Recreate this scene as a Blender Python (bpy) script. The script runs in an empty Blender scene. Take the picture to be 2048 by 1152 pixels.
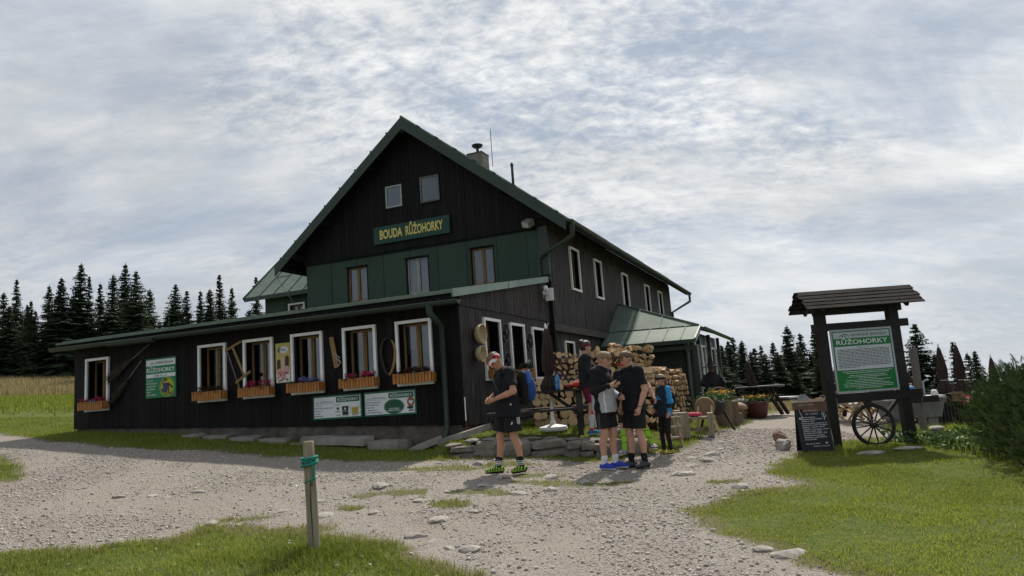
import bpy, math, random
import numpy as np
from mathutils import Matrix, Vector, Euler

# ------------------------------------------------------------------ camera, sky, sun, exposure
scene = bpy.context.scene
COL = scene.collection
rad = math.radians
PITCH, ROLL, CAMZ = rad(8.36), rad(4.1), 1.55
SUN_AZ, SUN_EL = rad(22.4), rad(51.0)      # azimuth measured from +Y towards +X

def setup_camera():
    cd = bpy.data.cameras.new('camera'); co = bpy.data.objects.new('camera', cd); COL.objects.link(co)
    cd.sensor_width = 36.0; cd.lens = 1450.0 / 2048 * 36.0; cd.clip_end = 3000; cd.clip_start = .05
    r0 = Vector((1, 0, 0)); u0 = Vector((0, -math.sin(PITCH), math.cos(PITCH))); f0 = Vector((0, math.cos(PITCH), math.sin(PITCH)))
    c, s = math.cos(ROLL), math.sin(ROLL)
    right = r0 * c - u0 * s; up = r0 * s + u0 * c
    m = Matrix((right, up, -f0)).transposed().to_4x4(); m.translation = (0, 0, CAMZ)
    co.matrix_world = m; scene.camera = co
setup_camera()

def setup_world():
    w = bpy.data.worlds.new('World'); scene.world = w; w.use_nodes = True
    nt = w.node_tree; N = nt.nodes; L = nt.links; N.clear()
    def nd(t, **k):
        n = N.new(t)
        for a, b in k.items(): setattr(n, a, b)
        return n
    def math_(op, a, b=None, c=None):
        n = nd('ShaderNodeMath', operation=op)
        for i, q in enumerate((a, b, c)):
            if q is None: continue
            if isinstance(q, (int, float)): n.inputs[i].default_value = q
            else: L.new(q, n.inputs[i])
        return n.outputs[0]
    def mix(f, a, b):
        n = nd('ShaderNodeMix', data_type='RGBA')
        for i, q in ((0, f), (6, a), (7, b)):
            if isinstance(q, (int, float)): n.inputs[i].default_value = q
            elif isinstance(q, tuple): n.inputs[i].default_value = q + (1,)
            else: L.new(q, n.inputs[i])
        return n.outputs[2]
    def ramp(v, *stops):
        n = nd('ShaderNodeMapRange', interpolation_type='SMOOTHSTEP'); L.new(v, n.inputs[0])
        for i, q in enumerate(stops): n.inputs[1 + i].default_value = q
        return n.outputs[0]
    tc = nd('ShaderNodeTexCoord')
    sky = nd('ShaderNodeTexSky', sky_type='NISHITA', sun_disc=False, sun_elevation=SUN_EL, sun_rotation=SUN_AZ,
             altitude=1280, air_density=1.0, dust_density=1.4, ozone_density=1.0)
    sep = nd('ShaderNodeSeparateXYZ'); L.new(tc.outputs['Generated'], sep.inputs[0])
    zz = math_('ADD', math_('MAXIMUM', sep.outputs[2], 0.0), 0.38)
    cb = nd('ShaderNodeCombineXYZ'); L.new(math_('DIVIDE', sep.outputs[0], zz), cb.inputs[0]); L.new(math_('DIVIDE', sep.outputs[1], zz), cb.inputs[1])
    def noise(rot, sx, sy, scale, detail, rough, dist, off=0.0):
        mp = nd('ShaderNodeMapping'); L.new(cb.outputs[0], mp.inputs[0])
        mp.inputs['Rotation'].default_value = (0, 0, rad(rot)); mp.inputs['Scale'].default_value = (sx, sy, 1); mp.inputs['Location'].default_value = (off, off * .7, 0)
        n = nd('ShaderNodeTexNoise'); L.new(mp.outputs[0], n.inputs['Vector'])
        n.inputs['Scale'].default_value = scale; n.inputs['Detail'].default_value = detail; n.inputs['Roughness'].default_value = rough; n.inputs['Distortion'].default_value = dist
        return n.outputs[0]
    veil = noise(-32, .9, 1.5, 2.0, 9, .60, .5, 3.1)      # broad sheets
    strk = noise(-52, .6, 2.4, 3.4, 9, .64, .5, 7.7)       # drawn-out streaks
    ripp = noise(24, 1.0, 1.6, 22.0, 7, .66, .3, 1.3)    # small ripples
    patch = ramp(noise(0, 1, 1, 1.3, 3, .5, .2, 5.5), .43, .60, .06, 1.0)     # where the sheet breaks into ripples
    thick = noise(-40, 1.0, 1.7, 1.7, 8, .60, .4, 11.2)    # grey bellies
    rip2 = math_('MULTIPLY', math_('SUBTRACT', ripp, .5), patch)
    cov = math_('ADD', math_('ADD', math_('MULTIPLY', veil, .66), math_('MULTIPLY', strk, .34)), math_('MULTIPLY', rip2, .50))
    cov = ramp(cov, .33, .62, 0.15, 1.0)
    # clouds are brighter towards the sun they veil
    sd = (math.sin(SUN_AZ) * math.cos(SUN_EL), math.cos(SUN_AZ) * math.cos(SUN_EL), math.sin(SUN_EL))
    dp = nd('ShaderNodeVectorMath', operation='DOT_PRODUCT'); L.new(tc.outputs['Generated'], dp.inputs[0]); dp.inputs[1].default_value = sd
    glow = ramp(dp.outputs['Value'], .38, .90, 0.0, 1.0)
    grey = math_('MULTIPLY', ramp(thick, .38, .64, 0.0, 1.0), math_('SUBTRACT', 1.0, math_('MULTIPLY', rip2, 1.6)))
    bright = mix(glow, (4.9, 5.05, 5.3), (8.0, 8.0, 7.9))
    dark = mix(glow, (2.75, 3.0, 3.4), (4.8, 5.0, 5.2))
    cloud = mix(math_('MULTIPLY', grey, .78), bright, dark)
    clear = mix(.82, sky.outputs[0], (2.75, 3.25, 3.95))
    colr = mix(cov, clear, cloud)
    hz = ramp(sep.outputs[2], 0.0, .22, 1.0, 0.0)
    colr = mix(math_('MULTIPLY', hz, .5), colr, (4.6, 5.0, 5.5))
    bg = nd('ShaderNodeBackground'); L.new(colr, bg.inputs[0]); bg.inputs[1].default_value = .1
    out = nd('ShaderNodeOutputWorld'); L.new(bg.outputs[0], out.inputs[0])
    w.cycles.sampling_method = 'MANUAL'; w.cycles.sample_map_resolution = 512
setup_world()

def setup_sun():
    ld = bpy.data.lights.new('sun', 'SUN'); lo = bpy.data.objects.new('sun', ld); COL.objects.link(lo)
    ld.energy = 3.8; ld.angle = rad(1.8); ld.color = (1.0, .94, .84)
    d = Vector((math.sin(SUN_AZ) * math.cos(SUN_EL), math.cos(SUN_AZ) * math.cos(SUN_EL), math.sin(SUN_EL)))
    lo.rotation_euler = d.to_track_quat('Z', 'Y').to_euler(); lo.location = d * 60
setup_sun()
vs = scene.view_settings
vs.view_transform = 'Standard'; vs.look = 'None'; vs.exposure = 0.36; vs.gamma = 1.0; vs.use_curve_mapping = False
scene.render.engine = 'CYCLES'; cy = scene.cycles
cy.use_denoising = True; cy.max_bounces = 6; cy.diffuse_bounces = 3; cy.glossy_bounces = 3; cy.transparent_max_bounces = 12; cy.transmission_bounces = 4
cy.caustics_reflective = False; cy.caustics_refractive = False; cy.sample_clamp_indirect = 6
# ------------------------------------------------------------------ helpers
rng = np.random.default_rng(7); random.seed(7)
MATS = {}
def mat(name, c1, c2=None, scale=8.0, rough=.7, bump=0.0, bscale=None, stretch=(1, 1, 1), spec=.35, metal=0.0, objvar=0.0, detail=6, coord='Object', contrast=(.32, .68), attr=None, transl=0.0, coat=0.0):
    if name in MATS: return MATS[name]
    m = bpy.data.materials.new(name); m.use_nodes = True; MATS[name] = m
    nt = m.node_tree; N = nt.nodes; L = nt.links
    b = N['Principled BSDF']; b.inputs['Roughness'].default_value = rough; b.inputs['Metallic'].default_value = metal
    b.inputs['Specular IOR Level'].default_value = spec
    if coat: b.inputs['Coat Weight'].default_value = coat
    b.inputs['Base Color'].default_value = tuple(c1) + (1,)
    tc = N.new('ShaderNodeTexCoord'); mp = N.new('ShaderNodeMapping'); L.new(tc.outputs[coord], mp.inputs[0]); mp.inputs['Scale'].default_value = stretch
    col = None
    if c2 is not None:
        n = N.new('ShaderNodeTexNoise'); L.new(mp.outputs[0], n.inputs['Vector']); n.inputs['Scale'].default_value = scale; n.inputs['Detail'].default_value = detail; n.inputs['Roughness'].default_value = .62
        r = N.new('ShaderNodeMapRange'); L.new(n.outputs[0], r.inputs[0]); r.inputs[1].default_value, r.inputs[2].default_value = contrast
        x = N.new('ShaderNodeMix'); x.data_type = 'RGBA'; L.new(r.outputs[0], x.inputs[0]); x.inputs[6].default_value = tuple(c1) + (1,); x.inputs[7].default_value = tuple(c2) + (1,)
        if attr:
            a = N.new('ShaderNodeAttribute'); a.attribute_name = attr; L.new(a.outputs['Fac'], x.inputs[0])
        col = x.outputs[2]
    if objvar:
        oi = N.new('ShaderNodeObjectInfo'); r2 = N.new('ShaderNodeMapRange'); L.new(oi.outputs['Random'], r2.inputs[0]); r2.inputs[3].default_value = 1 - objvar; r2.inputs[4].default_value = 1 + objvar
        v = N.new('ShaderNodeVectorMath'); v.operation = 'SCALE'; L.new(r2.outputs[0], v.inputs['Scale'])
        if col: L.new(col, v.inputs[0])
        else: v.inputs[0].default_value = c1
        col = v.outputs[0]
    if col: L.new(col, b.inputs['Base Color'])
    if bump:
        nb = N.new('ShaderNodeTexNoise'); L.new(mp.outputs[0], nb.inputs['Vector']); nb.inputs['Scale'].default_value = bscale or scale * 3; nb.inputs['Detail'].default_value = 5
        bp = N.new('ShaderNodeBump'); bp.inputs['Strength'].default_value = bump; bp.inputs['Distance'].default_value = .02; L.new(nb.outputs[0], bp.inputs['Height']); L.new(bp.outputs[0], b.inputs['Normal'])
    if transl:
        t = N.new('ShaderNodeBsdfTranslucent'); ms = N.new('ShaderNodeMixShader'); ms.inputs[0].default_value = transl
        if col: L.new(col, t.inputs[0])
        else: t.inputs[0].default_value = tuple(c1) + (1,)
        L.new(b.outputs[0], ms.inputs[1]); L.new(t.outputs[0], ms.inputs[2]); L.new(ms.outputs[0], N['Material Output'].inputs[0])
    return m
def glassmat(name, tint=(.7, .75, .75), refl=.3):
    if name in MATS: return MATS[name]
    m = bpy.data.materials.new(name); m.use_nodes = True; MATS[name] = m; nt = m.node_tree; N = nt.nodes; L = nt.links; N.remove(N['Principled BSDF'])
    t = N.new('ShaderNodeBsdfTransparent'); t.inputs[0].default_value = tint + (1,)
    g = N.new('ShaderNodeBsdfGlossy'); g.inputs['Roughness'].default_value = .03; g.inputs[0].default_value = (.9, .9, .9, 1)
    f = N.new('ShaderNodeFresnel'); f.inputs[0].default_value = 1.5
    mm = N.new('ShaderNodeMath'); mm.operation = 'MULTIPLY_ADD'; L.new(f.outputs[0], mm.inputs[0]); mm.inputs[1].default_value = 1.0; mm.inputs[2].default_value = refl - .04; mm.use_clamp = True
    x = N.new('ShaderNodeMixShader'); L.new(mm.outputs[0], x.inputs[0]); L.new(t.outputs[0], x.inputs[1]); L.new(g.outputs[0], x.inputs[2]); L.new(x.outputs[0], N['Material Output'].inputs[0])
    return m

def mesh_from(name, V, F, mats, mi=None, smooth=False):
    me = bpy.data.meshes.new(name); me.from_pydata([tuple(map(float, v)) for v in V], [], F)
    for m in (mats if isinstance(mats, (list, tuple)) else [mats]): me.materials.append(m)
    if mi is not None: me.polygons.foreach_set('material_index', np.asarray(mi, dtype=np.int32))
    if smooth: me.polygons.foreach_set('use_smooth', np.ones(len(me.polygons), dtype=bool))
    me.update(); return me
def fast_mesh(name, V, tris, mats, attrs=None, smooth=False):
    """numpy triangle / quad mesh"""
    V = np.asarray(V, np.float32); tris = np.asarray(tris, np.int32); k = tris.shape[1]
    me = bpy.data.meshes.new(name); me.vertices.add(len(V)); me.vertices.foreach_set('co', V.ravel())
    me.loops.add(tris.size); me.loops.foreach_set('vertex_index', tris.ravel())
    me.polygons.add(len(tris)); me.polygons.foreach_set('loop_start', np.arange(0, tris.size, k, dtype=np.int32))
    for m in (mats if isinstance(mats, (list, tuple)) else [mats]): me.materials.append(m)
    me.update(calc_edges=True)
    if smooth: me.polygons.foreach_set('use_smooth', np.ones(len(tris), dtype=bool))
    for a, vals in (attrs or {}).items():
        at = me.attributes.new(a, 'FLOAT', 'POINT'); at.data.foreach_set('value', np.asarray(vals, np.float32))
    me.validate(); return me
def obj(name, me, parent=None, loc=None, rz=None, rot=None, scale=None):
    o = bpy.data.objects.new(name, me); COL.objects.link(o)
    if parent is not None: o.parent = parent
    if loc is not None: o.location = loc
    if rz is not None: o.rotation_euler = (0, 0, rz)
    if rot is not None: o.rotation_euler = rot
    if scale is not None: o.scale = scale
    return o
def tag(o, label=None, cat=None, group=None, kind=None):
    if label: o['label'] = label
    if cat: o['category'] = cat
    if group: o['group'] = group
    if kind: o['kind'] = kind
    return o
def thing(name, label, cat, loc=(0, 0, 0), rz=0.0, group=None, rot=None):
    o = obj(name, None, None, loc, rz if rot is None else None, rot); o.empty_display_size = .1
    return tag(o, label, cat, group)
def copy_tree(o, parent=None):
    c = o.copy(); COL.objects.link(c)
    if parent is not None: c.parent = parent
    for ch in list(o.children): copy_tree(ch, c)
    return c

class MB:
    def __init__(s): s.v = []; s.f = []; s.m = []
    def add(s, V, F, mi=0):
        n = len(s.v); s.v += [tuple(p) for p in V]; s.f += [tuple(i + n for i in f) for f in F]; s.m += [mi] * len(F); return s
    def hexa(s, P, mi=0):      # 8 points: bottom ring 0-3 (ccw from above), top ring 4-7
        return s.add(P, [(3, 2, 1, 0), (4, 5, 6, 7), (0, 1, 5, 4), (1, 2, 6, 5), (2, 3, 7, 6), (3, 0, 4, 7)], mi)
    def box(s, x0, x1, y0, y1, z0, z1, mi=0):
        return s.hexa([(x0, y0, z0), (x1, y0, z0), (x1, y1, z0), (x0, y1, z0), (x0, y0, z1), (x1, y0, z1), (x1, y1, z1), (x0, y1, z1)], mi)
    def beam(s, a, b, w, h, up=(0, 0, 1), mi=0, w2=None, h2=None):
        a, b = Vector(a), Vector(b); d = (b - a).normalized(); u = Vector(up); r = d.cross(u)
        if r.length < 1e-4: r = d.cross(Vector((1, 0, 0)))
        r.normalize(); u = r.cross(d); w2 = w if w2 is None else w2; h2 = h if h2 is None else h2
        def ring(p, ww, hh): return [p - r * ww / 2 - u * hh / 2, p + r * ww / 2 - u * hh / 2, p + r * ww / 2 + u * hh / 2, p - r * ww / 2 + u * hh / 2]
        return s.add(ring(a, w, h) + ring(b, w2, h2), [(0, 1, 2, 3), (7, 6, 5, 4), (1, 0, 4, 5), (2, 1, 5, 6), (3, 2, 6, 7), (0, 3, 7, 4)], mi)
    def tube(s, pts, r, n=8, mi=0, cap=True, capmi=None):
        pts = [Vector(p) for p in pts]; k = len(pts); rs = [r] * k if isinstance(r, (int, float)) else list(r)
        base = None; V = []; F = []
        for i, p in enumerate(pts):
            d = (pts[min(i + 1, k - 1)] - pts[max(i - 1, 0)]).normalized()
            if base is None:
                base = d.orthogonal().normalized()
            base = (base - d * base.dot(d)).normalized(); q = d.cross(base)
            for j in range(n):
                a = 2 * math.pi * j / n; V.append(p + (base * math.cos(a) + q * math.sin(a)) * rs[i])
        for i in range(k - 1):
            for j in range(n):
                F.append((i * n + j, i * n + (j + 1) % n, (i + 1) * n + (j + 1) % n, (i + 1) * n + j))
        s.add(V, F, mi)
        if cap: s.add(V[:n], [tuple(reversed(range(n)))], mi if capmi is None else capmi); s.add(V[-n:], [tuple(range(n))], mi if capmi is None else capmi)
        return s
    def ring(s, c, R, r, axis='y', n=28, k=8, a0=0, a1=2 * math.pi, mi=0):
        pts = []
        for i in range(n + 1):
            a = a0 + (a1 - a0) * i / n; x, z = R * math.cos(a), R * math.sin(a)
            pts.append((c[0] + x, c[1], c[2] + z) if axis == 'y' else (c[0], c[1] + x, c[2] + z) if axis == 'x' else (c[0] + x, c[1] + z, c[2]))
        return s.tube(pts, r, k, mi, cap=abs(a1 - a0) < 6.28)
    def lathe(s, prof, c=(0, 0, 0), n=16, mi=0, axis='z'):
        V = []; F = []
        for (r, z) in prof:
            for j in range(n):
                a = 2 * math.pi * j / n; x, y = r * math.cos(a), r * math.sin(a)
                p = (x, y, z) if axis == 'z' else (x, z, y) if axis == 'y' else (z, x, y)
                V.append((c[0] + p[0], c[1] + p[1], c[2] + p[2]))
        for i in range(len(prof) - 1):
            for j in range(n): F.append((i * n + j, i * n + (j + 1) % n, (i + 1) * n + (j + 1) % n, (i + 1) * n + j))
        F.append(tuple(reversed(range(n)))); F.append(tuple(range((len(prof) - 1) * n, len(prof) * n)))
        return s.add(V, F, mi)
    def prism(s, poly, y0, y1, mi=0):      # polygon in xz, pushed along y
        n = len(poly); V = [(x, y0, z) for x, z in poly] + [(x, y1, z) for x, z in poly]
        F = [tuple(range(n)), tuple(reversed(range(n, 2 * n)))] + [(i, i + n, (i + 1) % n + n, (i + 1) % n) for i in range(n)]
        return s.add(V, F, mi)
    def stone(s, c, size, seed, mi=0, rz=0.0, sub=1, rough=.16, flat=True):
        V, F = ICO[sub]; r = np.random.default_rng(seed)
        d = np.ones(len(V))
        for _ in range(5):
            ax = r.normal(size=3); ax /= np.linalg.norm(ax); d += rough * .6 * np.sin(2.6 * (V @ ax) + r.uniform(0, 6)) * r.uniform(.4, 1)
        d += r.normal(0, rough * .32, len(V)); P = V * d[:, None]
        if flat:
            for _ in range(3):
                ax = r.normal(size=3); ax /= np.linalg.norm(ax); t = r.uniform(.55, .8); q = P @ ax; P = P - np.outer(np.maximum(q - t, 0), ax)
        P = P * np.asarray(size); ca, sa = math.cos(rz), math.sin(rz)
        P = np.stack([P[:, 0] * ca - P[:, 1] * sa, P[:, 0] * sa + P[:, 1] * ca, P[:, 2]], 1) + np.asarray(c)
        return s.add(P, F, mi)
    def block(s, c, size, seed, mi=0):      # rough squared stone: superellipsoid with broken faces
        V, F = ICO[2]; r = np.random.default_rng(seed); P = np.sign(V) * np.abs(V) ** .38
        d = np.ones(len(V))
        for _ in range(4):
            ax = r.normal(size=3); d += .05 * np.sin(3.2 * (V @ ax) + r.uniform(0, 6))
        P = P * d[:, None] * (1 + r.normal(0, .022, (len(V), 1)))
        sh = r.uniform(-.16, .16, 2); P[:, 0] += P[:, 2] * sh[0]; P[:, 2] += P[:, 0] * sh[1] * .5
        return s.add(P * np.asarray(size) + np.asarray(c), F, mi)
    def build(s, name, mats, parent=None, smooth=False, loc=None, rz=None, rot=None):
        return obj(name, mesh_from(name, s.v, s.f, mats, s.m, smooth), parent, loc, rz, rot)
def _ico():
    t = (1 + 5 ** .5) / 2
    V = [(-1, t, 0), (1, t, 0), (-1, -t, 0), (1, -t, 0), (0, -1, t), (0, 1, t), (0, -1, -t), (0, 1, -t), (t, 0, -1), (t, 0, 1), (-t, 0, -1), (-t, 0, 1)]
    F = [(0, 11, 5), (0, 5, 1), (0, 1, 7), (0, 7, 10), (0, 10, 11), (1, 5, 9), (5, 11, 4), (11, 10, 2), (10, 7, 6), (7, 1, 8), (3, 9, 4), (3, 4, 2), (3, 2, 6), (3, 6, 8), (3, 8, 9), (4, 9, 5), (2, 4, 11), (6, 2, 10), (8, 6, 7), (9, 8, 1)]
    V = [np.array(v) / np.linalg.norm(v) for v in V]; out = {0: (np.array(V), list(F))}
    for lv in (1, 2, 3):
        cache = {}; nf = []
        def mid(a, b):
            k = (min(a, b), max(a, b))
            if k not in cache:
                m = V[a] + V[b]; V.append(m / np.linalg.norm(m)); cache[k] = len(V) - 1
            return cache[k]
        for a, b, c in F:
            x, y, z = mid(a, b), mid(b, c), mid(c, a); nf += [(a, x, z), (b, y, x), (c, z, y), (x, y, z)]
        F = nf; out[lv] = (np.array(V), list(F))
    return out
ICO = _ico()

_TXT = {}
def text_mesh(txt, mat_, h=1.0, width=None, bold=0.0, align='LEFT', shear=0.0):
    """letter outlines as a flat mesh in the xz plane; cap height h, scaled to width if given. returns (verts, faces, w)"""
    k = (txt, bold, shear)
    if k not in _TXT:
        cu = bpy.data.curves.new('lettering', 'FONT'); cu.body = txt; cu.offset = bold; cu.shear = shear; cu.resolution_u = 3
        o = bpy.data.objects.new('lettering', cu); COL.objects.link(o)
        dg = bpy.context.evaluated_depsgraph_get(); me = bpy.data.meshes.new_from_object(o.evaluated_get(dg))
        V = np.array([v.co[:2] for v in me.vertices]) if len(me.vertices) else np.zeros((0, 2)); F = [tuple(p.vertices) for p in me.polygons]
        bpy.data.objects.remove(o); bpy.data.curves.remove(cu); bpy.data.meshes.remove(me); _TXT[k] = (V, F)
    V, F = _TXT[k]; V = V.copy()
    x0, x1 = V[:, 0].min(), V[:, 0].max(); s = h / .73; sx = s if width is None else width / (x1 - x0); w = (x1 - x0) * sx
    P = np.stack([(V[:, 0] - x0) * sx, np.zeros(len(V)), V[:, 1] * s], 1)
    if align == 'CENTER': P[:, 0] -= w / 2
    return P, F, w
def put_text(mb, txt, x, y, z, h, width=None, bold=0.0, align='LEFT', mi=0, shear=0.0, rot=0.0):
    P, F, w = text_mesh(txt, None, h, width, bold, align, shear)
    if rot:
        c, s = math.cos(rot), math.sin(rot); P = np.stack([P[:, 0] * c - P[:, 2] * s, P[:, 1], P[:, 0] * s + P[:, 2] * c], 1)
    mb.add(P + np.array([x, y, z]), F, mi); return w

def fbm(x, y, seed=0, octv=4, f=1.0):
    """cheap smooth value noise on arrays"""
    out = np.zeros(np.broadcast(x, y).shape); a = 1.0; r = np.random.default_rng(seed); tot = 0
    for _ in range(octv):
        T = r.random((64, 64)); xx = x * f + r.random() * 64; yy = y * f + r.random() * 64
        xi = np.floor(xx).astype(int); yi = np.floor(yy).astype(int); u = xx - xi; v = yy - yi; u = u * u * (3 - 2 * u); v = v * v * (3 - 2 * v)
        g = lambda i, j: T[(xi + i) % 64, (yi + j) % 64]
        out = out + a * ((g(0, 0) * (1 - u) + g(1, 0) * u) * (1 - v) + (g(0, 1) * (1 - u) + g(1, 1) * u) * v); tot += a; a *= .5; f *= 2.03
    return out / tot
# ------------------------------------------------------------------ terrain
CTRL = np.array([(0,0,0),(-4,0,.1),(5,0,-.1),(0,-20,-.8),(-4.79,6.8,.26),(-.16,6,.14),(3.33,5.2,.09),(-2.07,7,.22),(-8.51,12,.77),(-5.81,11.5,.64),(-3.47,12,.58),
 (-13.5,19,1.46),(-.29,10.8,.44),(1.24,11.2,.35),(2.35,12.2,.39),(-.92,12.6,.57),(1.58,12.3,.42),(2.04,12.5,.47),(5.24,12.5,.32),(6.53,12.6,.25),(4.6,11.8,.28),(4.31,12.3,.33),
 (2.16,10.3,.30),(5.58,8.5,.17),(6.33,10.5,.27),(1.97,8.6,.18),(.54,8.6,.25),(-10.76,17.9,1.38),(-7.22,16.5,1.15),(-4.41,15.3,.89),(-1.49,14.1,.66),(.75,14.6,.80),(2.52,14.6,.64),
 (3.97,16.5,.58),(5.23,17,.48),(8.05,23,.42),(7.98,18,.42),(1.06,13.1,.53),(.57,13.5,.62),(-.4,13.2,.62),(-26.43,40,3.47),(-31,46.5,4.45),(-22,46.5,3.8),(-46.3,70,6.34),(0,38,1.2),(24,44,-2.6),(14,30,.0),(12,70,-4.0),
 (-22,20,2.1),(-48,30,4.3),(60,80,-9),(0,150,-2),(200,200,-10),(-200,200,16),(200,-100,-12),(-200,-60,12),(0,-100,-5),(20,12,-.1),(13,9,.0),(10.5,18.5,.05),(9.2,16.4,.18),(11,13,.05),(-16,9,1.1)], float)
def _tps_fit():
    P = CTRL[:, :2]; n = len(P); d = np.linalg.norm(P[:, None] - P[None], axis=2); K = np.where(d > 0, d * d * np.log(d + 1e-12), 0) + np.eye(n) * .15
    A = np.zeros((n + 3, n + 3)); A[:n, :n] = K; A[:n, n] = 1; A[:n, n + 1:] = P; A[n, :n] = 1; A[n + 1:, :n] = P.T
    b = np.zeros(n + 3); b[:n] = CTRL[:, 2]; return np.linalg.solve(A, b)
TW = _tps_fit()
def sm(t): t = np.clip(t, 0, 1); return t * t * (3 - 2 * t)
def zt(x, y):
    x = np.asarray(x, float); y = np.asarray(y, float); n = len(CTRL); out = TW[n] + TW[n + 1] * x + TW[n + 2] * y
    for i in range(n):
        d2 = (x - CTRL[i, 0]) ** 2 + (y - CTRL[i, 1]) ** 2; out = out + TW[i] * .5 * d2 * np.log(d2 + 1e-12)
    # terrace behind the low stone wall
    yf = 12.80 - .115 * (x + 1.3); df = y - yf
    t = sm(df / .14 + .2) * sm((1.95 - x) / .35) * (1 - sm((df - .9) / 1.4)) * sm((x + 1.75) / .5)
    return out + .22 * t
def zt1(x, y): return float(zt(np.array([x]), np.array([y]))[0])
# ------------------------------------------------------------------ ground and gravel path
GRAVEL = [(-40,30),(-22,23.5),(-13.84,19.46),(-11.57,17.28),(-10.38,16.20),(-7.82,14.92),(-4.98,13.77),(-3.60,13.07),(-2.62,12.75),(-1.99,12.40),(-0.99,12.42),(0.01,12.18),(1.21,11.96),(1.70,12.16),(2.02,12.30),(2.51,12.37),(3.23,13.54),(3.93,14.75),(5.46,17.72),(7.3,21.3),
 (8.6,24.5),(13,26),(12.5,19),(10.2,15.9),(8.32,15.05),(6.54,13.63),(5.64,13.25),(4.74,11.93),(4.26,11.54),(3.24,10.03),(3.43,9.16),(2.57,8.98),(1.83,8.24),(1.77,7.41),(1.93,6.60),(2.13,5.91),(2.35,5.63),(2.7,4.6),(2.5,1),(0,-3),(-1.5,1.0),
 (.3,5.0),(-0.29,6.01),(-0.63,6.37),(-0.97,6.73),(-1.31,7.14),(-1.78,7.62),(-2.20,7.92),(-2.72,8.20),(-3.54,8.28),(-3.80,7.96),(-4.26,7.79),(-4.42,7.65),(-5.01,7.59),(-5.27,7.47),(-9,6.6),(-13,8.2),(-12.5,10.0),(-8.37,11.81),(-8.12,11.96),(-8.27,12.44),(-9.21,13.42),(-10.19,14.35),(-14,16.4),(-24,20.5),(-42,27)]
PATCHES = [(-1.75,9.6,.55,.28),(-.5,9.35,.7,.3),(.25,9.9,.75,.35),(1.15,9.9,.5,.22),(-2.1,8.9,.4,.2),(-.9,8.75,.5,.25),(2.6,9.6,.3,.15),(-3.2,8.6,.5,.25),(.1,10.6,.6,.25),(-1.3,11.4,1.0,.4),(-.2,11.6,.7,.3),(1.4,12.0,.5,.2)]
def poly_sd(x, y, P):
    P = np.asarray(P, float); d = np.full(x.shape, 1e9); ins = np.zeros(x.shape, bool); n = len(P)
    for i in range(n):
        a, b = P[i], P[(i + 1) % n]; e = b - a; wx, wy = x - a[0], y - a[1]; t = np.clip((wx * e[0] + wy * e[1]) / (e @ e), 0, 1)
        d = np.minimum(d, np.hypot(wx - e[0] * t, wy - e[1] * t))
        c = ((a[1] > y) != (b[1] > y)) & (x < (b[0] - a[0]) * (y - a[1]) / (b[1] - a[1] + 1e-12) + a[0]); ins ^= c
    return np.where(ins, d, -d)
def gravel(x, y):
    """signed distance into the gravel, roughened; >0 is gravel"""
    s = poly_sd(x, y, GRAVEL) + (fbm(x, y, 3, 4, 1.6) - .5) * .55 + (fbm(x, y, 5, 3, 6.0) - .5) * .14
    for (px, py, rx, ry) in PATCHES:
        q = 1 - np.hypot((x - px) / rx, (y - py) / ry) + (fbm(x, y, 9, 3, 4.0) - .5) * 1.7
        s = np.where(q > .2, np.minimum(s, .12 - q * .22), s)
    return s
def zg(x, y):
    x = np.asarray(x, float); y = np.asarray(y, float)
    near = np.exp(-((x / 14) ** 2 + ((y - 9) / 10) ** 2))
    return zt(x, y) + near * ((fbm(x, y, 21, 4, .9) - .5) * .10 + (fbm(x, y, 22, 3, 4.5) - .5) * .022)
class Grid:      # bilinear lookup of a slow field near the camera
    def __init__(s, fn, x0, x1, y0, y1, h):
        s.fn, s.x0, s.y0, s.h = fn, x0, y0, h; X = np.arange(x0, x1 + h, h); Y = np.arange(y0, y1 + h, h); s.nx, s.ny = len(X), len(Y); gx, gy = np.meshgrid(X, Y, indexing='ij'); s.T = fn(gx, gy)
    def __call__(s, x, y):
        x = np.asarray(x, float); y = np.asarray(y, float); u = (x - s.x0) / s.h; v = (y - s.y0) / s.h; ok = (u >= 0) & (v >= 0) & (u < s.nx - 1) & (v < s.ny - 1); i = np.clip(np.floor(u).astype(int), 0, s.nx - 2); j = np.clip(np.floor(v).astype(int), 0, s.ny - 2); a = u - i; b = v - j
        out = (s.T[i, j] * (1 - a) + s.T[i + 1, j] * a) * (1 - b) + (s.T[i, j + 1] * (1 - a) + s.T[i + 1, j + 1] * a) * b
        if not ok.all(): out[~ok] = s.fn(x[~ok], y[~ok])
        return out
def zg1(x, y): return float(zg(np.array([x]), np.array([y]))[0])
def axis(lo, hi, step, far0, far1, k=1.16):
    a = list(np.arange(lo, hi + 1e-6, step)); s = step; p = hi
    while p < far1: s *= k; p += s; a.append(p)
    s = step; p = lo; pre = []
    while p > far0: s *= k; p -= s; pre.append(p)
    return np.array(pre[::-1] + a)
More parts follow.
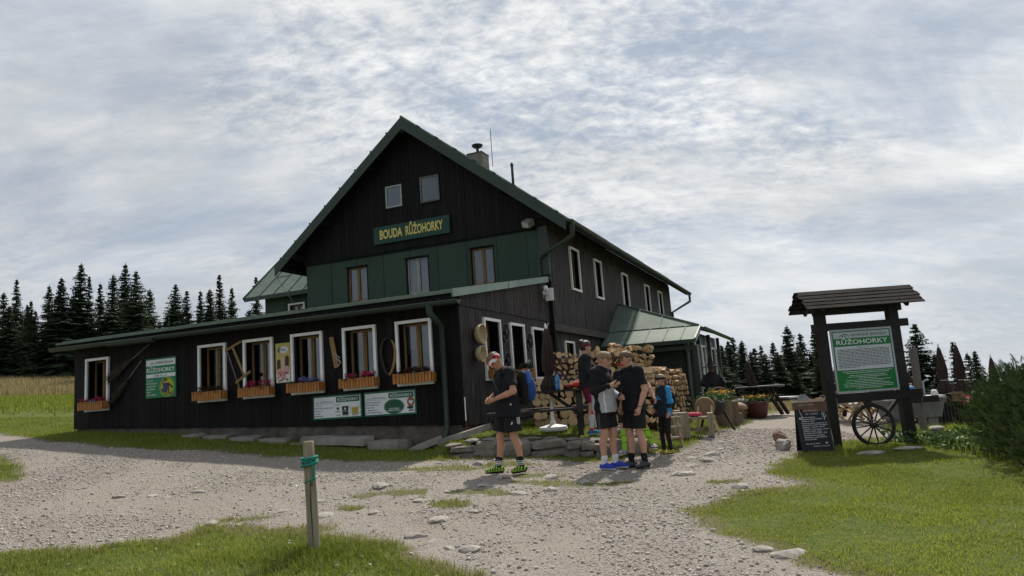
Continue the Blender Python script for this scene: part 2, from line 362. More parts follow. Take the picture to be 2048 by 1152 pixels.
def build_ground():
    X = axis(-12, 9.5, .075, -700, 700); Y = axis(4.2, 15.5, .075, -60, 900)
    gx, gy = np.meshgrid(X, Y); gz = zg(gx, gy); far = np.hypot(gx, gy - 20)
    gz = np.where(far > 90, gz * np.exp(-(far - 90) / 160) - sm((far - 90) / 500) * 40, gz)
    g = gravel(gx, gy)
    V = np.stack([gx, gy, gz], 2).reshape(-1, 3); ny, nx = gx.shape
    idx = np.arange(ny * nx).reshape(ny, nx); Q = np.stack([idx[:-1, :-1], idx[:-1, 1:], idx[1:, 1:], idx[1:, :-1]], 2).reshape(-1, 4)
    gf = g.ravel()[Q].mean(1)
    # ground material: soil, moss and short turf
    m = bpy.data.materials.new('turf_soil'); m.use_nodes = True; nt = m.node_tree; N = nt.nodes; L = nt.links; b = N['Principled BSDF']; b.inputs['Roughness'].default_value = .95; b.inputs['Specular IOR Level'].default_value = .1
    tc = N.new('ShaderNodeTexCoord')
    def nz(s, d=6): n = N.new('ShaderNodeTexNoise'); L.new(tc.outputs['Object'], n.inputs[0]); n.inputs['Scale'].default_value = s; n.inputs['Detail'].default_value = d; n.inputs['Roughness'].default_value = .65; return n.outputs[0]
    def mr(v, a, b_): n = N.new('ShaderNodeMapRange'); L.new(v, n.inputs[0]); n.inputs[1].default_value = a; n.inputs[2].default_value = b_; return n.outputs[0]
    def mx(f, a, b_):
        n = N.new('ShaderNodeMix'); n.data_type = 'RGBA'; L.new(f, n.inputs[0])
        for i, q in ((6, a), (7, b_)):
            if isinstance(q, tuple): n.inputs[i].default_value = q + (1,)
            else: L.new(q, n.inputs[i])
        return n.outputs[2]
    c = mx(mr(nz(1.1), .35, .65), (.10, .125, .028), (.075, .12, .022)); c = mx(mr(nz(9), .45, .75), c, (.16, .15, .06)); c = mx(mr(nz(40, 3), .5, .8), c, (.05, .055, .02))
    at = N.new('ShaderNodeAttribute'); at.attribute_name = 'gravel'; c = mx(mr(at.outputs['Fac'], -.25, .05), c, (.17, .145, .11)); L.new(c, b.inputs['Base Color'])
    bp = N.new('ShaderNodeBump'); bp.inputs['Strength'].default_value = .8; bp.inputs['Distance'].default_value = .03; L.new(nz(55, 4), bp.inputs['Height']); L.new(bp.outputs[0], b.inputs['Normal'])
    turf = m
    m = bpy.data.materials.new('gravel_bed'); m.use_nodes = True; nt = m.node_tree; N = nt.nodes; L = nt.links; b = N['Principled BSDF']; b.inputs['Roughness'].default_value = .92; b.inputs['Specular IOR Level'].default_value = .15
    tc = N.new('ShaderNodeTexCoord')
    vo = N.new('ShaderNodeTexVoronoi'); L.new(tc.outputs['Object'], vo.inputs['Vector']); vo.inputs['Scale'].default_value = 42
    vr = N.new('ShaderNodeSeparateColor'); L.new(vo.outputs['Color'], vr.inputs[0])
    c = mx(mr(vr.outputs[0], 0, 1), (.18, .155, .13), (.40, .355, .315)); c = mx(mr(vo.outputs['Distance'], .35, .9), c, (.16, .14, .12))
    c = mx(mr(nz(.45), .46, .60), c, (.245, .20, .158)); c = mx(mr(nz(2.2), .52, .78), c, (.17, .14, .108)); c = mx(mr(nz(140, 2), .35, .7), c, (.36, .33, .30))
    at = N.new('ShaderNodeAttribute'); at.attribute_name = 'gravel'; c = mx(mr(at.outputs['Fac'], .12, -.05), c, (.15, .14, .075)); L.new(c, b.inputs['Base Color'])
    bp = N.new('ShaderNodeBump'); bp.inputs['Strength'].default_value = .9; bp.inputs['Distance'].default_value = .02; bp.invert = True; L.new(vo.outputs['Distance'], bp.inputs['Height'])
    bp2 = N.new('ShaderNodeBump'); bp2.inputs['Strength'].default_value = .6; bp2.inputs['Distance'].default_value = .02; L.new(nz(90, 4), bp2.inputs['Height']); L.new(bp.outputs[0], bp2.inputs['Normal']); L.new(bp2.outputs[0], b.inputs['Normal'])
    bed = m
    for name, sel, mm in (('ground', gf <= 0, turf), ('gravel_path', gf > 0, bed)):
        q = Q[sel]; used, inv = np.unique(q, return_inverse=True)
        me = fast_mesh(name, V[used], inv.reshape(q.shape), mm, {'gravel': g.ravel()[used]}, smooth=True)
        tag(obj(name, me), kind='structure')
build_ground()
gravel = Grid(gravel, -23, 10, 4, 25, .06); zg = Grid(zg, -23, 10, 4, 25, .06)
# ------------------------------------------------------------------ the hut
HX, HY, HA = -1.0866, 14.0, -rad(22.4)
HM = Matrix.Translation((HX, HY, 0)) @ Matrix.Rotation(HA, 4, 'Z')
def hw(x, y, z=0.0): return HM @ Vector((x, y, z))
M_BLACK = mat('tarred_board', (.0042, .0038, .0046), (.0125, .0105, .0108), 5, .66, .5, 30, (9, 9, .7), .18, objvar=.4)
M_BACK = mat('wall_backing', (.005, .0045, .005), rough=.9)
M_WEATH = mat('weathered_board', (.015, .0125, .0128), (.125, .104, .096), 3.6, .74, .5, 24, (9, 9, .42), .25, contrast=(.42, .74))
M_TRIM = mat('worn_trim_board', (.05, .042, .04), (.11, .095, .088), 3, .8, .4, 20, (6, .6, 6), .2)
M_GREEN = mat('green_sheet', (.026, .050, .034), (.037, .066, .046), 1.3, .55, .10, 3, (1, 1, .5), .25, objvar=.05)
M_GREEND = mat('green_paint_dark', (.020, .036, .026), (.030, .048, .036), 3, .45, .08, 8, spec=.4)
M_ROOF = mat('green_roof_sheet', (.105, .148, .115), (.185, .228, .188), 1.6, .6, .16, 2.2, (1, 1, 1), .12, contrast=(.3, .72))
M_FLASH = mat('pale_green_flashing', (.11, .165, .13), (.16, .215, .175), 3, .45, .1, 6, spec=.4)
M_WHITE = mat('white_casing_paint', (.76, .76, .75), (.86, .86, .85), 6, .55, .15, 30, objvar=.04)
M_OCHRE = mat('ochre_sash', (.16, .095, .035), (.27, .17, .07), 5, .5, .1, 20, (5, 5, .6))
M_GREYSASH = mat('grey_sash', (.30, .30, .30), (.42, .42, .41), 8, .6)
M_DARKREV = mat('dark_reveal', (.006, .006, .008), rough=.75)
M_PANE = glassmat('window_pane', (.62, .66, .68), .10)
M_CURT = mat('blue_curtain', (.025, .04, .058), (.06, .085, .105), 9, .9, stretch=(9, 1, .6))
M_LACE = mat('lace_curtain', (.45, .47, .50), (.75, .76, .78), 24, .9)
M_NET = mat('net_curtain', (.30, .34, .40), (.48, .52, .58), 7, .9, stretch=(8, 1, .5))
M_CONC = mat('plinth_concrete', (.055, .048, .040), (.15, .13, .108), 3, .92, .7, 16)
M_STONE = mat('field_stone', (.20, .18, .158), (.46, .425, .38), 2.8, .9, .8, 12, objvar=.14, contrast=(.3, .7))
M_SLAB = mat('slab_stone', (.17, .155, .135), (.36, .335, .30), 2.2, .9, .7, 11, objvar=.1)
M_IRON = mat('black_iron', (.010, .010, .011), (.022, .019, .018), 12, .5, .2, 40, spec=.5)
M_GALV = mat('galvanised', (.36, .37, .37), (.5, .5, .5), 8, .4, metal=.6)
M_LAMPW = mat('white_plastic', (.70, .70, .68), (.78, .78, .77), 4, .45)

hut = thing('mountain_hut', 'dark timber mountain hut with green metal roof and a long low front annex', 'building', (HX, HY, 0), HA)

def wall_grid(mb, x0, x1, z0f, z1f, openings, y0, y1, side=False, zb=None):
    """solid wall between x0..x1 with rectangular openings; z0f/z1f give bottom and top as functions of x"""
    xs = sorted(set([x0, x1] + [o[0] for o in openings] + [o[1] for o in openings] + list(zb or [])))
    for a, b in zip(xs[:-1], xs[1:]):
        if b - a < 1e-4: continue
        mid = (a + b) / 2; ops = sorted([(o[2], o[3]) for o in openings if o[0] < mid < o[1]]); zc = [None] + [q for o in ops for q in o] + [None]
        for lo, hi in zip(zc[0::2], zc[1::2]):
            za0, zb0 = (z0f(a), z0f(b)) if lo is None else (lo, lo); za1, zb1 = (z1f(a), z1f(b)) if hi is None else (hi, hi)
            if min(za1 - za0, zb1 - zb0) < 1e-3: continue
            P = [(a, y0, za0), (b, y0, zb0), (b, y1, zb0), (a, y1, za0), (a, y0, za1), (b, y0, zb1), (b, y1, zb1), (a, y1, za1)]
            if side: P = [(-q[1], q[0], q[2]) for q in P]
            mb.hexa(P)
def boards(name, parent, x0, x1, z0f, z1f, openings, y, w, th, m, seed, single=True, side=False, gap=.006):
    """upright boards cut round the openings; each board its own object, or one mesh if too fine to pick apart"""
    r = random.Random(seed); x = x0; mb = MB()
    while x < x1 - .02:
        ww = min(w * r.uniform(.86, 1.14), x1 - x); a, b = x + gap / 2, x + ww - gap / 2; yy = y - r.uniform(0, .007); mid = (a + b) / 2
        ops = sorted([(o[2], o[3]) for o in openings if o[0] - .01 < mid < o[1] + .01]); zc = [None] + [q for o in ops for q in o] + [None]
        for lo, hi in zip(zc[0::2], zc[1::2]):
            za0, zb0 = (z0f(a), z0f(b)) if lo is None else (lo, lo); za1, zb1 = (z1f(a), z1f(b)) if hi is None else (hi, hi)
            if lo is None: j = r.uniform(-.008, .008); za0 += j; zb0 += j
            if min(za1 - za0, zb1 - zb0) < .03: continue
            P = [(a, yy - th, za0), (b, yy - th, zb0), (b, yy, zb0), (a, yy, za0), (a, yy - th, za1), (b, yy - th, zb1), (b, yy, zb1), (a, yy, za1)]
            if side: P = [(-q[1], q[0], q[2]) for q in P]
            if single: MB().hexa(P).build(name, m, parent)
            else: mb.hexa(P)
        x += ww
    if not single: return tag(mb.build(name, m, parent), kind='stuff')

def make_window(w, h, casing, depth, style, seed=0, cm=None, leaves=2):
    """canonical window: outer size w x h centred on x, z from 0, outward is -y. returns list of (name, mesh)"""
    r = random.Random(seed); out = []; c = casing; mb = MB()
    if c > 0:      # casing boards, proud of the wall
        mb.box(-w / 2, -w / 2 + c, -.055, .0, c, h - c); mb.box(w / 2 - c, w / 2, -.055, .0, c, h - c); mb.box(-w / 2, w / 2, -.058, .0, h - c, h); mb.box(-w / 2, w / 2, -.06, .0, 0, c)
    iw, z0, z1 = w / 2 - c, c, h - c
    rv = MB(); t = .02; rv.box(-iw - t, -iw, -.012, depth, z0, z1); rv.box(iw, iw + t, -.012, depth, z0, z1); rv.box(-iw - t, iw + t, -.012, depth, z1, z1 + t); rv.box(-iw - t, iw + t, -.012, depth, z0 - t, z0)
    sa = MB(); ft = .045; d0, d1 = depth - .07, depth - .02
    sa.box(-iw, -iw + ft, d0, d1, z0, z1); sa.box(iw - ft, iw, d0, d1, z0, z1); sa.box(-iw + ft, iw - ft, d0, d1, z1 - ft, z1); sa.box(-iw + ft, iw - ft, d0, d1, z0, z0 + ft)
    if leaves == 2: sa.box(-.045, .045, d0 - .012, d1, z0 + ft, z1 - ft); sa.box(-.012, .012, d0 - .03, d0 - .012, z0 + ft, z1 - ft)
    pn = MB()
    if leaves == 2: pn.box(-iw + ft, -.045, d0 + .02, d0 + .026, z0 + ft, z1 - ft); pn.box(.045, iw - ft, d0 + .02, d0 + .026, z0 + ft, z1 - ft)
    else: pn.box(-iw + ft, iw - ft, d0 + .02, d0 + .026, z0 + ft, z1 - ft)
    cu = MB(); yc = depth + .05; n = 26
    def drape(xa, xb, za, zb, amp, fr):
        V = []; F = []
        for i in range(n + 1):
            x = xa + (xb - xa) * i / n; y = yc + amp * math.sin(i * fr + seed)
            V += [(x, y, za(i / n)), (x, y, zb)]
        for i in range(n): F.append((2 * i, 2 * i + 2, 2 * i + 3, 2 * i + 1))
        cu.add(V, F)
    if style == 'blue': drape(-iw, -iw * .15, lambda t: z0, z1, .018, 1.6); drape(iw * .35, iw, lambda t: z0, z1, .018, 1.5); ctm = M_CURT
    elif style == 'lace': drape(-iw, iw, lambda t: z0 + (z1 - z0) * (.42 + .16 * abs(math.sin(t * 9))), z1, .012, 1.9); ctm = M_LACE
    elif style == 'half': drape(-iw, iw, lambda t: z0, z0 + (z1 - z0) * .35, .012, 1.9); ctm = M_LACE
    elif style == 'net': drape(-iw, iw, lambda t: z0, z1, .014, 1.3); ctm = M_NET
    elif style == 'full': drape(-iw, iw, lambda t: z0, z1, .02, 1.1); ctm = M_LACE
    else: cu = None; ctm = None
    res = []
    if cu: res.append(('curtain', mesh_from('curtain', cu.v, cu.f, ctm)))
    root = (mb if c > 0 else rv)
    res = [('sash', mesh_from('sash', sa.v, sa.f, cm or M_OCHRE)), ('pane', mesh_from('pane', pn.v, pn.f, M_PANE))] + res
    if c > 0: res = [('reveal', mesh_from('reveal', rv.v, rv.f, M_DARKREV))] + res
    return mesh_from('window', root.v, root.f, M_WHITE if c > 0 else M_DARKREV), res
def window(parent, x, y, z, rz, *a, label=None, **k):
    me, subs = make_window(*a, **k); o = obj('window', me, parent, (x, y, z), rz)
    for n, m in subs: obj(n, m, o)
    if label: o['label'] = label
    return o

def build_hut():
    # ---- annex front wall
    zbot = lambda x: 1.05 - .0401 * x; ztop = lambda x: 3.50
    FW = [(-10.30, .80), (-6.63, .82), (-5.31, .82), (-4.00, .82), (-2.67, .81), (-1.39, .82)]; ops = [(a + .06, a + w - .06, 1.93, 3.10) for a, w in FW]
    mb = MB(); wall_grid(mb, -10.72, 0, zbot, ztop, ops, 0, .18)
    wall_grid(mb, -10.54, -10.52, lambda x: 1.3, lambda x: 3.5, [], .18, 5.2)
    aw = mb.build('annex_wall', M_BACK, hut)
    boards('plank', aw, -10.74, .03, zbot, ztop, ops, 0.0, .145, .022, M_BLACK, 3)
    sty = ['half', 'blue', 'blue', 'blue', 'blue', 'lace']
    for i, (a, w) in enumerate(FW): window(hut, a + w / 2, -.022, 1.87, 0, w, 1.29, .06, .24, sty[i], seed=i)
    # ---- annex right side wall (faces +x)
    ops = [(1.09, 1.83, 1.93, 3.12), (2.47, 3.21, 1.93, 3.10), (3.84, 4.58, 1.93, 3.08)]
    stop = lambda y: 3.60 + .166 * y
    mb = MB(); wall_grid(mb, .18, 5.27, lambda y: 1.0, stop, ops, 0, .18, side=True); sw = mb.build('annex_side_wall', M_BACK, hut)
    # local x of this wall is 0; boards face +x
    boards('lower_boarding', sw, 0.0, 5.2, lambda y: 1.02, lambda y: 3.34, ops, -.0, .12, .024, M_WEATH, 5, single=False, side=True)
    boards('upper_boarding', sw, 0.0, 5.24, lambda y: 3.345, stop, [], -.02, .12, .024, M_WEATH, 6, single=False, side=True)
    for (a, b, c, d) in ops: window(hut, .026, (a + b) / 2, c - .06, math.pi / 2, b - a + .12, d - c + .12, .06, .3, 'none', seed=int(a * 7))
    MB().box(-.03, .035, -.034, -.028, 1.0, 3.5).build('corner_board', M_BLACK, aw)
    # ---- plinth
    mb = MB()
    for i in range(24):
        xa, xb = -10.66 + i * 10.66 / 24, -10.66 + (i + 1) * 10.66 / 24
        mb.hexa([(xa, .012, .3), (xb, .012, .3), (xb, .2, .3), (xa, .2, .3), (xa, .012, zbot(xa) + .01), (xb, .012, zbot(xb) + .01), (xb, .2, zbot(xb) + .01), (xa, .2, zbot(xa) + .01)])
    mb.box(-.2, -.005, .2, 5.2, .3, 1.03); mb.build('plinth', M_CONC, hut)
    # ---- annex roof
    za = lambda y: 3.60 + .166 * (y + .35); mb = MB()
    xl, xr = -10.95, .10
    mb.hexa([(xl, -.38, za(-.38) - .05), (xr, -.38, za(-.38) - .05), (xr, 5.27, za(5.27) - .05), (xl, 5.27, za(5.27) - .05), (xl, -.38, za(-.38)), (xr, -.38, za(-.38)), (xr, 5.27, za(5.27)), (xl, 5.27, za(5.27))])
    ar = mb.build('annex_roof', M_ROOF, hut)
    for i in range(18):
        x = -10.7 + i * .62; MB().beam((x, -.38, za(-.38) + .012), (x, 5.25, za(5.25) + .012), .02, .03).build('seam', M_ROOF, ar)
    mb = MB()      # verge flashing with rolled front end
    mb.hexa([(xr + .002, -.42, za(-.42) - .13), (xr + .05, -.42, za(-.42) - .13), (xr + .05, 5.0, za(5.0) - .12), (xr + .002, 5.0, za(5.0) - .12), (xr + .002, -.42, za(-.42) + .03), (xr + .03, -.42, za(-.42) + .03), (xr + .03, 5.0, za(5.0) + .03), (xr + .002, 5.0, za(5.0) + .03)])
    mb.beam((xr + .054, 2.3, za(2.3) - .13), (xr + .054, 2.32, za(2.3) + .03), .01, .02); mb.build('verge_flashing', M_FLASH, ar)
    MB().box(xl + .05, xr - .02, -.32, -.29, 3.40, 3.56).build('fascia', M_BLACK, ar)
    MB().box(xl + .1, xr - .03, -.285, -.026, 3.40, 3.425).build('soffit', M_BLACK, ar)
    def gutter(name, a, b, R, m, parent, n=10):
        a, b = Vector(a), Vector(b); d = (b - a).normalized(); s = d.cross(Vector((0, 0, 1))); V = []; F = []
        for p in (a, b):
            for j in range(n + 1):
                t = math.pi * j / n
                for rr in (R, R - .008): V.append(p - s * math.cos(t) * rr - Vector((0, 0, 1)) * math.sin(t) * rr)
        k = 2 * (n + 1)
        for j in range(n):
            F.append((2 * j, 2 * j + 2, k + 2 * j + 2, k + 2 * j)); F.append((2 * j + 3, 2 * j + 1, k + 2 * j + 1, k + 2 * j + 3))
        F += [(0, k, k + 1, 1), (2 * n, 2 * n + 1, k + 2 * n + 1, k + 2 * n)]
        F += [tuple([0] + [2 * j for j in range(1, n + 1)]), tuple(reversed([k + 2 * j for j in range(n + 1)]))]
        mb = MB(); mb.add(V, F); mb.tube([a + s * R, b + s * R], .012, 6); mb.tube([a - s * R, b - s * R], .012, 6)
        return mb.build(name, m, parent)
    gutter('gutter', (-11.0, -.46, 3.455), (.27, -.46, 3.385), .075, M_GREEND, ar)
    gutter('gutter', (-9.0, -.46, 3.425), (-7.5, -.46, 3.40), .09, M_GREEND, ar)['label'] = 'patched length of gutter hanging a little lower'
    for i in range(12): MB().beam((-10.6 + i * .95, -.30, 3.46), (-10.6 + i * .95, -.54, 3.44), .03, .012).build('gutter_bracket', M_GREEND, ar)
    dp = MB(); dp.tube([(-.37, -.46, 3.38), (-.37, -.46, 3.2), (-.30, -.30, 3.04), (-.30, -.13, 2.96), (-.30, -.12, 1.0), (-.33, -.2, .82), (-.47, -.42, .56)], [.075, .07, .055, .052, .052, .055, .058], 12)
    o = dp.build('downpipe', M_GREEND, hut, smooth=True)
    for z in (2.9, 1.9, 1.12): MB().ring((-.30, -.12, z), .056, .009, 'z', 16, 6).build('clamp', M_GREEND, o)
    MB().tube([(-.39, -.3, .72), (-.43, -.36, .65)], .068, 12).build('socket', M_GREEND, o)

    # ---- main body: gable wall
    G = 5.27; xl, xr, xm = -7.75, .10, -3.84; rake = lambda x: 9.50 - .80 * abs(x - xm)
    GW = [(-6.24, .68, 'net', None), (-4.21, .70, 'full', M_GREYSASH), (-2.14, .66, 'net', None)]; gops = [(a, a + w, 4.58, 5.60) for a, w, _, _ in GW]
    UW = [(-4.76, .55, 7.18, .66), (-3.60, .62, 7.15, .76)]; uops = [(a, a + w, z, z + h) for a, w, z, h in UW]
    mb = MB(); wall_grid(mb, xl, xr, lambda x: 1.0, lambda x: rake(x) - .03, gops + uops, G + .03, G + .25, zb=[xm]); gw = mb.build('gable_wall', M_BACK, hut)
    boards('plank', gw, xl - .03, xr + .02, lambda x: 5.90, rake, uops, G - .05, .145, .024, M_BLACK, 11)
    MB().box(xl, xr, G - .045, G + .028, 5.86, 5.905).build('drip_board', M_BLACK, gw)
    sx = [xl, -6.84, -5.92, -5.0, -4.10, -3.21, -2.30, -1.38, -.5, xr]
    for a, b in zip(sx[:-1], sx[1:]):
        mb = MB(); wall_grid(mb, a + .012, b - .012, lambda x: 4.45, lambda x: 5.86, [o for o in gops if o[1] > a and o[0] < b] and [(max(o[0], a + .012), min(o[1], b - .012), o[2], o[3]) for o in gops if o[1] > a + .012 and o[0] < b - .012], G - .008, G + .028)
        mb.build('panel', M_GREEN, gw)
    for a in sx[1:-1]:
        seg = [(4.45, 5.86)]
        for o in gops:
            if o[0] - .02 < a < o[1] + .02: seg = [(o[3], 5.86)]
        for s in seg: MB().box(a - .011, a + .011, G - .026, G + .02, *s).build('seam', M_GREEND, gw)
    for i, (a, w, st, cm) in enumerate(GW):
        o = window(hut, a + w / 2, G - .012, 4.58, 0, w, 1.02, 0, .14, st, seed=20 + i, cm=cm)
        MB().box(-w / 2 - .05, w / 2 + .05, -.05, .0, -.05, -.005).build('sill', M_BLACK, o); MB().box(-w / 2 - .04, w / 2 + .04, -.045, -.004, 1.025, 1.06).build('head_board', M_BLACK, o)
    for i, (a, w, z, h) in enumerate(UW):
        o = window(hut, a + w / 2, G - .074, z, 0, w, h, 0, .06, 'net' if i == 0 else 'none', seed=30 + i, cm=M_GREYSASH if i == 0 else mat('dark_grey_sash', (.10, .10, .10), (.16, .155, .15), 6), leaves=1)
        if i == 1: MB().box(-w / 2 + .05, w / 2 - .05, .055, .06, .05, h - .05).build('blind', mat('dull_blind', (.055, .05, .05), (.09, .085, .08), 3, .9, stretch=(1, 1, 4)), o)
        MB().box(-w / 2 - .05, w / 2 + .05, -.03, .0, -.045, -.002).build('sill', M_BLACK, o); MB().box(-w / 2 - .05, w / 2 + .05, -.025, .0, h + .002, h + .04).build('head_board', M_BLACK, o)
    # ---- main body: right side wall, left and back walls
    xs = .10; E = 22.3
    SW = [(6.95, .86), (9.40, .82), (12.9, .86), (16.6, .86), (19.3, .86)]; ops = [(a + .06, a + w - .06, 4.43, 5.58) for a, w in SW]
    low = [(6.25, 6.95, 2.15, 2.85), (7.55, 8.15, 2.2, 2.8)]
    mb = MB(); wall_grid(mb, G + .252, E, lambda y: 3.24, lambda y: 6.25, ops, -xs, -xs + .2, side=True)
    wall_grid(mb, G + .252, E, lambda y: .3, lambda y: 3.24, low, -.0, .2, side=True)
    mb.box(xl, xl + .2, G + .252, E, .3, 6.25)
    mb.hexa([(xl + .2, E - .2, .3), (xs - .2, E - .2, .3), (xs - .2, E, .3), (xl + .2, E, .3), (xl + .2, E - .2, 6.2), (xs - .2, E - .2, 6.2), (xs - .2, E, 6.2), (xl + .2, E, 6.2)])
    mb.add([(xl + .2, E, 6.2), (xs - .2, E, 6.2), (xm, E, 9.3)], [(0, 1, 2)]); mw = mb.build('side_wall', M_BACK, hut)
    boards('upper_boarding', mw, G - .05, E, lambda y: 3.26, lambda y: 6.15, ops, -xs - .002, .15, .025, M_WEATH, 15, single=False, side=True)
    boards('lower_boarding', mw, G + .0, E, lambda y: .8, lambda y: 3.2, low, -.002, .15, .022, M_WEATH, 16, single=False, side=True)
    MB().box(xs - .02, xs + .055, G - .04, 10.6, 3.12, 3.30).build('trim_board', M_TRIM, mw)
    MB().box(-.12, xs + .05, G - .1, G - .052, 4.6, 5.9).build('corner_board', M_GREEND, mw); MB().box(-.06, xs + .06, G - .11, G - .053, 3.0, 4.42).build('corner_post', M_BLACK, mw)
    for i, (a, w) in enumerate(SW): window(hut, xs + .028, a + w / 2, 4.37, math.pi / 2, w, 1.27, .06, .18, ['net', 'net', 'none', 'none', 'none'][i], seed=40 + i)
    for i, o in enumerate(low): window(hut, .026, (o[0] + o[1]) / 2, o[2] - .05, math.pi / 2, o[1] - o[0] + .1, o[3] - o[2] + .1, .05, .16, 'none', seed=50 + i)
    # ---- main roof
    y0, y1 = G - .52, 23.6; s = .80; top = 9.63; th = .10
    roof = MB()
    for sg in (-1, 1):
        xe = xm + sg * 4.60
        a = [(xm, y0, top - th), (xe, y0, top - s * 4.60 - th), (xe, y1, top - s * 4.60 - th), (xm, y1, top - th), (xm, y0, top), (xe, y0, top - s * 4.60), (xe, y1, top - s * 4.60), (xm, y1, top)]
        if sg < 0: a = [a[i] for i in (1, 0, 3, 2, 5, 4, 7, 6)]
        roof.hexa(a)
    ro = roof.build('main_roof', M_ROOF, hut)
    for sg in (-1, 1):
        for i in range(30):
            y = y0 + .12 + i * .63
            MB().beam((xm + sg * .08, y, top - s * .08 + .014), (xm + sg * 4.58, y, top - s * 4.58 + .014), .022, .034).build('seam', M_ROOF, ro)
        fb = MB(); dx = sg * 4.66
        fb.hexa([(xm, y0 - .03, top - .34), (xm + dx, y0 - .03, top - s * 4.66 - .30), (xm + dx, y0 - .001, top - s * 4.66 - .30), (xm, y0 - .001, top - .34), (xm, y0 - .03, top + .02), (xm + dx, y0 - .03, top - s * 4.66 + .03), (xm + dx, y0 - .001, top - s * 4.66 + .03), (xm, y0 - .001, top + .02)]) if sg > 0 else \
        fb.hexa([(xm + dx, y0 - .03, top - s * 4.66 - .30), (xm, y0 - .03, top - .34), (xm, y0 - .001, top - .34), (xm + dx, y0 - .001, top - s * 4.66 - .30), (xm + dx, y0 - .03, top - s * 4.66 + .03), (xm, y0 - .03, top + .02), (xm, y0 - .001, top + .02), (xm + dx, y0 - .001, top - s * 4.66 + .03)])
        fb.build('rake_board', M_GREEND, ro)
        for i in range(8):     # snow-guard clips standing on the rake
            t = .5 + i * .56; MB().box(-.03, .03, -.02, .10, 0, .045).build('roof_clip', M_GREEND, ro, loc=(xm + sg * t, y0, top - s * t + .022), rot=(0, sg * math.atan(s), 0))
        sf = MB(); xe = 4.5
        P = [(xm + sg * .2, y0 + .01, top - s * .2 - .20), (xm + sg * xe, y0 + .01, top - s * xe - .20), (xm + sg * xe, y1, top - s * xe - .20), (xm + sg * .2, y1, top - s * .2 - .20)]
        P = P + [(p[0], p[1], p[2] + .03) for p in P]
        if sg < 0: P = [P[i] for i in (1, 0, 3, 2, 5, 4, 7, 6)]
        sf.hexa(P); sf.build('soffit', M_BLACK, ro)
        for k in (1.2, 2.9, 4.0): MB().beam((xm + sg * k, y0 + .05, top - s * k - .30), (xm + sg * k, G + .05, top - s * k - .30), .12, .14).build('purlin', M_BLACK, ro)
    MB().tube([(xm, y0 - .02, top + .02), (xm, y1, top + .02)], .045, 8).build('ridge_cap', M_ROOF, ro)
    gutter('gutter', (xm + 4.72, y0 + .1, 5.89), (xm + 4.72, y1 + .1, 5.87), .075, M_GREEND, ro)
    gutter('gutter', (xm - 4.72, y1, 5.89), (xm - 4.72, y0 + .1, 5.87), .075, M_GREEND, ro)
    for i in range(18): MB().beam((xm + 4.55, y0 + .4 + i, 5.97), (xm + 4.79, y0 + .4 + i, 5.85), .03, .012).build('gutter_bracket', M_GREEND, ro)
    MB().box(xm + 4.58, xm + 4.62, y0 + .02, y1, 5.78, 5.945).build('eave_board', M_BLACK, ro)
    for i in range(3): MB().box(xm + 4.25, xm + 4.27, y0 + 3 + i * 5.2, y0 + 5.6 + i * 5.2, 6.27, 6.335).build('snow_guard', M_GREEND, ro)
    o = MB().tube([(.88, y0 + .3, 5.86), (.88, y0 + .3, 5.52), (.55, y0 + .36, 5.36), (-.02, G - .16, 5.12), (-.12, G - .14, 5.02), (-.12, G - .14, 4.56)], [.085, .06, .055, .055, .055, .055], 10).build('downpipe', M_GREEND, hut, smooth=True)
    MB().tube([(.88, y1 - .2, 5.86), (.88, y1 - .2, 5.45), (.16, y1 - 1.25, 4.9), (.16, y1 - 1.26, 1.0)], .06, 10).build('downpipe', M_GREEND, hut, smooth=True)
    MB().tube([(xm - 4.5, y0 - .03, 6.05), (xm - 4.7, y0 + .1, 5.6), (xm - 4.75, y0 + 1.2, 4.6), (xm - 4.75, y0 + 1.4, 3.9)], .008, 5).build('lightning_wire', M_GALV, hut)
    # chimney
    ch = MB().box(-3.56, -3.02, 8.4, 8.95, 8.3, 9.50).build('chimney', mat('chimney_render', (.15, .14, .122), (.27, .25, .225), 5, .9, .5, 20), hut)
    MB().box(-3.575, -3.005, 8.385, 8.965, 9.50, 9.535).build('capping', M_CONC, ch)
    mb = MB(); mb.tube([(-3.3, 8.7, 9.53), (-3.3, 8.7, 9.78)], .05, 10); mb.lathe([(.02, 9.76), (.15, 9.80), (.19, 9.86), (.19, 9.88), (.12, 9.90), (.0, 9.905)], (-3.3, 8.7, 0), 18); mb.build('cowl', M_IRON, ch)
    MB().tube([(-3.0, 9.2, 9.2), (-3.0, 9.2, 10.55)], .012, 6).build('aerial', M_IRON, ch)
    mb = MB(); mb.tube([(-1.43, 7.0, 7.5), (-1.43, 7.0, 8.36)], [.045, .04], 8); mb.lathe([(.055, 8.34), (.055, 8.38), (.02, 8.44)], (-1.43, 7, 0), 8); mb.build('vent_pipe', M_IRON, hut)
    # floodlight, aerial box, spotlight
    fl = MB().box(-.42, -.18, -.12, .12, 0, .17).build('floodlight', mat('grey_lamp_housing', (.17, .16, .14), (.25, .24, .21), 4, .6), hut, loc=(-.02, G - .32, 5.85), rot=(.55, .25, -.3))
    MB().box(-.40, -.20, -.128, -.122, .02, .15).build('lamp_glass', mat('lamp_lens', (.5, .49, .44), rough=.25), fl)
    MB().tube([(-.3, .1, .1), (-.3, .35, .1), (-.3, .4, .0)], .015, 6).build('bracket', M_IRON, fl)
    bx = MB().box(-.10, .10, -.04, .04, -.16, .16).build('aerial_box', M_LAMPW, hut, loc=(.20, 4.85, 4.02), rz=.15)
    MB().lathe([(.075, -.05), (.078, .0), (.07, .03), (.02, .035)], (-.02, -.28, .12), 18, axis='x').build('aerial_disc', M_LAMPW, bx)
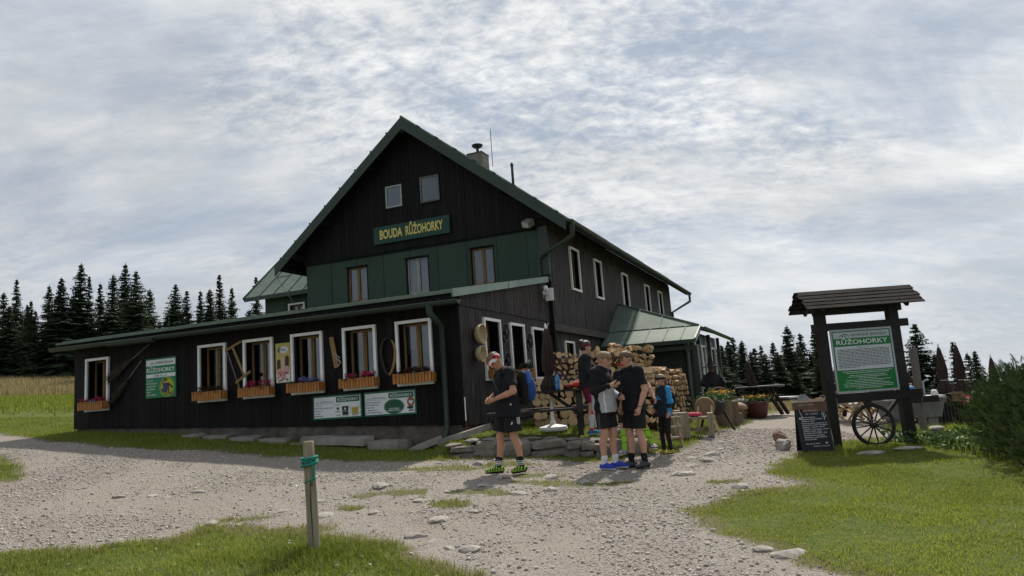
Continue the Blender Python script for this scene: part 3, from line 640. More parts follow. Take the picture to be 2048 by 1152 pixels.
    mb = MB(); mb.tube([(-.04, .0, -.02), (-.04, -.62, -.05)], .014, 6); mb.tube([(-.04, -.58, -.05), (-.04, -.58, .02)], .03, 8); mb.tube([(-.04, -.58, -.05), (-.04, -.58, -.17)], .01, 6); mb.build('bracket_arm', M_GALV, bx)
    MB().tube([(.06, 4.66, 2.95), (.09, 4.72, 3.10), (.07, 4.85, 3.25), (.06, 5.0, 3.3)], .018, 6).build('conduit', M_GALV, hut)
    # ---- wing on the far left
    wy, wl, wr = 7.4, -11.25, xl - .002
    ops = [(-10.15, -9.57, 4.1, 5.12)]
    mb = MB(); wall_grid(mb, wl, wr, lambda x: 1.5, lambda x: 5.62, ops, wy, wy + .2); mb.box(wl, wl + .2, wy + .2, 14, 1.5, 5.6); ww = mb.build('wing_wall', M_GREEN, hut)
    for x in (-10.35, -9.3, -8.4): MB().box(x - .012, x + .012, wy - .018, wy - .001, 4.0, 5.6).build('seam', M_GREEND, ww)
    window(hut, -9.86, wy - .002, 4.04, 0, .70, 1.14, .06, .14, 'full', seed=61)
    wz = lambda y: 5.52 + .86 * (y - 7.0); mb = MB(); ym = 10.7
    mb.hexa([(-11.8, 7.0, wz(7.0) - .09), (wr, 7.0, wz(7.0) - .09), (wr, ym, wz(ym) - .09), (-11.8, ym, wz(ym) - .09), (-11.8, 7.0, wz(7)), (wr, 7.0, wz(7)), (wr, ym, wz(ym)), (-11.8, ym, wz(ym))])
    mb.hexa([(-11.8, ym, wz(ym) - .09), (wr, ym, wz(ym) - .09), (wr, 14.4, wz(7.0) - .09), (-11.8, 14.4, wz(7.0) - .09), (-11.8, ym, wz(ym)), (wr, ym, wz(ym)), (wr, 14.4, wz(7)), (-11.8, 14.4, wz(7))])
    wo = mb.build('wing_roof', M_ROOF, hut)
    for i in range(6):
        x = -11.15 + i * .62; MB().beam((x, 7.0, wz(7.0) + .012), (x, ym, wz(ym) + .012), .024, .034).build('seam', M_GREEND, wo)
    for i in range(5): MB().beam((-11.13 + i * .62, 7.9 + (i % 2) * .8, wz(7.9 + (i % 2) * .8) + .004), (-10.55 + i * .62, 7.9 + (i % 2) * .8, wz(7.9 + (i % 2) * .8) + .004), .02, .012).build('cross_seam', M_GREEND, wo)
    MB().beam((-11.82, 6.98, wz(7) - .06), (-11.82, ym, wz(ym) - .06), .03, .16).build('verge_board', M_GREEND, wo); MB().box(-11.8, wr, 6.97, 6.995, wz(7) - .13, wz(7) + .01).build('eave_board', M_GREEND, wo)
    # ---- porch on the right side
    A = (.13, 12.1, 4.40); B = (.13, 17.8, 4.40); F = (.13, 10.45, 3.32); Cc = (3.05, 10.45, 3.27); D2 = (3.05, 17.8, 3.27); E1 = (.13, 9.4, 2.83); D1 = (3.0, 9.4, 2.81)
    pr = MB(); dn = Vector((0, 0, -.06))
    def slab(P): 
        P = [Vector(p) for p in P]; n = len(P); pr.add(P + [p + dn for p in P], [tuple(range(n)), tuple(reversed(range(n, 2 * n)))] + [(i, i + n, (i + 1) % n + n, (i + 1) % n) for i in range(n)])
    slab([A, F, Cc]); slab([A, Cc, D2, B]); slab([(.13, 10.45, 3.318), E1, D1, (3.05, 10.45, 3.268)])
    po = pr.build('porch_roof', M_ROOF, hut)
    L_ = lambda p, q, t: tuple(p[i] + (q[i] - p[i]) * t for i in range(3))
    for t in (.28, .48, .68, .86): 
        a = L_(E1, D1, t); b = L_(F, Cc, t); MB().beam((a[0], a[1], a[2] + .012), (b[0], b[1], b[2] + .012), .022, .03).build('seam', M_ROOF, po)
    MB().beam((E1[0] + .12, E1[1], E1[2] + .012), (F[0] + .12, F[1], F[2] + .012), .022, .03).build('seam', M_ROOF, po)
    for t, tt in ((.30, .30), (.58, .58)):
        a = L_(F, Cc, t); b = L_(A, Cc, tt); MB().beam((a[0], a[1], a[2] + .012), (b[0], b[1], b[2] + .012), .022, .03).build('seam', M_ROOF, po)
    MB().beam((F[0], F[1], F[2] + .012), (Cc[0], Cc[1], Cc[2] + .012), .03, .02).build('seam', M_GREEND, po)
    MB().tube([(A[0], A[1], A[2] + .015), (Cc[0], Cc[1], Cc[2] + .015)], .03, 6).build('hip_cap', M_ROOF, po)
    MB().beam((.1, 12.08, 4.42), (.1, 17.8, 4.42), .05, .05).build('wall_flashing', M_GREEND, po)
    MB().beam((E1[0], 9.38, 2.77), (3.02, 9.38, 2.75), .03, .12).build('eave_board', M_GREEND, po)
    MB().beam((3.04, 9.40, 2.78), (3.09, 10.45, 3.23), .04, .14).build('verge_board', M_FLASH, po)
    MB().beam((.2, 9.62, 2.60), (3.0, 9.62, 2.58), .1, .12).build('rail', M_GREEND, po)
    gutter('gutter', (3.16, 10.3, 3.20), (3.16, 18.0, 3.17), .08, M_GREEND, po)
    pw = MB(); pw.box(.3, 2.6, 10.75, 10.85, .4, 3.2); pw.box(2.5, 2.6, 10.85, 11.6, .4, 1.4); pw.box(2.5, 2.6, 12.6, 17.5, .4, 1.3); pw.box(2.5, 2.6, 10.85, 17.5, 2.8, 3.2); pw.box(.3, 2.6, 17.4, 17.5, .4, 3.2)
    pwo = pw.build('porch_wall', M_GREEND, hut)
    for (x, y) in ((2.98, 9.66), (2.72, 10.55), (2.72, 12.1), (2.72, 14.6), (2.72, 17.2)): MB().box(x - .06, x + .06, y - .06, y + .06, .3, 2.62 if y < 10 else 3.2).build('post', M_GREEND, pwo)
    for i, (ya, yb) in enumerate(((12.7, 13.5), (13.6, 14.4), (14.8, 15.8), (15.9, 17.1))):
        f = MB(); f.box(2.56, 2.63, ya, ya + .06, 1.3, 2.8); f.box(2.56, 2.63, yb - .06, yb, 1.3, 2.8); f.box(2.56, 2.63, ya + .06, yb - .06, 2.74, 2.8); f.box(2.56, 2.63, ya + .06, yb - .06, 1.3, 1.36); fo = f.build('window', M_WHITE, pwo)
        MB().box(2.585, 2.595, ya + .06, yb - .06, 1.36, 2.74).build('pane', M_PANE, fo)
    d = MB().box(2.52, 2.58, 11.62, 12.58, .42, 2.75).build('door', mat('door_green', (.03, .045, .04), rough=.4), pwo); MB().box(2.585, 2.59, 11.75, 12.45, 1.3, 2.6).build('door_glass', M_PANE, d); MB().box(2.592, 2.596, 11.85, 12.3, 1.9, 2.5).build('notice', M_LAMPW, d)
    o = MB().tube([(2.55, 10.5, 3.0), (2.55, 10.35, 2.6), (2.62, 10.2, 2.45), (2.62, 10.2, .5)], .055, 10).build('downpipe', M_GREEND, hut, smooth=True)
    pn = MB().box(2.62, 2.93, 10.70, 10.742, .9, 2.7).build('notice_panel', M_GREYSASH, pwo); MB().box(2.66, 2.89, 10.69, 10.698, 1.7, 2.5).build('pane', M_PANE, pn); MB().box(2.68, 2.87, 10.684, 10.688, 1.15, 1.6).build('notice', M_LAMPW, pn)
    MB().tube([(2.82, 10.62, .5), (2.82, 10.62, 2.9)], .035, 10).build('drain_pipe', M_GALV, pwo, smooth=True)
build_hut()
# ------------------------------------------------------------------ things fixed to the hut
M_SLAT = mat('orange_stained_slat', (.30, .115, .027), (.43, .185, .05), 6, .6, .2, 30, (4, 4, .8), objvar=.12)
M_TROUGH = mat('planter_inside', (.03, .015, .008), rough=.9)
M_LEAF = mat('box_leaves', (.012, .028, .010), (.035, .06, .02), 20, .6, attr='tint')
PETAL = {'pink': ((.42, .02, .075), (.62, .05, .13)), 'wine': ((.05, .010, .012), (.10, .022, .018)), 'blue': ((.07, .06, .24), (.35, .36, .62)), 'green': ((.02, .04, .012), (.05, .07, .02)), 'yellow': ((.45, .22, .03), (.7, .42, .06))}
def petal_mat(k): a, b = PETAL[k]; return mat(k + '_petals', a, b, 20, .6, attr='tint', transl=.25)
def leaf_cloud(n, fpos, size, seed, tri=False):
    """n small folded faces placed by fpos(rng)->xyz"""
    r = np.random.default_rng(seed); C = np.array([fpos(r) for _ in range(n)]); a = r.normal(size=(n, 3)); a /= np.linalg.norm(a, axis=1)[:, None]; b = np.cross(a, r.normal(size=(n, 3))); b /= np.linalg.norm(b, axis=1)[:, None]
    s = size * r.uniform(.6, 1.3, (n, 1)); up = np.cross(a, b) * s * .35
    V = np.stack([C - a * s, C - b * s * .7 + up, C + a * s, C + b * s * .7 + up], 1).reshape(-1, 3); i = np.arange(n) * 4
    F = np.concatenate([np.stack([i, i + 1, i + 2], 1), np.stack([i, i + 2, i + 3], 1)]); return V, F, np.repeat(r.random(n), 4)
def flower_box(x, y, z, rz, w, flora, label, seed):
    p = hw(x, y, z); t = thing('flower_box', label, 'flower box', p, HA + rz, 'flower boxes under the annex windows')
    d, h = .17, .15; mb = MB(); mb.box(-w / 2, w / 2, -d, -.02, .0, .02); mb.box(-w / 2, w / 2, -.02, .0, 0, h); mb.box(-w / 2, -w / 2 + .015, -d, -.02, .02, h); mb.box(w / 2 - .015, w / 2, -d, -.02, .02, h); mb.box(-w / 2 + .015, w / 2 - .015, -d, -d + .012, .02, h); mb.box(-w / 2 + .015, w / 2 - .015, -d + .012, -.02, .02, h - .03)
    mb.build('trough', M_TROUGH, t); n = 12; me = None; r = random.Random(seed)
    for i in range(n):
        if me is None:
            b = MB(); sw = w / n * .80; b.box(-sw / 2, sw / 2, -.018, 0, -.015, h + .03); me = mesh_from('slat', b.v, b.f, M_SLAT)
        obj('slat', me, t, (-w / 2 + (i + .5) * w / n, -d - .002, r.uniform(-.008, .008)), rot=(0, r.uniform(-.02, .02), 0))
    for s in (-1, 1):
        b = MB(); b.box(0, .018, -.16, -.02, -.01, h + .02); b.build('end_board', M_SLAT, t, loc=(s * (w / 2 + .001) - (.018 if s < 0 else 0), 0, 0))
    if flora:
        kinds = flora if isinstance(flora, (list, tuple)) else [flora]
        def spread(lo, hi, zc, zr): return lambda r: (r.uniform(lo, hi), r.normal(-.10, .05), zc + abs(r.normal(0, zr)) - .3 * zr)
        V, F, T = leaf_cloud(260, spread(-w * .44, w * .44, h - .01, .05), .022, seed); tag(obj('leaves', fast_mesh('leaves', V, F, M_LEAF, {'tint': T}), t), kind='stuff')
        for k, q in enumerate(kinds):
            lo, hi, zc, zr, n_ = q[1:]; rr = np.random.default_rng(seed + k); cs = [(rr.uniform(lo, hi) * w, rr.normal(-.11, .035), zc + rr.uniform(0, zr)) for _ in range(max(5, n_ // 22))]
            def pos(r, cs=cs): c = cs[r.integers(len(cs))]; return (c[0] + r.normal(0, .026), c[1] + r.normal(0, .024), c[2] + r.normal(0, .018))
            V, F, T = leaf_cloud(n_, pos, .016, seed + 5 + k); tag(obj('blossoms', fast_mesh('blossoms', V, F, petal_mat(q[0]), {'tint': T}), t), kind='stuff')
    return t
BX = [-9.90, -6.22, -4.90, -3.59, -2.265, -.98]
FL = [([('pink', -.45, .45, .19, .08, 320), ('blue', -.1, .2, .16, .03, 80)], 'slatted orange flower box with red and violet flowers on the leftmost window'),
      ([('wine', -.32, .38, .17, .10, 420)], 'orange flower box of withered dark red plants between poster and bow saw'),
      ([('pink', -.34, .48, .19, .10, 420)], 'orange flower box of pink flowers just left of the ice cream poster'),
      ([('blue', -.15, .42, .20, .09, 380), ('wine', -.42, .05, .14, .06, 240)], 'orange flower box with violet-blue and dark red flowers right of ice cream poster'),
      ([('pink', -.33, -.12, .19, .10, 200), ('pink', .02, .47, .21, .09, 320)], 'orange flower box of pink flowers above the two menu boards'),
      ([('wine', -.40, .42, .19, .10, 520)], 'orange flower box of dull dark red flowers beside the green downpipe')]
for i, x in enumerate(BX): flower_box(x + .04, -.085, 1.925, 0, .86, *FL[i], seed=100 + i)
flower_box(.085, 1.46, 1.93, math.pi / 2, .80, None, 'empty orange flower box on the side window behind the bowed man', 120)
flower_box(.085, 2.84, 1.93, math.pi / 2, .80, [('green', -.45, .45, .18, .14, 500)], 'flower box of dry greenery on the middle side window', 121)

# ---- boards with print. canonical frame: x right, z up, -y outward
M_SGREEN = mat('sign_green', (.012, .20, .085), rough=.35); M_SGREEN2 = mat('sign_green_dark', (.010, .11, .055), rough=.4); M_SWHITE = mat('sign_white', (.70, .73, .76), (.76, .78, .80), 5, .4)
M_SINK = mat('sign_ink', (.03, .035, .035), rough=.5); M_SPALE = mat('sign_lettering_white', (.78, .82, .80), rough=.45); M_SGREY = mat('sign_grey', (.33, .36, .38), rough=.5)
def rect(mb, x0, x1, z0, z1, y, mi=0, t=.0): mb.add([(x0, y, z0), (x1, y, z0), (x1, y, z1), (x0, y, z1)], [(0, 1, 2, 3)], mi)
def poly(mb, P, y, mi=0): mb.add([(x, y, z) for x, z in P], [tuple(range(len(P)))], mi)
def ell(cx, cz, rx, rz_, n=20, a=0.0):
    c, s = math.cos(a), math.sin(a); return [(cx + rx * math.cos(q) * c - rz_ * math.sin(q) * s, cz + rx * math.cos(q) * s + rz_ * math.sin(q) * c) for q in [2 * math.pi * i / n for i in range(n)]]
def hut_logo(mb, x, z, s, y, mi=0, mi2=None):      # little roofs under a hill line
    P = [(-.5, 0), (-.2, .20), (.05, .26), (.25, .22), (.5, .02), (.42, .02), (.24, .16), (.05, .20), (-.2, .14), (-.42, 0)]
    poly(mb, [(x + a * s, z + b * s) for a, b in P], y, mi); k = mi if mi2 is None else mi2
    for q in (-.14, .08): poly(mb, [(x + (q + a) * s, z + b * s) for a, b in ((-.08, 0), (.08, 0), (.06, .08), (0, .13), (-.06, .08))], y, k)

def name_board():
    t = thing('name_board', 'green name board with yellow letters reading BOUDA RUZOHORKY on the gable', 'sign', hw(-3.935, 5.165, 6.40), HA)
    MB().box(-1.245, 1.245, -.035, 0, -.255, .255).build('board', mat('name_board_green', (.008, .042, .030), (.012, .055, .040), 4, .5), t)
    mb = MB(); put_text(mb, 'BOUDA', -1.04, -.040, -.115, .27, .76, .028); put_text(mb, 'RŮŽOHORKY', -.17, -.040, -.115, .27, 1.21, .026)
    mb.build('lettering', mat('yellow_lettering', (.62, .50, .12), (.72, .60, .18), 9, .5), t)
name_board()
def witch_poster():
    t = thing('wall_poster', 'green wall poster with a broom-riding witch beside the two besoms', 'sign', hw(-7.79, -.032, 2.06), HA)
    w, h = .96, .93; MB().box(-w / 2, w / 2, -.02, 0, 0, h).build('panel', M_SGREEN2, t)
    mb = MB(); y = -.022; rect(mb, -w / 2 + .02, w / 2 - .02, .02, .47, y, 1); rect(mb, -w / 2 + .02, w / 2 - .02, .475, .56, y, 0); rect(mb, -w / 2 + .02, w / 2 - .02, .56, .75, y, 2); rect(mb, -w / 2 + .02, w / 2 - .02, .75, .89, y, 0)
    poly(mb, ell(.20, .24, .24, .235, 28), y - .001, 3); poly(mb, ell(.20, .26, .17, .17, 24), y - .0015, 4)
    y -= .0025
    poly(mb, [(.05, .36), (.11, .33), (.20, .30), (.26, .22), (.22, .14), (.10, .10), (.02, .16), (.08, .22)], y, 5)              # cloak
    poly(mb, [(.13, .33), (.26, .34), (.40, .22), (.33, .20), (.30, .26), (.22, .24)], y - .0005, 6)
    poly(mb, [(.10, .40), (.13, .46), (.17, .44), (.22, .40), (.27, .42), (.16, .36), (.04, .37)], y - .0005, 6)               # hat
    poly(mb, ell(.145, .365, .03, .035, 12), y - .001, 7); poly(mb, [(.0, .19), (.40, .04), (.405, .055), (.01, .205)], y - .001, 6); poly(mb, [(.27, .05), (.42, .02), (.40, .12), (.30, .12)], y - .001, 8); poly(mb, [(.23, .25), (.27, .25), (.28, .10), (.25, .08)], y - .0012, 6); poly(mb, [(.17, .13), (.20, .13), (.18, .04), (.15, .04)], y - .0012, 6)
    mb.build('print', [M_SWHITE, M_SGREEN, M_SGREEN, mat('print_lime', (.20, .33, .03), rough=.5), mat('print_yellow', (.52, .47, .02), rough=.5), mat('print_violet', (.065, .05, .15), rough=.6), M_SINK, mat('print_skin', (.42, .24, .16), rough=.6), mat('print_straw', (.30, .20, .10), rough=.6)], t)
    tx = MB(); y = -.0265
    put_text(tx, 'HORSKÁ BOUDA', -.16, y, .79, .055, .55, mi=1); hut_logo(tx, -.26, .785, .16, y, 1); put_text(tx, 'RŮŽOHORKY', -.44, y, .60, .10, .88, .012); put_text(tx, '1280 m n.m.', -.2, y, .495, .045, .42, mi=1)
    for i, s in enumerate(('ÚTULNÁ', 'RESTAURACE', 'A MOŽNOST', 'PRODEJNY', 'DEKY', 'ČARODĚJKY')): put_text(tx, s, -.44, y, .39 - i * .066, .034, .034 * len(s), .006)
    tag(tx.build('lettering', [M_SPALE, M_SINK], t), kind='stuff')
witch_poster()
def ice_poster():
    t = thing('ice_cream_poster', 'yellow ice cream poster between two annex windows', 'poster', hw(-4.235, -.032, 2.15), HA)
    w, h = .385, .85; MB().box(-w / 2, w / 2, -.012, 0, 0, h).build('panel', mat('poster_yellow', (.42, .34, .09), (.50, .42, .13), 2, .4), t)
    mb = MB(); y = -.0135
    poly(mb, [(-.18, .01), (.18, .01), (.18, .26), (.1, .20), (-.05, .25), (-.18, .20)], y, 0)
    poly(mb, ell(.02, .70, .135, .075, 22, .12), y, 0); poly(mb, [(-.11, .66), (-.13, .70), (-.10, .75), (-.04, .77), (-.08, .72), (-.08, .68), (-.04, .64)], y - .001, 1)
    for cx, cz, a, m in ((-.09, .37, .05, 2), (.10, .44, -.05, 2), (.0, .42, 0, 3)):
        poly(mb, [(cx - .055 + .0, cz - .2), (cx + .055, cz - .2), (cx + .055 - a * .3, cz + .08), (cx + .03 - a * .3, cz + .13), (cx - .03 - a * .3, cz + .13), (cx - .055 - a * .3, cz + .08)], y - .001 - .0004 * m, m)
    for cx, cz in ((-.09, .22), (.10, .27), (.0, .16)): poly(mb, ell(cx, cz, .075, .09, 12), y - .003, 4)
    r = random.Random(4)
    for i in range(14): poly(mb, ell(r.uniform(-.15, .16), r.uniform(.03, .24), .025, .022, 8), y - .0035, 5 if i % 3 else 6)
    put_text(mb, 'Prima', -.065, y - .002, .685, .05, .15, .015, mi=1, shear=.2)
    mb.build('print', [mat('poster_white', (.62, .63, .63), rough=.4), mat('print_navy', (.02, .03, .13), rough=.5), mat('print_chocolate', (.06, .022, .012), rough=.4), mat('print_cream', (.5, .42, .27), rough=.5), mat('print_pink', (.50, .16, .17), (.62, .42, .40), 40, .5), mat('print_red', (.36, .03, .025), rough=.5), mat('print_mint', (.12, .26, .16), rough=.5)], t)
ice_poster()
def menu_board(x, beer, label):
    t = thing('menu_board', label, 'sign', hw(x, -.032, 1.315), HA, 'menu boards under the annex windows'); w, h = 1.215, .49
    MB().box(-w / 2, w / 2, -.018, 0, 0, h).build('panel', M_SGREEN2, t); y = -.0195
    mb = MB(); rect(mb, -w / 2 + .035, w / 2 - .035, .035, h - .035, y, 0); rect(mb, -.02, w / 2 - .05, h - .155, h - .045, y - .001, 1); rect(mb, -w / 2 + .05, -.05, h - .175, h - .171, y - .001, 2)
    tx = MB(); yt = y - .0022; hut_logo(tx, -w / 2 + .11, h - .155, .1, yt, 1); put_text(tx, 'HORSKÁ BOUDA', -w / 2 + .17, yt, h - .15, .034, .36, mi=1); put_text(tx, 'RŮŽOHORKY', 0.02, yt, h - .132, .058, .50, .004)
    ys = [.265, .215, .165, .115, .065]
    if beer:
        put_text(tx, 'Doporučujeme:', -w / 2 + .055, yt, .275, .022, .20, mi=1)
        for s, z in zip(('Plzeňský Prazdroj 12°', 'Kozel 11°', 'Kofola', 'Malinovka'), (.22, .165, .11, .06)): put_text(tx, s, -w / 2 + .055, yt, z, .032, .0225 * len(s), .010, mi=1)
        put_text(tx, 'Budvar', -.06, yt, .275, .034, .15, .004, mi=2); put_text(tx, 'Výčep', -.05, yt, .135, .03, .13, .008, mi=1); put_text(tx, 'cajků', -.04, yt, .065, .028, .12, .010, mi=1); poly(tx, ell(.02, .21, .032, .028, 12), yt, 1)
        for (cx, m, f) in ((.20, 3, .0), (.44, 4, .03)):
            poly(mb, [(cx - .075, .05), (cx + .075, .05), (cx + .085, .27), (cx - .085, .27)], y - .001, 5); poly(mb, [(cx - .066, .075), (cx + .066, .075), (cx + .074, .25 - f), (cx - .074, .25 - f)], y - .002, m); poly(mb, [(cx - .08, .25 - f), (cx + .08, .25 - f), (cx + .07, .29), (cx - .07, .29)], y - .0025, 0)
            for a, b in zip(range(8), range(1, 9)):
                q = lambda k, r_: (cx + .085 + r_ * math.sin(math.pi * k / 8), .16 + r_ * 1.3 * math.cos(math.pi * k / 8)); poly(mb, [q(a, .06), q(b, .06), q(b, .045), q(a, .045)], y - .001, 5)
        poly(tx, ell(.20, .20, .02, .022, 10), yt - .001, 0); put_text(tx, 'Kozel', .155, yt - .001, .145, .022, .09, .01)
    else:
        for s, z in zip(('Káva rozpustná', 'Káva lógrová', 'Espresso', 'Cappuccino', 'Latte Macchiato'), ys): put_text(tx, s, -w / 2 + .055, yt, z, .032, .0245 * len(s), .010, mi=1)
        st = []; n = 34
        for i in range(2 * n): rr = 1.0 if i % 2 == 0 else .87; a = math.pi * i / n; st.append((.10 + .25 * rr * math.cos(a), .175 + .155 * rr * math.sin(a)))
        poly(mb, st, y - .0012, 1)
        for s, z, ww, m in (('ke každé kávě', .235, .24, 1), ('z naší nabídky', .19, .33, 1), ('Jsou balení', .125, .22, 0), ('DOMÁCÍ SUŠENKY', .085, .30, 0)): put_text(tx, s, .10, yt - .001, z, .03, ww, .008, 'CENTER', m)
        poly(mb, ell(.49, .17, .06, .075, 18), y - .001, 5); poly(mb, ell(.485, .245, .083, .095, 24), y - .0015, 6); poly(mb, [(.485, .19), (.54, .25), (.52, .28), (.49, .26), (.46, .28), (.435, .25)], y - .002, 0); poly(mb, ell(.47, .135, .075, .028, 16), y - .002, 2)
        for i in range(7): poly(mb, ell(.44 + i * .018, .07 + .008 * (i % 3), .014, .012, 8), y - .002, 2)
    mb.build('print', [M_SWHITE, M_SGREEN2, M_SINK, mat('dark_beer', (.016, .009, .009), rough=.4), mat('pale_beer', (.42, .32, .03), rough=.4), mat('glass_grey', (.38, .41, .43), rough=.4), mat('latte_brown', (.28, .11, .035), rough=.5)], t)
    tag(tx.build('lettering', [M_SPALE, M_SINK, M_SGREY], t), kind='stuff')
menu_board(-2.868, True, 'white and green menu board with two beer mugs, left of the coffee board')
menu_board(-1.605, False, 'white and green coffee menu board with a green starburst, right of the beer board')

# ---- old tools on the front wall
M_OLDWOOD = mat('old_yellow_wood', (.20, .125, .045), (.34, .22, .09), 5, .7, .4, 20, (1, 1, 1), objvar=.1); M_TWIG = mat('birch_twigs', (.028, .021, .017), (.075, .055, .043), 10, .85); M_LEATHER = mat('old_leather', (.010, .009, .009), (.022, .018, .016), 9, .6)
M_HANDLE = mat('grey_handle', (.13, .10, .08), (.21, .17, .135), 6, .75)
def besom(a, b, label, seed):
    t = thing('besom', label, 'broom', hw(*a), HA, 'besoms hung on the annex wall'); d = Vector(b) - Vector(a)
    MB().tube([(0, 0, 0), d * .56], .013, 8).build('handle', M_HANDLE, t); r = np.random.default_rng(seed); mb = MB(); s = d * .42
    for i in range(70):
        q = r.normal(0, 1, 3); e = d * r.uniform(.9, 1.06) + Vector((q[0] * .055, -abs(q[1]) * .02 - .01, q[2] * .055)); m_ = d * .68 + Vector((q[0] * .028, -abs(q[1]) * .018 - .01, q[2] * .028)); mb.tube([s + Vector(q) * .006, m_, e], [.007, .008, .004], 4)
    mb.build('twigs', M_TWIG, t)
    for k in (.47, .55): MB().tube([d * k, d * (k + .02)], .034, 10).build('binding', M_LEATHER, t)
besom((-8.12, -.075, 3.34), (-9.44, -.075, 2.62), 'upper besom hung slanting by the leftmost window', 1)
besom((-8.38, -.075, 2.97), (-9.32, -.075, 2.08), 'lower besom pointing down left of the witch poster', 2)
def bow_saw():
    t = thing('bow_saw', 'old wooden bow saw hung slanting between two windows', 'saw', hw(-5.45, -.07, 2.7), HA); o = Vector((-5.45, 0, 2.7)); q = lambda x, z: Vector((x, 0, z)) - o
    MB().beam(q(-5.80, 2.97), q(-5.34, 3.14), .035, .05).build('arm', M_OLDWOOD, t); MB().beam(q(-5.52, 2.24), q(-5.10, 2.46), .035, .05).build('arm', M_OLDWOOD, t)
    MB().beam(q(-5.60, 3.045), q(-5.265, 2.375), .032, .045).build('stretcher', M_OLDWOOD, t); MB().beam(q(-5.76, 2.96), q(-5.44, 2.17), .006, .035).build('blade', mat('rusty_blade', (.07, .055, .045), (.16, .14, .12), 12, .5, metal=.5), t); MB().tube([q(-5.46, 2.24), q(-5.42, 2.10)], .02, 8).build('grip', M_OLDWOOD, t)
bow_saw()
def old_tool():
    t = thing('wooden_tool', 'old wooden carpentry tool with an iron bracket between two windows', 'tool', hw(-2.88, -.065, 2.68), HA)
    MB().beam((-.06, 0, .32), (.05, 0, -.32), .045, .09, up=(1, 0, 0)).build('stock', M_OLDWOOD, t); MB().beam((.0, -.03, .30), (.10, -.03, -.28), .02, .03, up=(1, 0, 0)).build('rib', M_OLDWOOD, t)
    mb = MB(); mb.tube([(.04, -.03, -.02), (.12, -.05, -.10), (.18, -.05, -.13)], .014, 6); mb.tube([(.06, -.03, -.12), (.19, -.05, -.22), (.10, -.04, -.30)], .018, 6); mb.tube([(.13, -.05, -.16), (.16, -.05, -.20)], .02, 6); mb.build('hook', mat('pale_iron', (.25, .22, .18), (.38, .34, .28), 9, .6), t)
old_tool()
def collar():
    t = thing('horse_collar', 'old horse collar of black leather and worn wood by the last front window', 'horse collar', hw(-1.585, -.07, 2.50), HA)
    P = [(.02 + .155 * math.sin(a) * (1 - .28 * math.cos(a)), -.01, -.02 + .36 * -math.cos(a)) for a in [i * math.pi / 14 for i in range(15)]]; Q = [(-p[0] + .03, -.0, p[2]) for p in P]
    MB().tube(P[1:13], [.018, .026, .028, .03, .03, .03, .028, .027, .025, .022, .02, .014], 8).build('wooden_hame', M_OLDWOOD, t, smooth=True); MB().tube(Q, .035, 8).build('leather_pad', M_LEATHER, t, smooth=True); MB().tube([P[12], (.03, -.01, .36), Q[13]], .02, 8).build('strap', M_LEATHER, t)
    MB().tube([P[0], P[1], P[2], P[3]], .03, 8).build('leather_base', M_OLDWOOD, t)
collar()
# ---- side wall decoration
M_BASK = mat('pale_basket', (.42, .33, .19), (.58, .47, .29), 9, .75, .5, 40, (1, 1, 6))
for y, z, R, lab in ((.66, 2.80, .20, 'large round wooden bowl hung on the side wall, the upper of two'), (.62, 2.40, .165, 'small round wooden bowl hung on the side wall, the lower of two')):
    t = thing('wooden_bowl', lab, 'bowl', hw(.05, y, z), HA, 'bowls on the annex side wall'); MB().lathe([(R * .5, .0), (R * .85, .04), (R * .98, .10), (R, .15), (R * .93, .15), (R * .90, .10), (R * .75, .045), (R * .4, .02)], (0, 0, 0), 26, axis='x').build('bowl', M_BASK, t, smooth=True); MB().ring((.15, 0, 0), R * .965, .010, 'x', 26, 6).build('rim', M_BASK, t)
for y, z, R, lab in ((2.10, 2.92, .19, 'small black iron wheel high between first and second side windows'), (2.10, 2.30, .18, 'small black iron wheel low between first and second side windows'), (3.50, 2.78, .20, 'black iron wheel between the second and third side windows')):
    t = thing('iron_wheel', lab, 'wheel', hw(.075, y, z), HA, 'iron wheels on the annex side wall'); MB().ring((0, 0, 0), R, .02, 'x', 24, 6).build('rim', M_IRON, t); MB().lathe([(.045, -.03), (.045, .04)], (0, 0, 0), 12, axis='x').build('hub', M_IRON, t)
    for k in range(5): a = k * 2 * math.pi / 5 + .3; MB().tube([(0, .03 * math.cos(a), .03 * math.sin(a)), (0, R * math.cos(a), R * math.sin(a))], .013, 6).build('spoke', M_IRON, t)
t = thing('hanging_hoop', 'thin grey metal hoop hung beside the third side window', 'hoop', hw(.075, 3.42, 2.0), HA); MB().tube([(0, .30 * math.cos(a) * -.5, .33 * math.sin(a)) for a in [i * math.pi / 12 for i in range(-3, 16)]], .014, 6).build('hoop', M_GALV, t)
p = hw(.30, -.52, 0); t = thing('snow_pole', 'slim red and white chained snow pole at the annex corner', 'pole', (p.x, p.y, zg1(p.x, p.y) - .02))
for i in range(9): MB().tube([(0, 0, i * .085), (.002 * (i % 2), 0, i * .085 + .083)], .011, 8).build('band', mat('pole_red', (.12, .025, .03), rough=.5) if i < 4 else M_LAMPW, t)
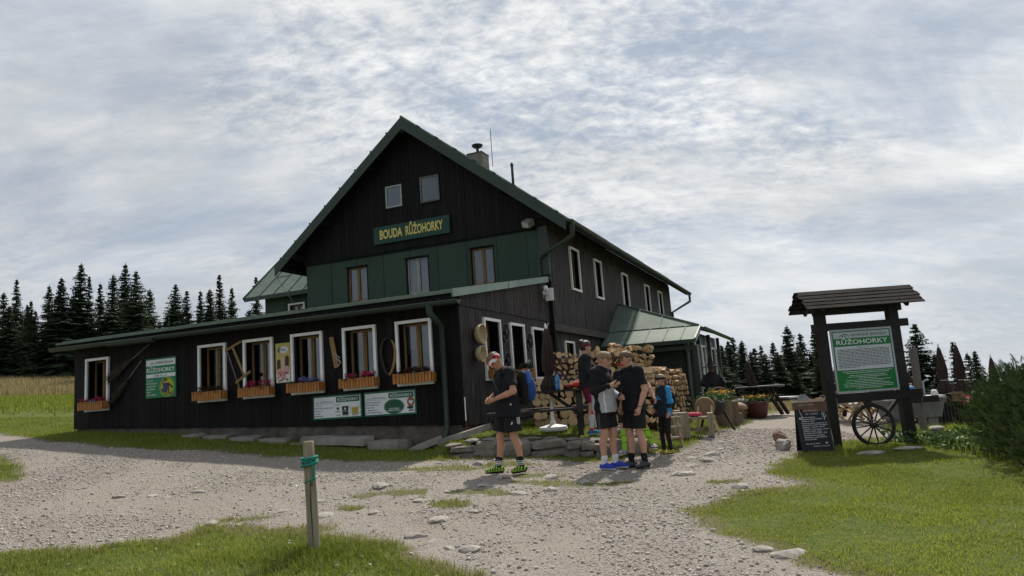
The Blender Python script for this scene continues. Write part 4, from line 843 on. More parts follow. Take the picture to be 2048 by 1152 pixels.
# ------------------------------------------------------------------ yard: walls, stones, furniture, signs
def gz(x, y, dz=0.0): return (x, y, zg1(x, y) + dz)
M_POST = mat('weathered_post', (.20, .165, .11), (.36, .31, .23), 4, .8, .5, 18, (6, 6, .5)); M_CORD = mat('turquoise_cord', (.012, .20, .155), (.02, .28, .22), 20, .6)
M_DARKWOOD = mat('dark_stained_wood', (.010, .008, .008), (.026, .021, .020), 5, .6, .4, 20, (1, 1, 1), objvar=.2); M_SHINGLE = mat('brown_roof_plank', (.012, .0095, .010), (.040, .032, .031), 4, .85, .6, 18, (.5, 5, 5), .08, objvar=.28)
M_LAWNSTONE = M_STONE
M_BLOND = mat('pale_wood', (.36, .25, .13), (.52, .39, .22), 6, .65, .3, 24, (1, 1, 1), objvar=.1); M_CANVAS = mat('pale_canvas', (.46, .44, .40), (.58, .56, .52), 6, .9); M_BROWNCLOTH = mat('brown_umbrella_cloth', (.030, .018, .017), (.062, .038, .034), 5, .85, .3, 12, (4, 4, .5)); M_WPLAST = mat('white_base_plastic', (.72, .72, .70), (.8, .8, .78), 5, .5)

def marker_post():
    x, y = -2.03, 7.08; t = thing('marker_post', 'round wooden post with a turquoise cord knotted round its head', 'post', gz(x, y, -.03), rot=(rad(.5), rad(-1.2), 0))
    r = np.random.default_rng(2); n = 20; V = []; F = []; zs = [0, .2, .4, .6, .8, .95, 1.055, 1.07]
    for k, z in enumerate(zs):
        for j in range(n): a = 2 * math.pi * j / n; R = (.056 - .004 * z + .0022 * math.sin(3 * a + z * 4) + r.normal(0, .0007)) * (1 if k < 7 else .90); V.append((R * math.cos(a), R * math.sin(a), z))
    for k in range(len(zs) - 1):
        for j in range(n): F.append((k * n + j, k * n + (j + 1) % n, (k + 1) * n + (j + 1) % n, (k + 1) * n + j))
    F.append(tuple(range((len(zs) - 1) * n, len(zs) * n))); MB().add(V, F).build('stake', M_POST, t, smooth=False)
    MB().tube([(.012, -.0535, .1), (.008, -.0545, .45), (.014, -.0535, .72)], [.003, .005, .002], 6).build('drying_crack', mat('crack', (.03, .022, .015), rough=.9), t)
    cd = MB(); rr = random.Random(3)
    for k in range(9):
        z = .88 + rr.uniform(-.05, .05); tl = rr.uniform(-.5, .5); R = .060 + rr.uniform(0, .022); ph = rr.uniform(0, 6)
        cd.tube([(R * math.cos(a), R * math.sin(a), z + tl * .06 * math.cos(a + ph)) for a in [2 * math.pi * i / 18 for i in range(19)]], .0075, 6, cap=False)
    cd.tube([(.03, -.075, .9), (.05, -.072, .84), (.042, -.06, .72), (.03, -.058, .68)], .006, 6); cd.tube([(.04, -.07, .88), (.06, -.06, .80), (.05, -.055, .70)], .006, 6); cd.tube([(.052 * math.cos(a) * 1.12, .052 * math.sin(a) * 1.12, .705 + .02 * math.cos(a)) for a in [2 * math.pi * i / 18 for i in range(19)]], .0055, 6, cap=False)
    cd.build('cord', M_CORD, t, smooth=True); MB().tube([(.03, -.058, .69), (.028, -.058, .655)], .006, 6).build('cord_end', mat('cord_tip', (.02, .03, .03)), t)
marker_post()

def stone_wall():
    t = thing('dry_stone_wall', 'low mossy dry stone wall retaining the grass terrace by the woodpile', 'stone wall', gz(.1, 12.5)); ox, oy, oz = t.location
    M_W = mat('mossy_wall_stone', (.10, .088, .076), (.27, .245, .215), 3.2, .92, .9, 12, objvar=.22, contrast=(.28, .72)); r = random.Random(5); k = 0
    x = -1.25
    while x < 1.75:
        w = r.uniform(.22, .62); xc = x + w / 2; y = 12.76 - .115 * (xc + 1.3); z0 = zg1(xc, y - .3); top = .27 if xc > -1.0 else .2; nrow = 1 if w > .42 and r.random() < .6 else 2
        for q in range(nrow):
            hh = top / nrow; b = MB(); b.block((0, 0, 0), (w * .52, .22 * r.uniform(.85, 1.1), hh * .54), 300 + k); k += 1
            b.build('stone', M_W, t, loc=(xc - ox + r.uniform(-.02, .02), y - oy + r.uniform(-.03, .03), z0 + hh * (q + .5) - oz - .01), rot=(r.uniform(-.08, .08), r.uniform(-.1, .1), r.uniform(-.12, .12)))
        x += w * .94
    for i in range(16):     # the broken end, turning back towards the woodpile
        xc, y = 1.72 + r.uniform(-.12, .25), 12.55 + i * .075; s = r.uniform(.08, .17); b = MB(); b.stone((0, 0, 0), (s, s * .8, s * .55), 500 + i, sub=1, rough=.16); b.build('stone', M_W, t, loc=(xc - ox, y - oy, zg1(xc, y) + r.uniform(.0, .16) - oz))
    for i in range(9):     # flat cap stones
        xc = -1.2 + i * .33; y = 12.80 - .115 * (xc + 1.3); b = MB(); b.stone((0, 0, 0), (r.uniform(.13, .24), .15, .045), 540 + i, sub=2, rough=.12); b.build('stone', M_W, t, loc=(xc - ox, y - oy, zg1(xc, y - .3) + (.27 if xc > -1 else .2) - oz))
stone_wall()

def slab(x, y, w, d, h, rz, tilt, label, seed, dz=.02, group='stone slabs along the annex plinth'):
    p = hw(x, y); r = np.random.default_rng(seed); n = 9; P = []
    for i in range(n):
        a = 2 * math.pi * i / n + r.uniform(-.2, .2); k = 1 / max(abs(math.cos(a)), abs(math.sin(a))); k = min(k, 1.25) * r.uniform(.88, 1.04); P.append((w / 2 * k * math.cos(a), d / 2 * k * math.sin(a)))
    V = [(a, b, -h + r.uniform(-.02, .01)) for a, b in P] + [(a * .98, b * .98, r.uniform(-.010, .010)) for a, b in P]; F = [tuple(range(n, 2 * n)), tuple(reversed(range(n)))] + [(i, (i + 1) % n, (i + 1) % n + n, i + n) for i in range(n)]
    o = MB().add(V, F).build('flat_stone', M_SLAB, None, loc=(p.x, p.y, zg1(p.x, p.y) + dz), rot=(tilt[0], tilt[1], HA + rz)); tag(o, label, 'stone slab', group)
slab(-6.6, -.22, .55, .36, .06, .1, (.06, 0), 'small flat stone slab at the far end of the plinth row', 1, .05)
slab(-5.9, -.25, .75, .40, .06, -.05, (.10, .02), 'flat stone slab second along the annex plinth', 2, .06)
slab(-5.1, -.26, .80, .42, .07, .08, (.10, .03), 'flat stone slab third along the plinth under the bow saw', 3, .06)
slab(-4.25, -.30, .80, .44, .07, -.06, (.06, .04), 'broken stone slab left of the big doorstep slab', 4, .06)
slab(-2.75, -.28, 1.75, .48, .13, .03, (.07, .05), 'longest pale stone slab under the beer menu board', 5, .16)
slab(-1.48, -.30, .85, .48, .17, -.02, (.05, .02), 'thick square stone slab under the coffee menu board', 6, .15)
slab(-.72, -.34, .75, .36, .09, .25, (.12, -.30), 'tilted stone slab left of the downpipe foot', 7, .10)
slab(.25, -.62, 1.15, .30, .09, -.05, (.10, -.22), 'long tilted stone slab right of the downpipe foot', 8, .13)
slab(-3.55, -.42, .35, .22, .06, .4, (.05, .1), 'small broken stone wedge before the longest slab', 9, .02)

def picnic_table(name, label, loc, rz, L, top_m, topz=.76, braces=True, group=None):
    t = thing(name, label, 'table', loc, rz, group); 
    for i in range(4): MB().box(-L / 2, L / 2, -.34 + i * .172, -.34 + i * .172 + .16, topz - .04, topz).build('top_board', top_m, t)
    for s in (-1, 1):
        for k in range(2): MB().box(-L / 2, L / 2, s * .72 - .13 + k * .135, s * .72 - .13 + k * .135 + .125, .40, .44).build('seat_board', top_m, t)
    for s in (-1, 1):
        x = s * (L / 2 - .16)
        for q in (-1, 1): MB().beam((x, q * .26, topz - .05), (x, q * .60, -.03), .06, .10, up=(1, 0, 0)).build('leg', M_DARKWOOD, t)
        MB().box(x - s * .065 - .022, x - s * .065 + .022, -.80, .80, .33, .40).build('seat_bearer', M_DARKWOOD, t); MB().box(x - s * .065 - .022, x - s * .065 + .022, -.33, .33, topz - .11, topz - .042).build('top_bearer', M_DARKWOOD, t)
        if braces: MB().beam((x - s * .09, 0, .36), (x - s * .52, 0, topz - .05), .05, .06).build('brace', M_DARKWOOD, t)
    return t
picnic_table('picnic_table', 'dark wooden picnic table on the terrace between bowed man and woman', gz(.36, 13.42, -.03), rad(-6), 1.75, M_DARKWOOD)
def umbrella(x, y, z0, H, label, base=True, tilt=0.0, rz=0.0, R=.12, group='folded brown parasols'):
    t = thing('folded_parasol', label, 'parasol', (x, y, z0), rot=(tilt, tilt * .6, rz), group=group)
    MB().tube([(0, 0, .05 if base else 0), (0, 0, H)], .021, 10).build('pole', M_WPLAST, t, smooth=True)
    n = 20; V = []; F = []; zs = [(H - .015, .012), (H - .10, .04), (H - .32, .075), (H - .6, .10), (H - .82, .095), (H - .90, .05), (H - .95, .085), (H - 1.10, R * 1.25), (H - 1.2, R * 1.1)]; r = np.random.default_rng(int(abs(x) * 100) + 3)
    for k, (z, q) in enumerate(zs):
        for j in range(n): a = 2 * math.pi * j / n; w = q * (1 + (.30 if j % 2 else -.20) * min(1, k / 3)) + r.normal(0, .004); V.append((w * math.cos(a), w * math.sin(a), z - (.06 * r.random() if k == len(zs) - 1 else 0)))
    for k in range(len(zs) - 1):
        for j in range(n): F.append((k * n + j, (k + 1) * n + j, (k + 1) * n + (j + 1) % n, k * n + (j + 1) % n))
    F.append(tuple(range(n))); F.append(tuple(reversed(range((len(zs) - 1) * n, len(zs) * n)))); MB().add(V, F).build('canopy', M_BROWNCLOTH, t); MB().lathe([(.018, H - .02), (.026, H + .005), (.012, H + .05), (.004, H + .06)], (0, 0, 0), 10).build('finial', M_WPLAST, t)
    MB().ring((0, 0, H - .885), .062, .010, 'z', 16, 5).build('tie_strap', M_WPLAST if not base else M_BROWNCLOTH, t)
    if base:
        mb = MB(); mb.lathe([(.0, .0), (.27, .0), (.285, .03), (.27, .075), (.16, .10), (.06, .12), (.05, .18)], (0, 0, 0), 8); mb.build('base', M_WPLAST, t, rz=.3); MB().tube([(0, 0, .15), (0, 0, .38)], .034, 10).build('sleeve', M_WPLAST, t)
    return t
umbrella(.57, 13.52, zg1(.57, 13.52) - .01, 1.92, 'folded brown parasol in a white base behind the terrace table', True, 0.0)
tz = zg1(.36, 13.42) - .03 + .76
def bottle():
    t = thing('water_bottle', 'blue plastic water bottle standing on the terrace table', 'bottle', (.70, 13.30, tz)); m = mat('blue_bottle', (.03, .16, .42), (.08, .28, .55), 5, .25, spec=.6)
    MB().lathe([(.04, .0), (.045, .02), (.045, .09), (.040, .11), (.045, .13), (.045, .20), (.03, .25), (.018, .27), (.018, .285)], (0, 0, 0), 16).build('body', m, t, smooth=True); MB().lathe([(.02, .285), (.02, .31), (.015, .312)], (0, 0, 0), 12).build('cap', mat('cap_navy', (.02, .06, .2)), t)
bottle()
def redbag():
    t = thing('red_bag', 'small red and white bag lying on the terrace table', 'bag', (1.10, 13.20, tz)); mb = MB(); mb.stone((0, 0, .065), (.16, .10, .075), 61, sub=2, rough=.10, flat=False); mb.build('body', mat('red_cloth', (.42, .03, .02), (.55, .05, .035), 6, .7), t, smooth=True)
    mb = MB(); mb.stone((-.19, .0, .05), (.07, .06, .05), 62, sub=1, rough=.1, flat=False); mb.build('pocket', mat('dark_red_cloth', (.22, .02, .02), rough=.8), t, smooth=True); MB().tube([(-.1, 0, .12), (-.02, -.02, .16), (.08, 0, .13)], .012, 6).build('strap', M_WPLAST, t)
redbag()

# ---- woodpile: split logs, each a thing
M_BARK = mat('log_bark', (.10, .066, .044), (.25, .17, .11), 9, .85, .7, 30, (3, 3, .8), objvar=.2); M_CUT = mat('cut_wood', (.42, .27, .13), (.72, .52, .30), 7, .75, .3, 40, (1, 1, .4), objvar=.28)
def log_protos():
    out = []; r = random.Random(12)
    def prism(profile, split):     # profile: list of xz points, flags per edge: bark or split face
        n = len(profile); V = [(x, y, z) for y in (-.5, .5) for x, z in profile]; mb = MB()
        mb.add(V, [tuple(range(n)), tuple(reversed(range(n, 2 * n)))], 1)
        for i in range(n): mb.add([V[i], V[i + n], V[(i + 1) % n + n], V[(i + 1) % n]], [(0, 1, 2, 3)], 1 if split[i] else 0)
        return mesh_from('firewood_log', mb.v, mb.f, [M_BARK, M_CUT], mb.m)
    for k in range(3):
        n = 11; p = [((1 + r.uniform(-.08, .08)) * math.cos(2 * math.pi * i / n), (1 + r.uniform(-.08, .08)) * math.sin(2 * math.pi * i / n)) for i in range(n)]; out.append(prism(p, [0] * n))
    for k in range(4):
        n = 8; a0 = 0; arc = [math.pi, math.pi * .6, math.pi * .75, math.pi * .5][k]; p = [((1 + r.uniform(-.06, .06)) * math.cos(arc * i / (n - 1)) , (1 + r.uniform(-.06, .06)) * math.sin(arc * i / (n - 1))) for i in range(n)]
        if arc < 3.1: p.append((r.uniform(-.05, .1), r.uniform(-.1, .05)))
        cx = sum(q[0] for q in p) / len(p); cz = sum(q[1] for q in p) / len(p); p = [(q[0] - cx, q[1] - cz) for q in p]; out.append(prism(p, [0] * (n - 1) + [1] * (len(p) - n + 1)))
    for k in range(2):
        p = [(-.9, -.55), (.8, -.7), (.95, .3), (.1, .8), (-.7, .5)]; p = [(x * r.uniform(.8, 1.1), z * r.uniform(.8, 1.1)) for x, z in p]; out.append(prism(p, [1, 1, 0, 1, 1]))
    return out
LOGS = log_protos(); lrnd = random.Random(77); LOGN = [0]
ORD = ['first', 'second', 'third', 'fourth', 'fifth', 'sixth', 'seventh', 'eighth', 'ninth', 'tenth', 'eleventh', 'twelfth', 'thirteenth', 'fourteenth', 'fifteenth', 'sixteenth', 'seventeenth', 'eighteenth']
def log(x, y, z, r, L, az, tilt=0.0, roll=0.0, kinds=None, where='A', rc=None):
    me = LOGS[lrnd.choice(kinds or range(9))]; o = bpy.data.objects.new('firewood_log', me); COL.objects.link(o); o.location = (x, y, z); o.scale = (r, L, r)
    o.rotation_euler = (Euler((0, roll, 0)).to_matrix().to_4x4() @ Matrix.Identity(4)).to_euler()
    o.rotation_euler = (Matrix.Rotation(az, 3, 'Z') @ Matrix.Rotation(tilt, 3, 'X') @ Matrix.Rotation(roll, 3, 'Y')).to_euler(); LOGN[0] += 1
    lab = {'A': 'cut log end in the low firewood stack behind the terrace table', 'B': 'cut log in the taller firewood stack below the small side windows', 'C': 'split log in the tumbled middle of the woodpile', 'D': 'split log in the slanting right-hand stack beside the porch'}[where]
    if rc: lab = '%s log from the left in the %s row up of the %s stack' % (ORD[rc[1]], ORD[rc[0]], 'low front' if where == 'A' else 'tall rear')
    tag(o, lab, 'log', {'A': 'logs in the low stack', 'B': 'logs in the tall stack', 'C': 'logs in the tumbled heap', 'D': 'logs in the slanting stack'}[where]); return o
FARLOGS = []
def woodpile():
    R = random.Random(5)
    # A: low stack, log ends towards the yard
    z = .0; row = 0
    while z < .92:
        x = .22 + R.uniform(0, .06); ci = 0; rr = R.uniform(.075, .095) if row < 4 else R.uniform(.06, .085)
        while x < 1.78:
            r = rr * R.uniform(.72, 1.22); px = x + r; r *= 1.05; py = 15.22 - .02 * px + R.uniform(-.09, .07); log(px, py, zt1(px, 15.2) + z + r + R.uniform(-.012, .012), r, .34, R.uniform(-.05, .05), 0, R.uniform(0, 6.28), [0, 1, 2, 0, 1, 2, 3, 4, 5], 'A', (row, ci)); ci += 1; x += 2 * r * .945
        z += rr * 1.78; row += 1
    # B: taller stack behind
    z = .80; row = 0
    while z < 1.50:
        x = .66; ci = 0; rr = R.uniform(.06, .075)
        while x < 1.95:
            r = rr * R.uniform(.75, 1.25); px = x + r; log(px, 15.66 + R.uniform(-.09, .06), zt1(px, 15.6) + z + r, r, .34, R.uniform(-.06, .06), 0, R.uniform(0, 6.28), [3, 4, 5, 6, 0, 1], 'B', (row, ci)); ci += 1; x += 2 * r * .95
        z += rr * 1.75; row += 1
    # C: tumbled heap: shells of logs over a mound
    for i in range(104):
        u = R.random(); v = R.random(); px = 1.55 + 1.42 * u; top = 1.62 * math.exp(-((px - 2.05) / .85) ** 4) * (1 - .28 * max(0, (px - 2.2) / .8)); zz = (.06 + .94 * v) * top; front = 14.72 + .75 * (zz / 1.7) ** 1.3 + .16 * abs(px - 2.1)
        r = R.uniform(.052, .092); log(px, front + R.uniform(-.05, .05), zt1(px, 14.9) + zz, r, R.uniform(.30, .38), R.uniform(-.75, .35), R.uniform(-.55, .25), R.uniform(0, 6.28), [3, 4, 5, 6, 7, 8, 3, 4], 'C')
    # D: slanting stack seen along its face
    for row in range(10):
        for k in range(12):
            s = k / 11; bx, by = 2.72 + 1.12 * s, 15.05 + 2.05 * s; h = row * .125 + .06; lean = -.16 * (row / 10)
            if h > 1.28 - .10 * s + .25 * (s < .25): continue
            if s > .62: FARLOGS.append((bx + lean * .5 - .06, by - lean * .3, zt1(bx, by) + h)); continue
            r = R.uniform(.055, .078); log(bx + lean * .5 - .06, by - lean * .3 + R.uniform(-.03, .03), zt1(bx, by) + h + R.uniform(-.02, .02), r, R.uniform(.32, .40), -2.07 + R.uniform(-.12, .12), R.uniform(-.12, .12), R.uniform(0, 6.28), [3, 4, 5, 6, 7, 8], 'D')
    # the inside of the pile and the wood under the porch roof: one heap
    mb = MB(); rr = np.random.default_rng(9)
    def raw(p, r, L, az, ti, ro):
        me = LOGS[rr.integers(3, 9)]; M = np.array(Matrix.Rotation(az, 3, 'Z') @ Matrix.Rotation(ti, 3, 'X') @ Matrix.Rotation(ro, 3, 'Y')); V = np.array([v.co for v in me.vertices]) * [r, L, r] @ M.T + p; n = len(mb.v); mb.v += [tuple(q) for q in V]; mb.f += [tuple(i + n for i in f.vertices) for f in me.polygons]; mb.m += [f.material_index for f in me.polygons]
    for i in range(330):
        px = rr.uniform(1.5, 3.05); top = 1.60 * math.exp(-((px - 2.05) / .87) ** 4); zz = rr.uniform(0, 1) * top; y0 = 14.85 + .75 * (zz / 1.7) ** 1.3 + .16 * abs(px - 2.1); py = rr.uniform(y0, 15.9); raw((px, py, zt1(px, py) + zz), rr.uniform(.05, .085), .34, rr.uniform(-.6, .3), rr.uniform(-.3, .2), rr.uniform(0, 6.28))
    for q in FARLOGS: raw(q, rr.uniform(.055, .078), rr.uniform(.32, .40), -2.07 + rr.uniform(-.12, .12), rr.uniform(-.12, .12), rr.uniform(0, 6.28))
    for i in range(120):
        s = rr.random(); bx, by = 2.45 + 1.05 * s, 15.15 + 2.05 * s; raw((bx, by, zt1(bx, by) + rr.uniform(0, 1.2)), .07, .38, -2.07, rr.uniform(-.1, .1), rr.uniform(0, 6.28))
    for i in range(130):
        s = rr.random(); bx, by = 2.1 + 1.2 * s, 16.2 + 1.6 * s; raw((bx, by, zt1(bx, by) + rr.uniform(.2, 1.75)), .075, .38, -.35 + rr.uniform(-.2, .2), rr.uniform(-.1, .1), rr.uniform(0, 6.28))
    for i in range(90):
        px = rr.uniform(.25, 1.8); raw((px, rr.uniform(15.5, 15.62), zt1(px, 15.5) + rr.uniform(.05, .85)), .075, .34, rr.uniform(-.05, .05), 0, rr.uniform(0, 6.28))
    for i in range(150):
        px = rr.uniform(.7, 2.0); raw((px, rr.uniform(15.78, 15.98), zt1(px, 15.7) + rr.uniform(.1, 1.42)), .075, .34, rr.uniform(-.05, .05), 0, rr.uniform(0, 6.28))
    tag(mb.build('firewood', [M_BARK, M_CUT]), 'rest of the split firewood heaped inside and behind the woodpile', 'firewood', kind='stuff')
woodpile()
# ---- notice board with its own little roof
def notice_board():
    x0, y0 = 5.87, 12.5; t = thing('notice_board', 'roofed wooden notice board with green and white RUZOHORKY panel', 'notice board', gz(x0, y0)); z0 = t.location.z
    Z = lambda z: z - z0
    for sx in (-.63, .63): MB().beam((sx, 0, -.1), (sx * .985, 0, Z(2.66)), .16, .15, up=(0, 1, 0)).build('post', M_DARKWOOD, t)
    MB().box(-.82, .84, -.10, -.077, Z(2.24), Z(2.37)).build('beam', M_DARKWOOD, t); MB().box(-.54, .90, -.10, -.078, Z(1.02), Z(1.17)).build('beam', M_DARKWOOD, t); MB().box(-.72, .78, -.06, .06, Z(2.52), Z(2.67)).build('beam', M_DARKWOOD, t)
    for sx in (-1, 1): MB().beam((sx * .50, -.05, Z(1.03)), (sx * .24, -.05, Z(.76)), .05, .07, up=(0, 1, 0)).build('brace', M_DARKWOOD, t) if sx > 0 else None
    # roof of planks: ridge along x
    ri, ez, yf = Z(2.93), Z(2.60), .43; rf = MB().beam((-.98, 0, ri - .05), (1.0, 0, ri - .05), .06, .08).build('roof', M_DARKWOOD, t); n = 5
    for s in (-1, 1):
        for k in range(n):
            a, b = k / n, (k + 1) / n + .045; lift = .018 + .006 * (n - k) * 0
            P = [Vector((0, s * yf * q, ri + (ez - ri) * q)) for q in (a, b)]; up = Vector((0, s * (ri - ez), yf)).normalized()
            A0, B0 = P[0] + up * .006, P[1] + up * .016; j = random.Random(k + 9 * (s + 1)).uniform(-.02, .02)
            V = [Vector((xx, q.y, q.z)) + up * e for xx in (-.985 + j, .985 + j) for q in (A0, B0) for e in (0, .018)]
            MB().add(V, [(0, 1, 3, 2), (4, 6, 7, 5), (0, 4, 5, 1), (2, 3, 7, 6), (1, 5, 7, 3), (0, 2, 6, 4)]).build('roof_plank', M_SHINGLE, rf)
        for sx in (-.70, .70): MB().beam((sx, 0, ri - .03), (sx, s * yf * .96, ez - .02), .05, .07).build('rafter', M_DARKWOOD, rf)
    # printed panel
    w, zb, zt_ = 1.05, Z(1.18), Z(2.25); y = -.105; pn = MB().box(-w / 2, w / 2, y, y + .02, zb, zt_).build('panel', mat('panel_frame_grey', (.42, .46, .47), rough=.4), t)
    mb = MB(); y -= .002; h = zt_ - zb; X = w / 2 - .03; f = lambda q: zb + q * h
    rect(mb, -X, X, f(.03), f(.97), y, 1); y -= .001; rect(mb, -X + .018, X - .018, f(.855), f(.955), y, 0); rect(mb, -X, X, f(.735), f(.85), y, 3); rect(mb, -X + .018, X - .018, f(.355), f(.728), y, 2); rect(mb, -X, X, f(.03), f(.35), y, 3)
    mb.build('print', [mat('panel_grey', (.50, .54, .56), rough=.45), M_SGREEN2, mat('panel_text_ground', (.60, .62, .65), rough=.45), mat('panel_green', (.010, .165, .035), (.014, .20, .045), 3, .4)], pn)
    tx = MB(); y -= .002; hut_logo(tx, -.29, f(.88), .19, y, 0, 2); put_text(tx, 'HORSKÁ BOUDA', -.17, y, f(.882), .047, .60, mi=0); put_text(tx, 'RŮŽOHORKY', -.435, y, f(.76), .078, .87, .012, mi=1); put_text(tx, '1280 m n. m.', 0, y, f(.697), .02, .2, align='CENTER', mi=0)
    r = random.Random(8)
    for i in range(13):     # body text: rows of words too small to read
        z = f(.668 - i * .0232); x = -.44; end = .44 if i < 12 else -.1
        while x < end: ww = min(r.uniform(.02, .075), end - x); rect(tx, x, x + ww, z, z + .0105, y, 0); x += ww + .012
    for i, ww in enumerate((.42, .36, .30, .33, .16, .38, .24, .36, .42, .40, .22)):
        z = f(.325 - i * .0255 - (.01 if i > 1 else 0)); x = -ww
        while x < ww: q = min(r.uniform(.02, .06), ww - x); rect(tx, x + .02, x + q + .02, z, z + .0075, y, 1); x += q + .009
    poly(tx, [(-.42, f(.13)), (-.36, f(.16)), (-.34, f(.23)), (-.31, f(.17)), (-.24, f(.16)), (-.31, f(.13)), (-.33, f(.06)), (-.36, f(.12))], y, 4)
    tag(tx.build('lettering', [M_SINK, M_SPALE, M_SGREEN, M_SGREY, mat('pale_green_mark', (.10, .36, .16))], pn), kind='stuff')
notice_board()
def wagon_wheel():
    t = thing('wagon_wheel', 'old black spoked wagon wheel standing under the notice board', 'wheel', gz(5.84, 12.33, .345), rot=(rad(-4), 0, rad(-6))); R = .335
    V = []; F = []; n = 40
    for i in range(n):
        a = 2 * math.pi * i / n; c, s = math.cos(a), math.sin(a)
        for (rr, y) in ((R, -.03), (R, .03), (R - .045, .025), (R - .045, -.025)): V.append((rr * c, y, rr * s))
    for i in range(n):
        for k in range(4): F.append((i * 4 + k, i * 4 + (k + 1) % 4, ((i + 1) % n) * 4 + (k + 1) % 4, ((i + 1) % n) * 4 + k))
    MB().add(V, F).build('rim', M_DARKWOOD, t); MB().ring((0, 0, 0), R + .004, .012, 'y', 40, 6).build('tyre', M_IRON, t)
    MB().lathe([(.03, -.10), (.045, -.09), (.055, -.03), (.055, .04), (.04, .08)], (0, 0, 0), 14, axis='y').build('hub', M_DARKWOOD, t)
    for k in range(12): a = 2 * math.pi * k / 12 + .1; MB().tube([(.045 * math.cos(a), 0, .045 * math.sin(a)), ((R - .04) * math.cos(a), 0, (R - .04) * math.sin(a))], [.014, .011], 6).build('spoke', M_DARKWOOD, t)
wagon_wheel()
def chalkboard():
    t = thing('chalkboard', 'black sandwich chalkboard with handwritten white menu by the notice board', 'chalkboard', gz(4.66, 11.92, -.01), rad(-5)); w, h = .48, .74; M_CB = mat('chalkboard_black', (.006, .0075, .011), (.012, .014, .018), 3, .55)
    for s in (-1, 1):
        b = MB(); b.box(-w / 2, w / 2, -.012, .012, 0, h); o = b.build('leaf', M_CB, t, loc=(0, s * .16, 0), rot=(s * rad(12), 0, 0))
        if s < 0: front = o
    fr = MB(); fr.box(-w / 2 - .003, -w / 2 + .02, -.018, -.0125, 0, h); fr.box(w / 2 - .02, w / 2 + .003, -.018, -.0125, 0, h); fr.build('frame', M_DARKWOOD, front)
    tx = MB(); y = -.0140; put_text(tx, 'DENNÍ MENU', 0, y, .655, .024, .20, .010, 'CENTER'); put_text(tx, 'OD 11 HODIN', 0, y, .615, .022, .20, .008, 'CENTER')
    for i, s in enumerate(('Sýrová polévka', 'Bramboračka Knedlíčky', 'Houbový vývar', 'Vepřový guláš, houskový kn.', 'Smažený hermelín, brambory', 'Špagety s uzeným masem', 'Langoše s česnekem, sýrem', 'Kuřecí řízek, rýže', 'Borůvkové knedlíky 150g', 'Bramboráčky zelňačka', 'Palačinky s marmeládou', 'Ovocný koláč')): put_text(tx, s, -.175, y, .565 - i * .032, .020, min(.0158 * len(s), .395), .010, shear=.35, rot=.01 * ((i * 7) % 3 - 1))
    put_text(tx, 'Na zdraví! Ahoj', -.17, y, .145, .02, .22, .008, shear=.35); put_text(tx, 'Těšíme se na vás', -.06, y, .105, .017, .25, .008, shear=.35)
    for sx in (-1, 1):
        for k in range(3): q = sx * .19 + k * .012; poly(tx, [(q, .70 - k * .05), (q + .012, .705 - k * .05), (q - sx * .03, .60 - k * .04), (q - sx * .04, .60 - k * .04)], y)
    poly(tx, ell(.15, .155, .018, .012, 10), y); poly(tx, ell(-.19, .56, .014, .016, 10), y); tag(tx.build('chalk_writing', mat('chalk', (.60, .60, .62), (.72, .72, .74), 30, .9), front), kind='stuff')
    cr = MB(); cr.box(-w / 2 - .03, w / 2 + .015, -.035, .03, h - .045, h + .06); cr.box(-w / 2 + .10, w / 2 + .012, -.036, -.02, h - .10, h - .045); cb = cr.build('top_sign', mat('brown_carved_sign', (.10, .055, .04), (.17, .10, .07), 5, .7), t, loc=(0, -.02, 0))
    tt = MB(); put_text(tt, 'POJĎTE K NÁM', -.20, -.037, h + .008, .03, .24, .008); put_text(tt, 'NA POLÉVKU', -.12, -.038, h - .085, .03, .22, .008); tt.build('lettering', mat('carved_letters', (.42, .34, .28)), cb)
    mb = MB(); mb.prism([(-.28, h + .06), (.20, h + .06), (.20, h + .075), (.05, h + .085), (-.03, h + .16), (-.06, h + .19), (-.12, h + .195), (-.17, h + .16), (-.19, h + .10), (-.28, h + .075)], -.03, .0, 0); mb.build('hat_shape', mat('grey_carving', (.20, .20, .21), (.30, .30, .31), 9, .7), cb)
    mb = MB(); mb.prism([(-.28, h + .062), (.22, h + .062), (.24, h + .10), (.19, h + .13), (.10, h + .125), (.08, h + .105), (-.02, h + .11), (-.05, h + .085), (-.2, h + .08)], -.045, -.031, 0); mb.build('bread_shape', mat('peach_carving', (.45, .29, .20), (.58, .42, .32), 9, .7), cb)
    MB().tube([(.15, -.04, h + .10), (.17, -.04, h + .15), (.225, -.04, h + .155), (.24, -.04, h + .10)], .006, 6).build('wire_loop', M_GALV, cb)
chalkboard()
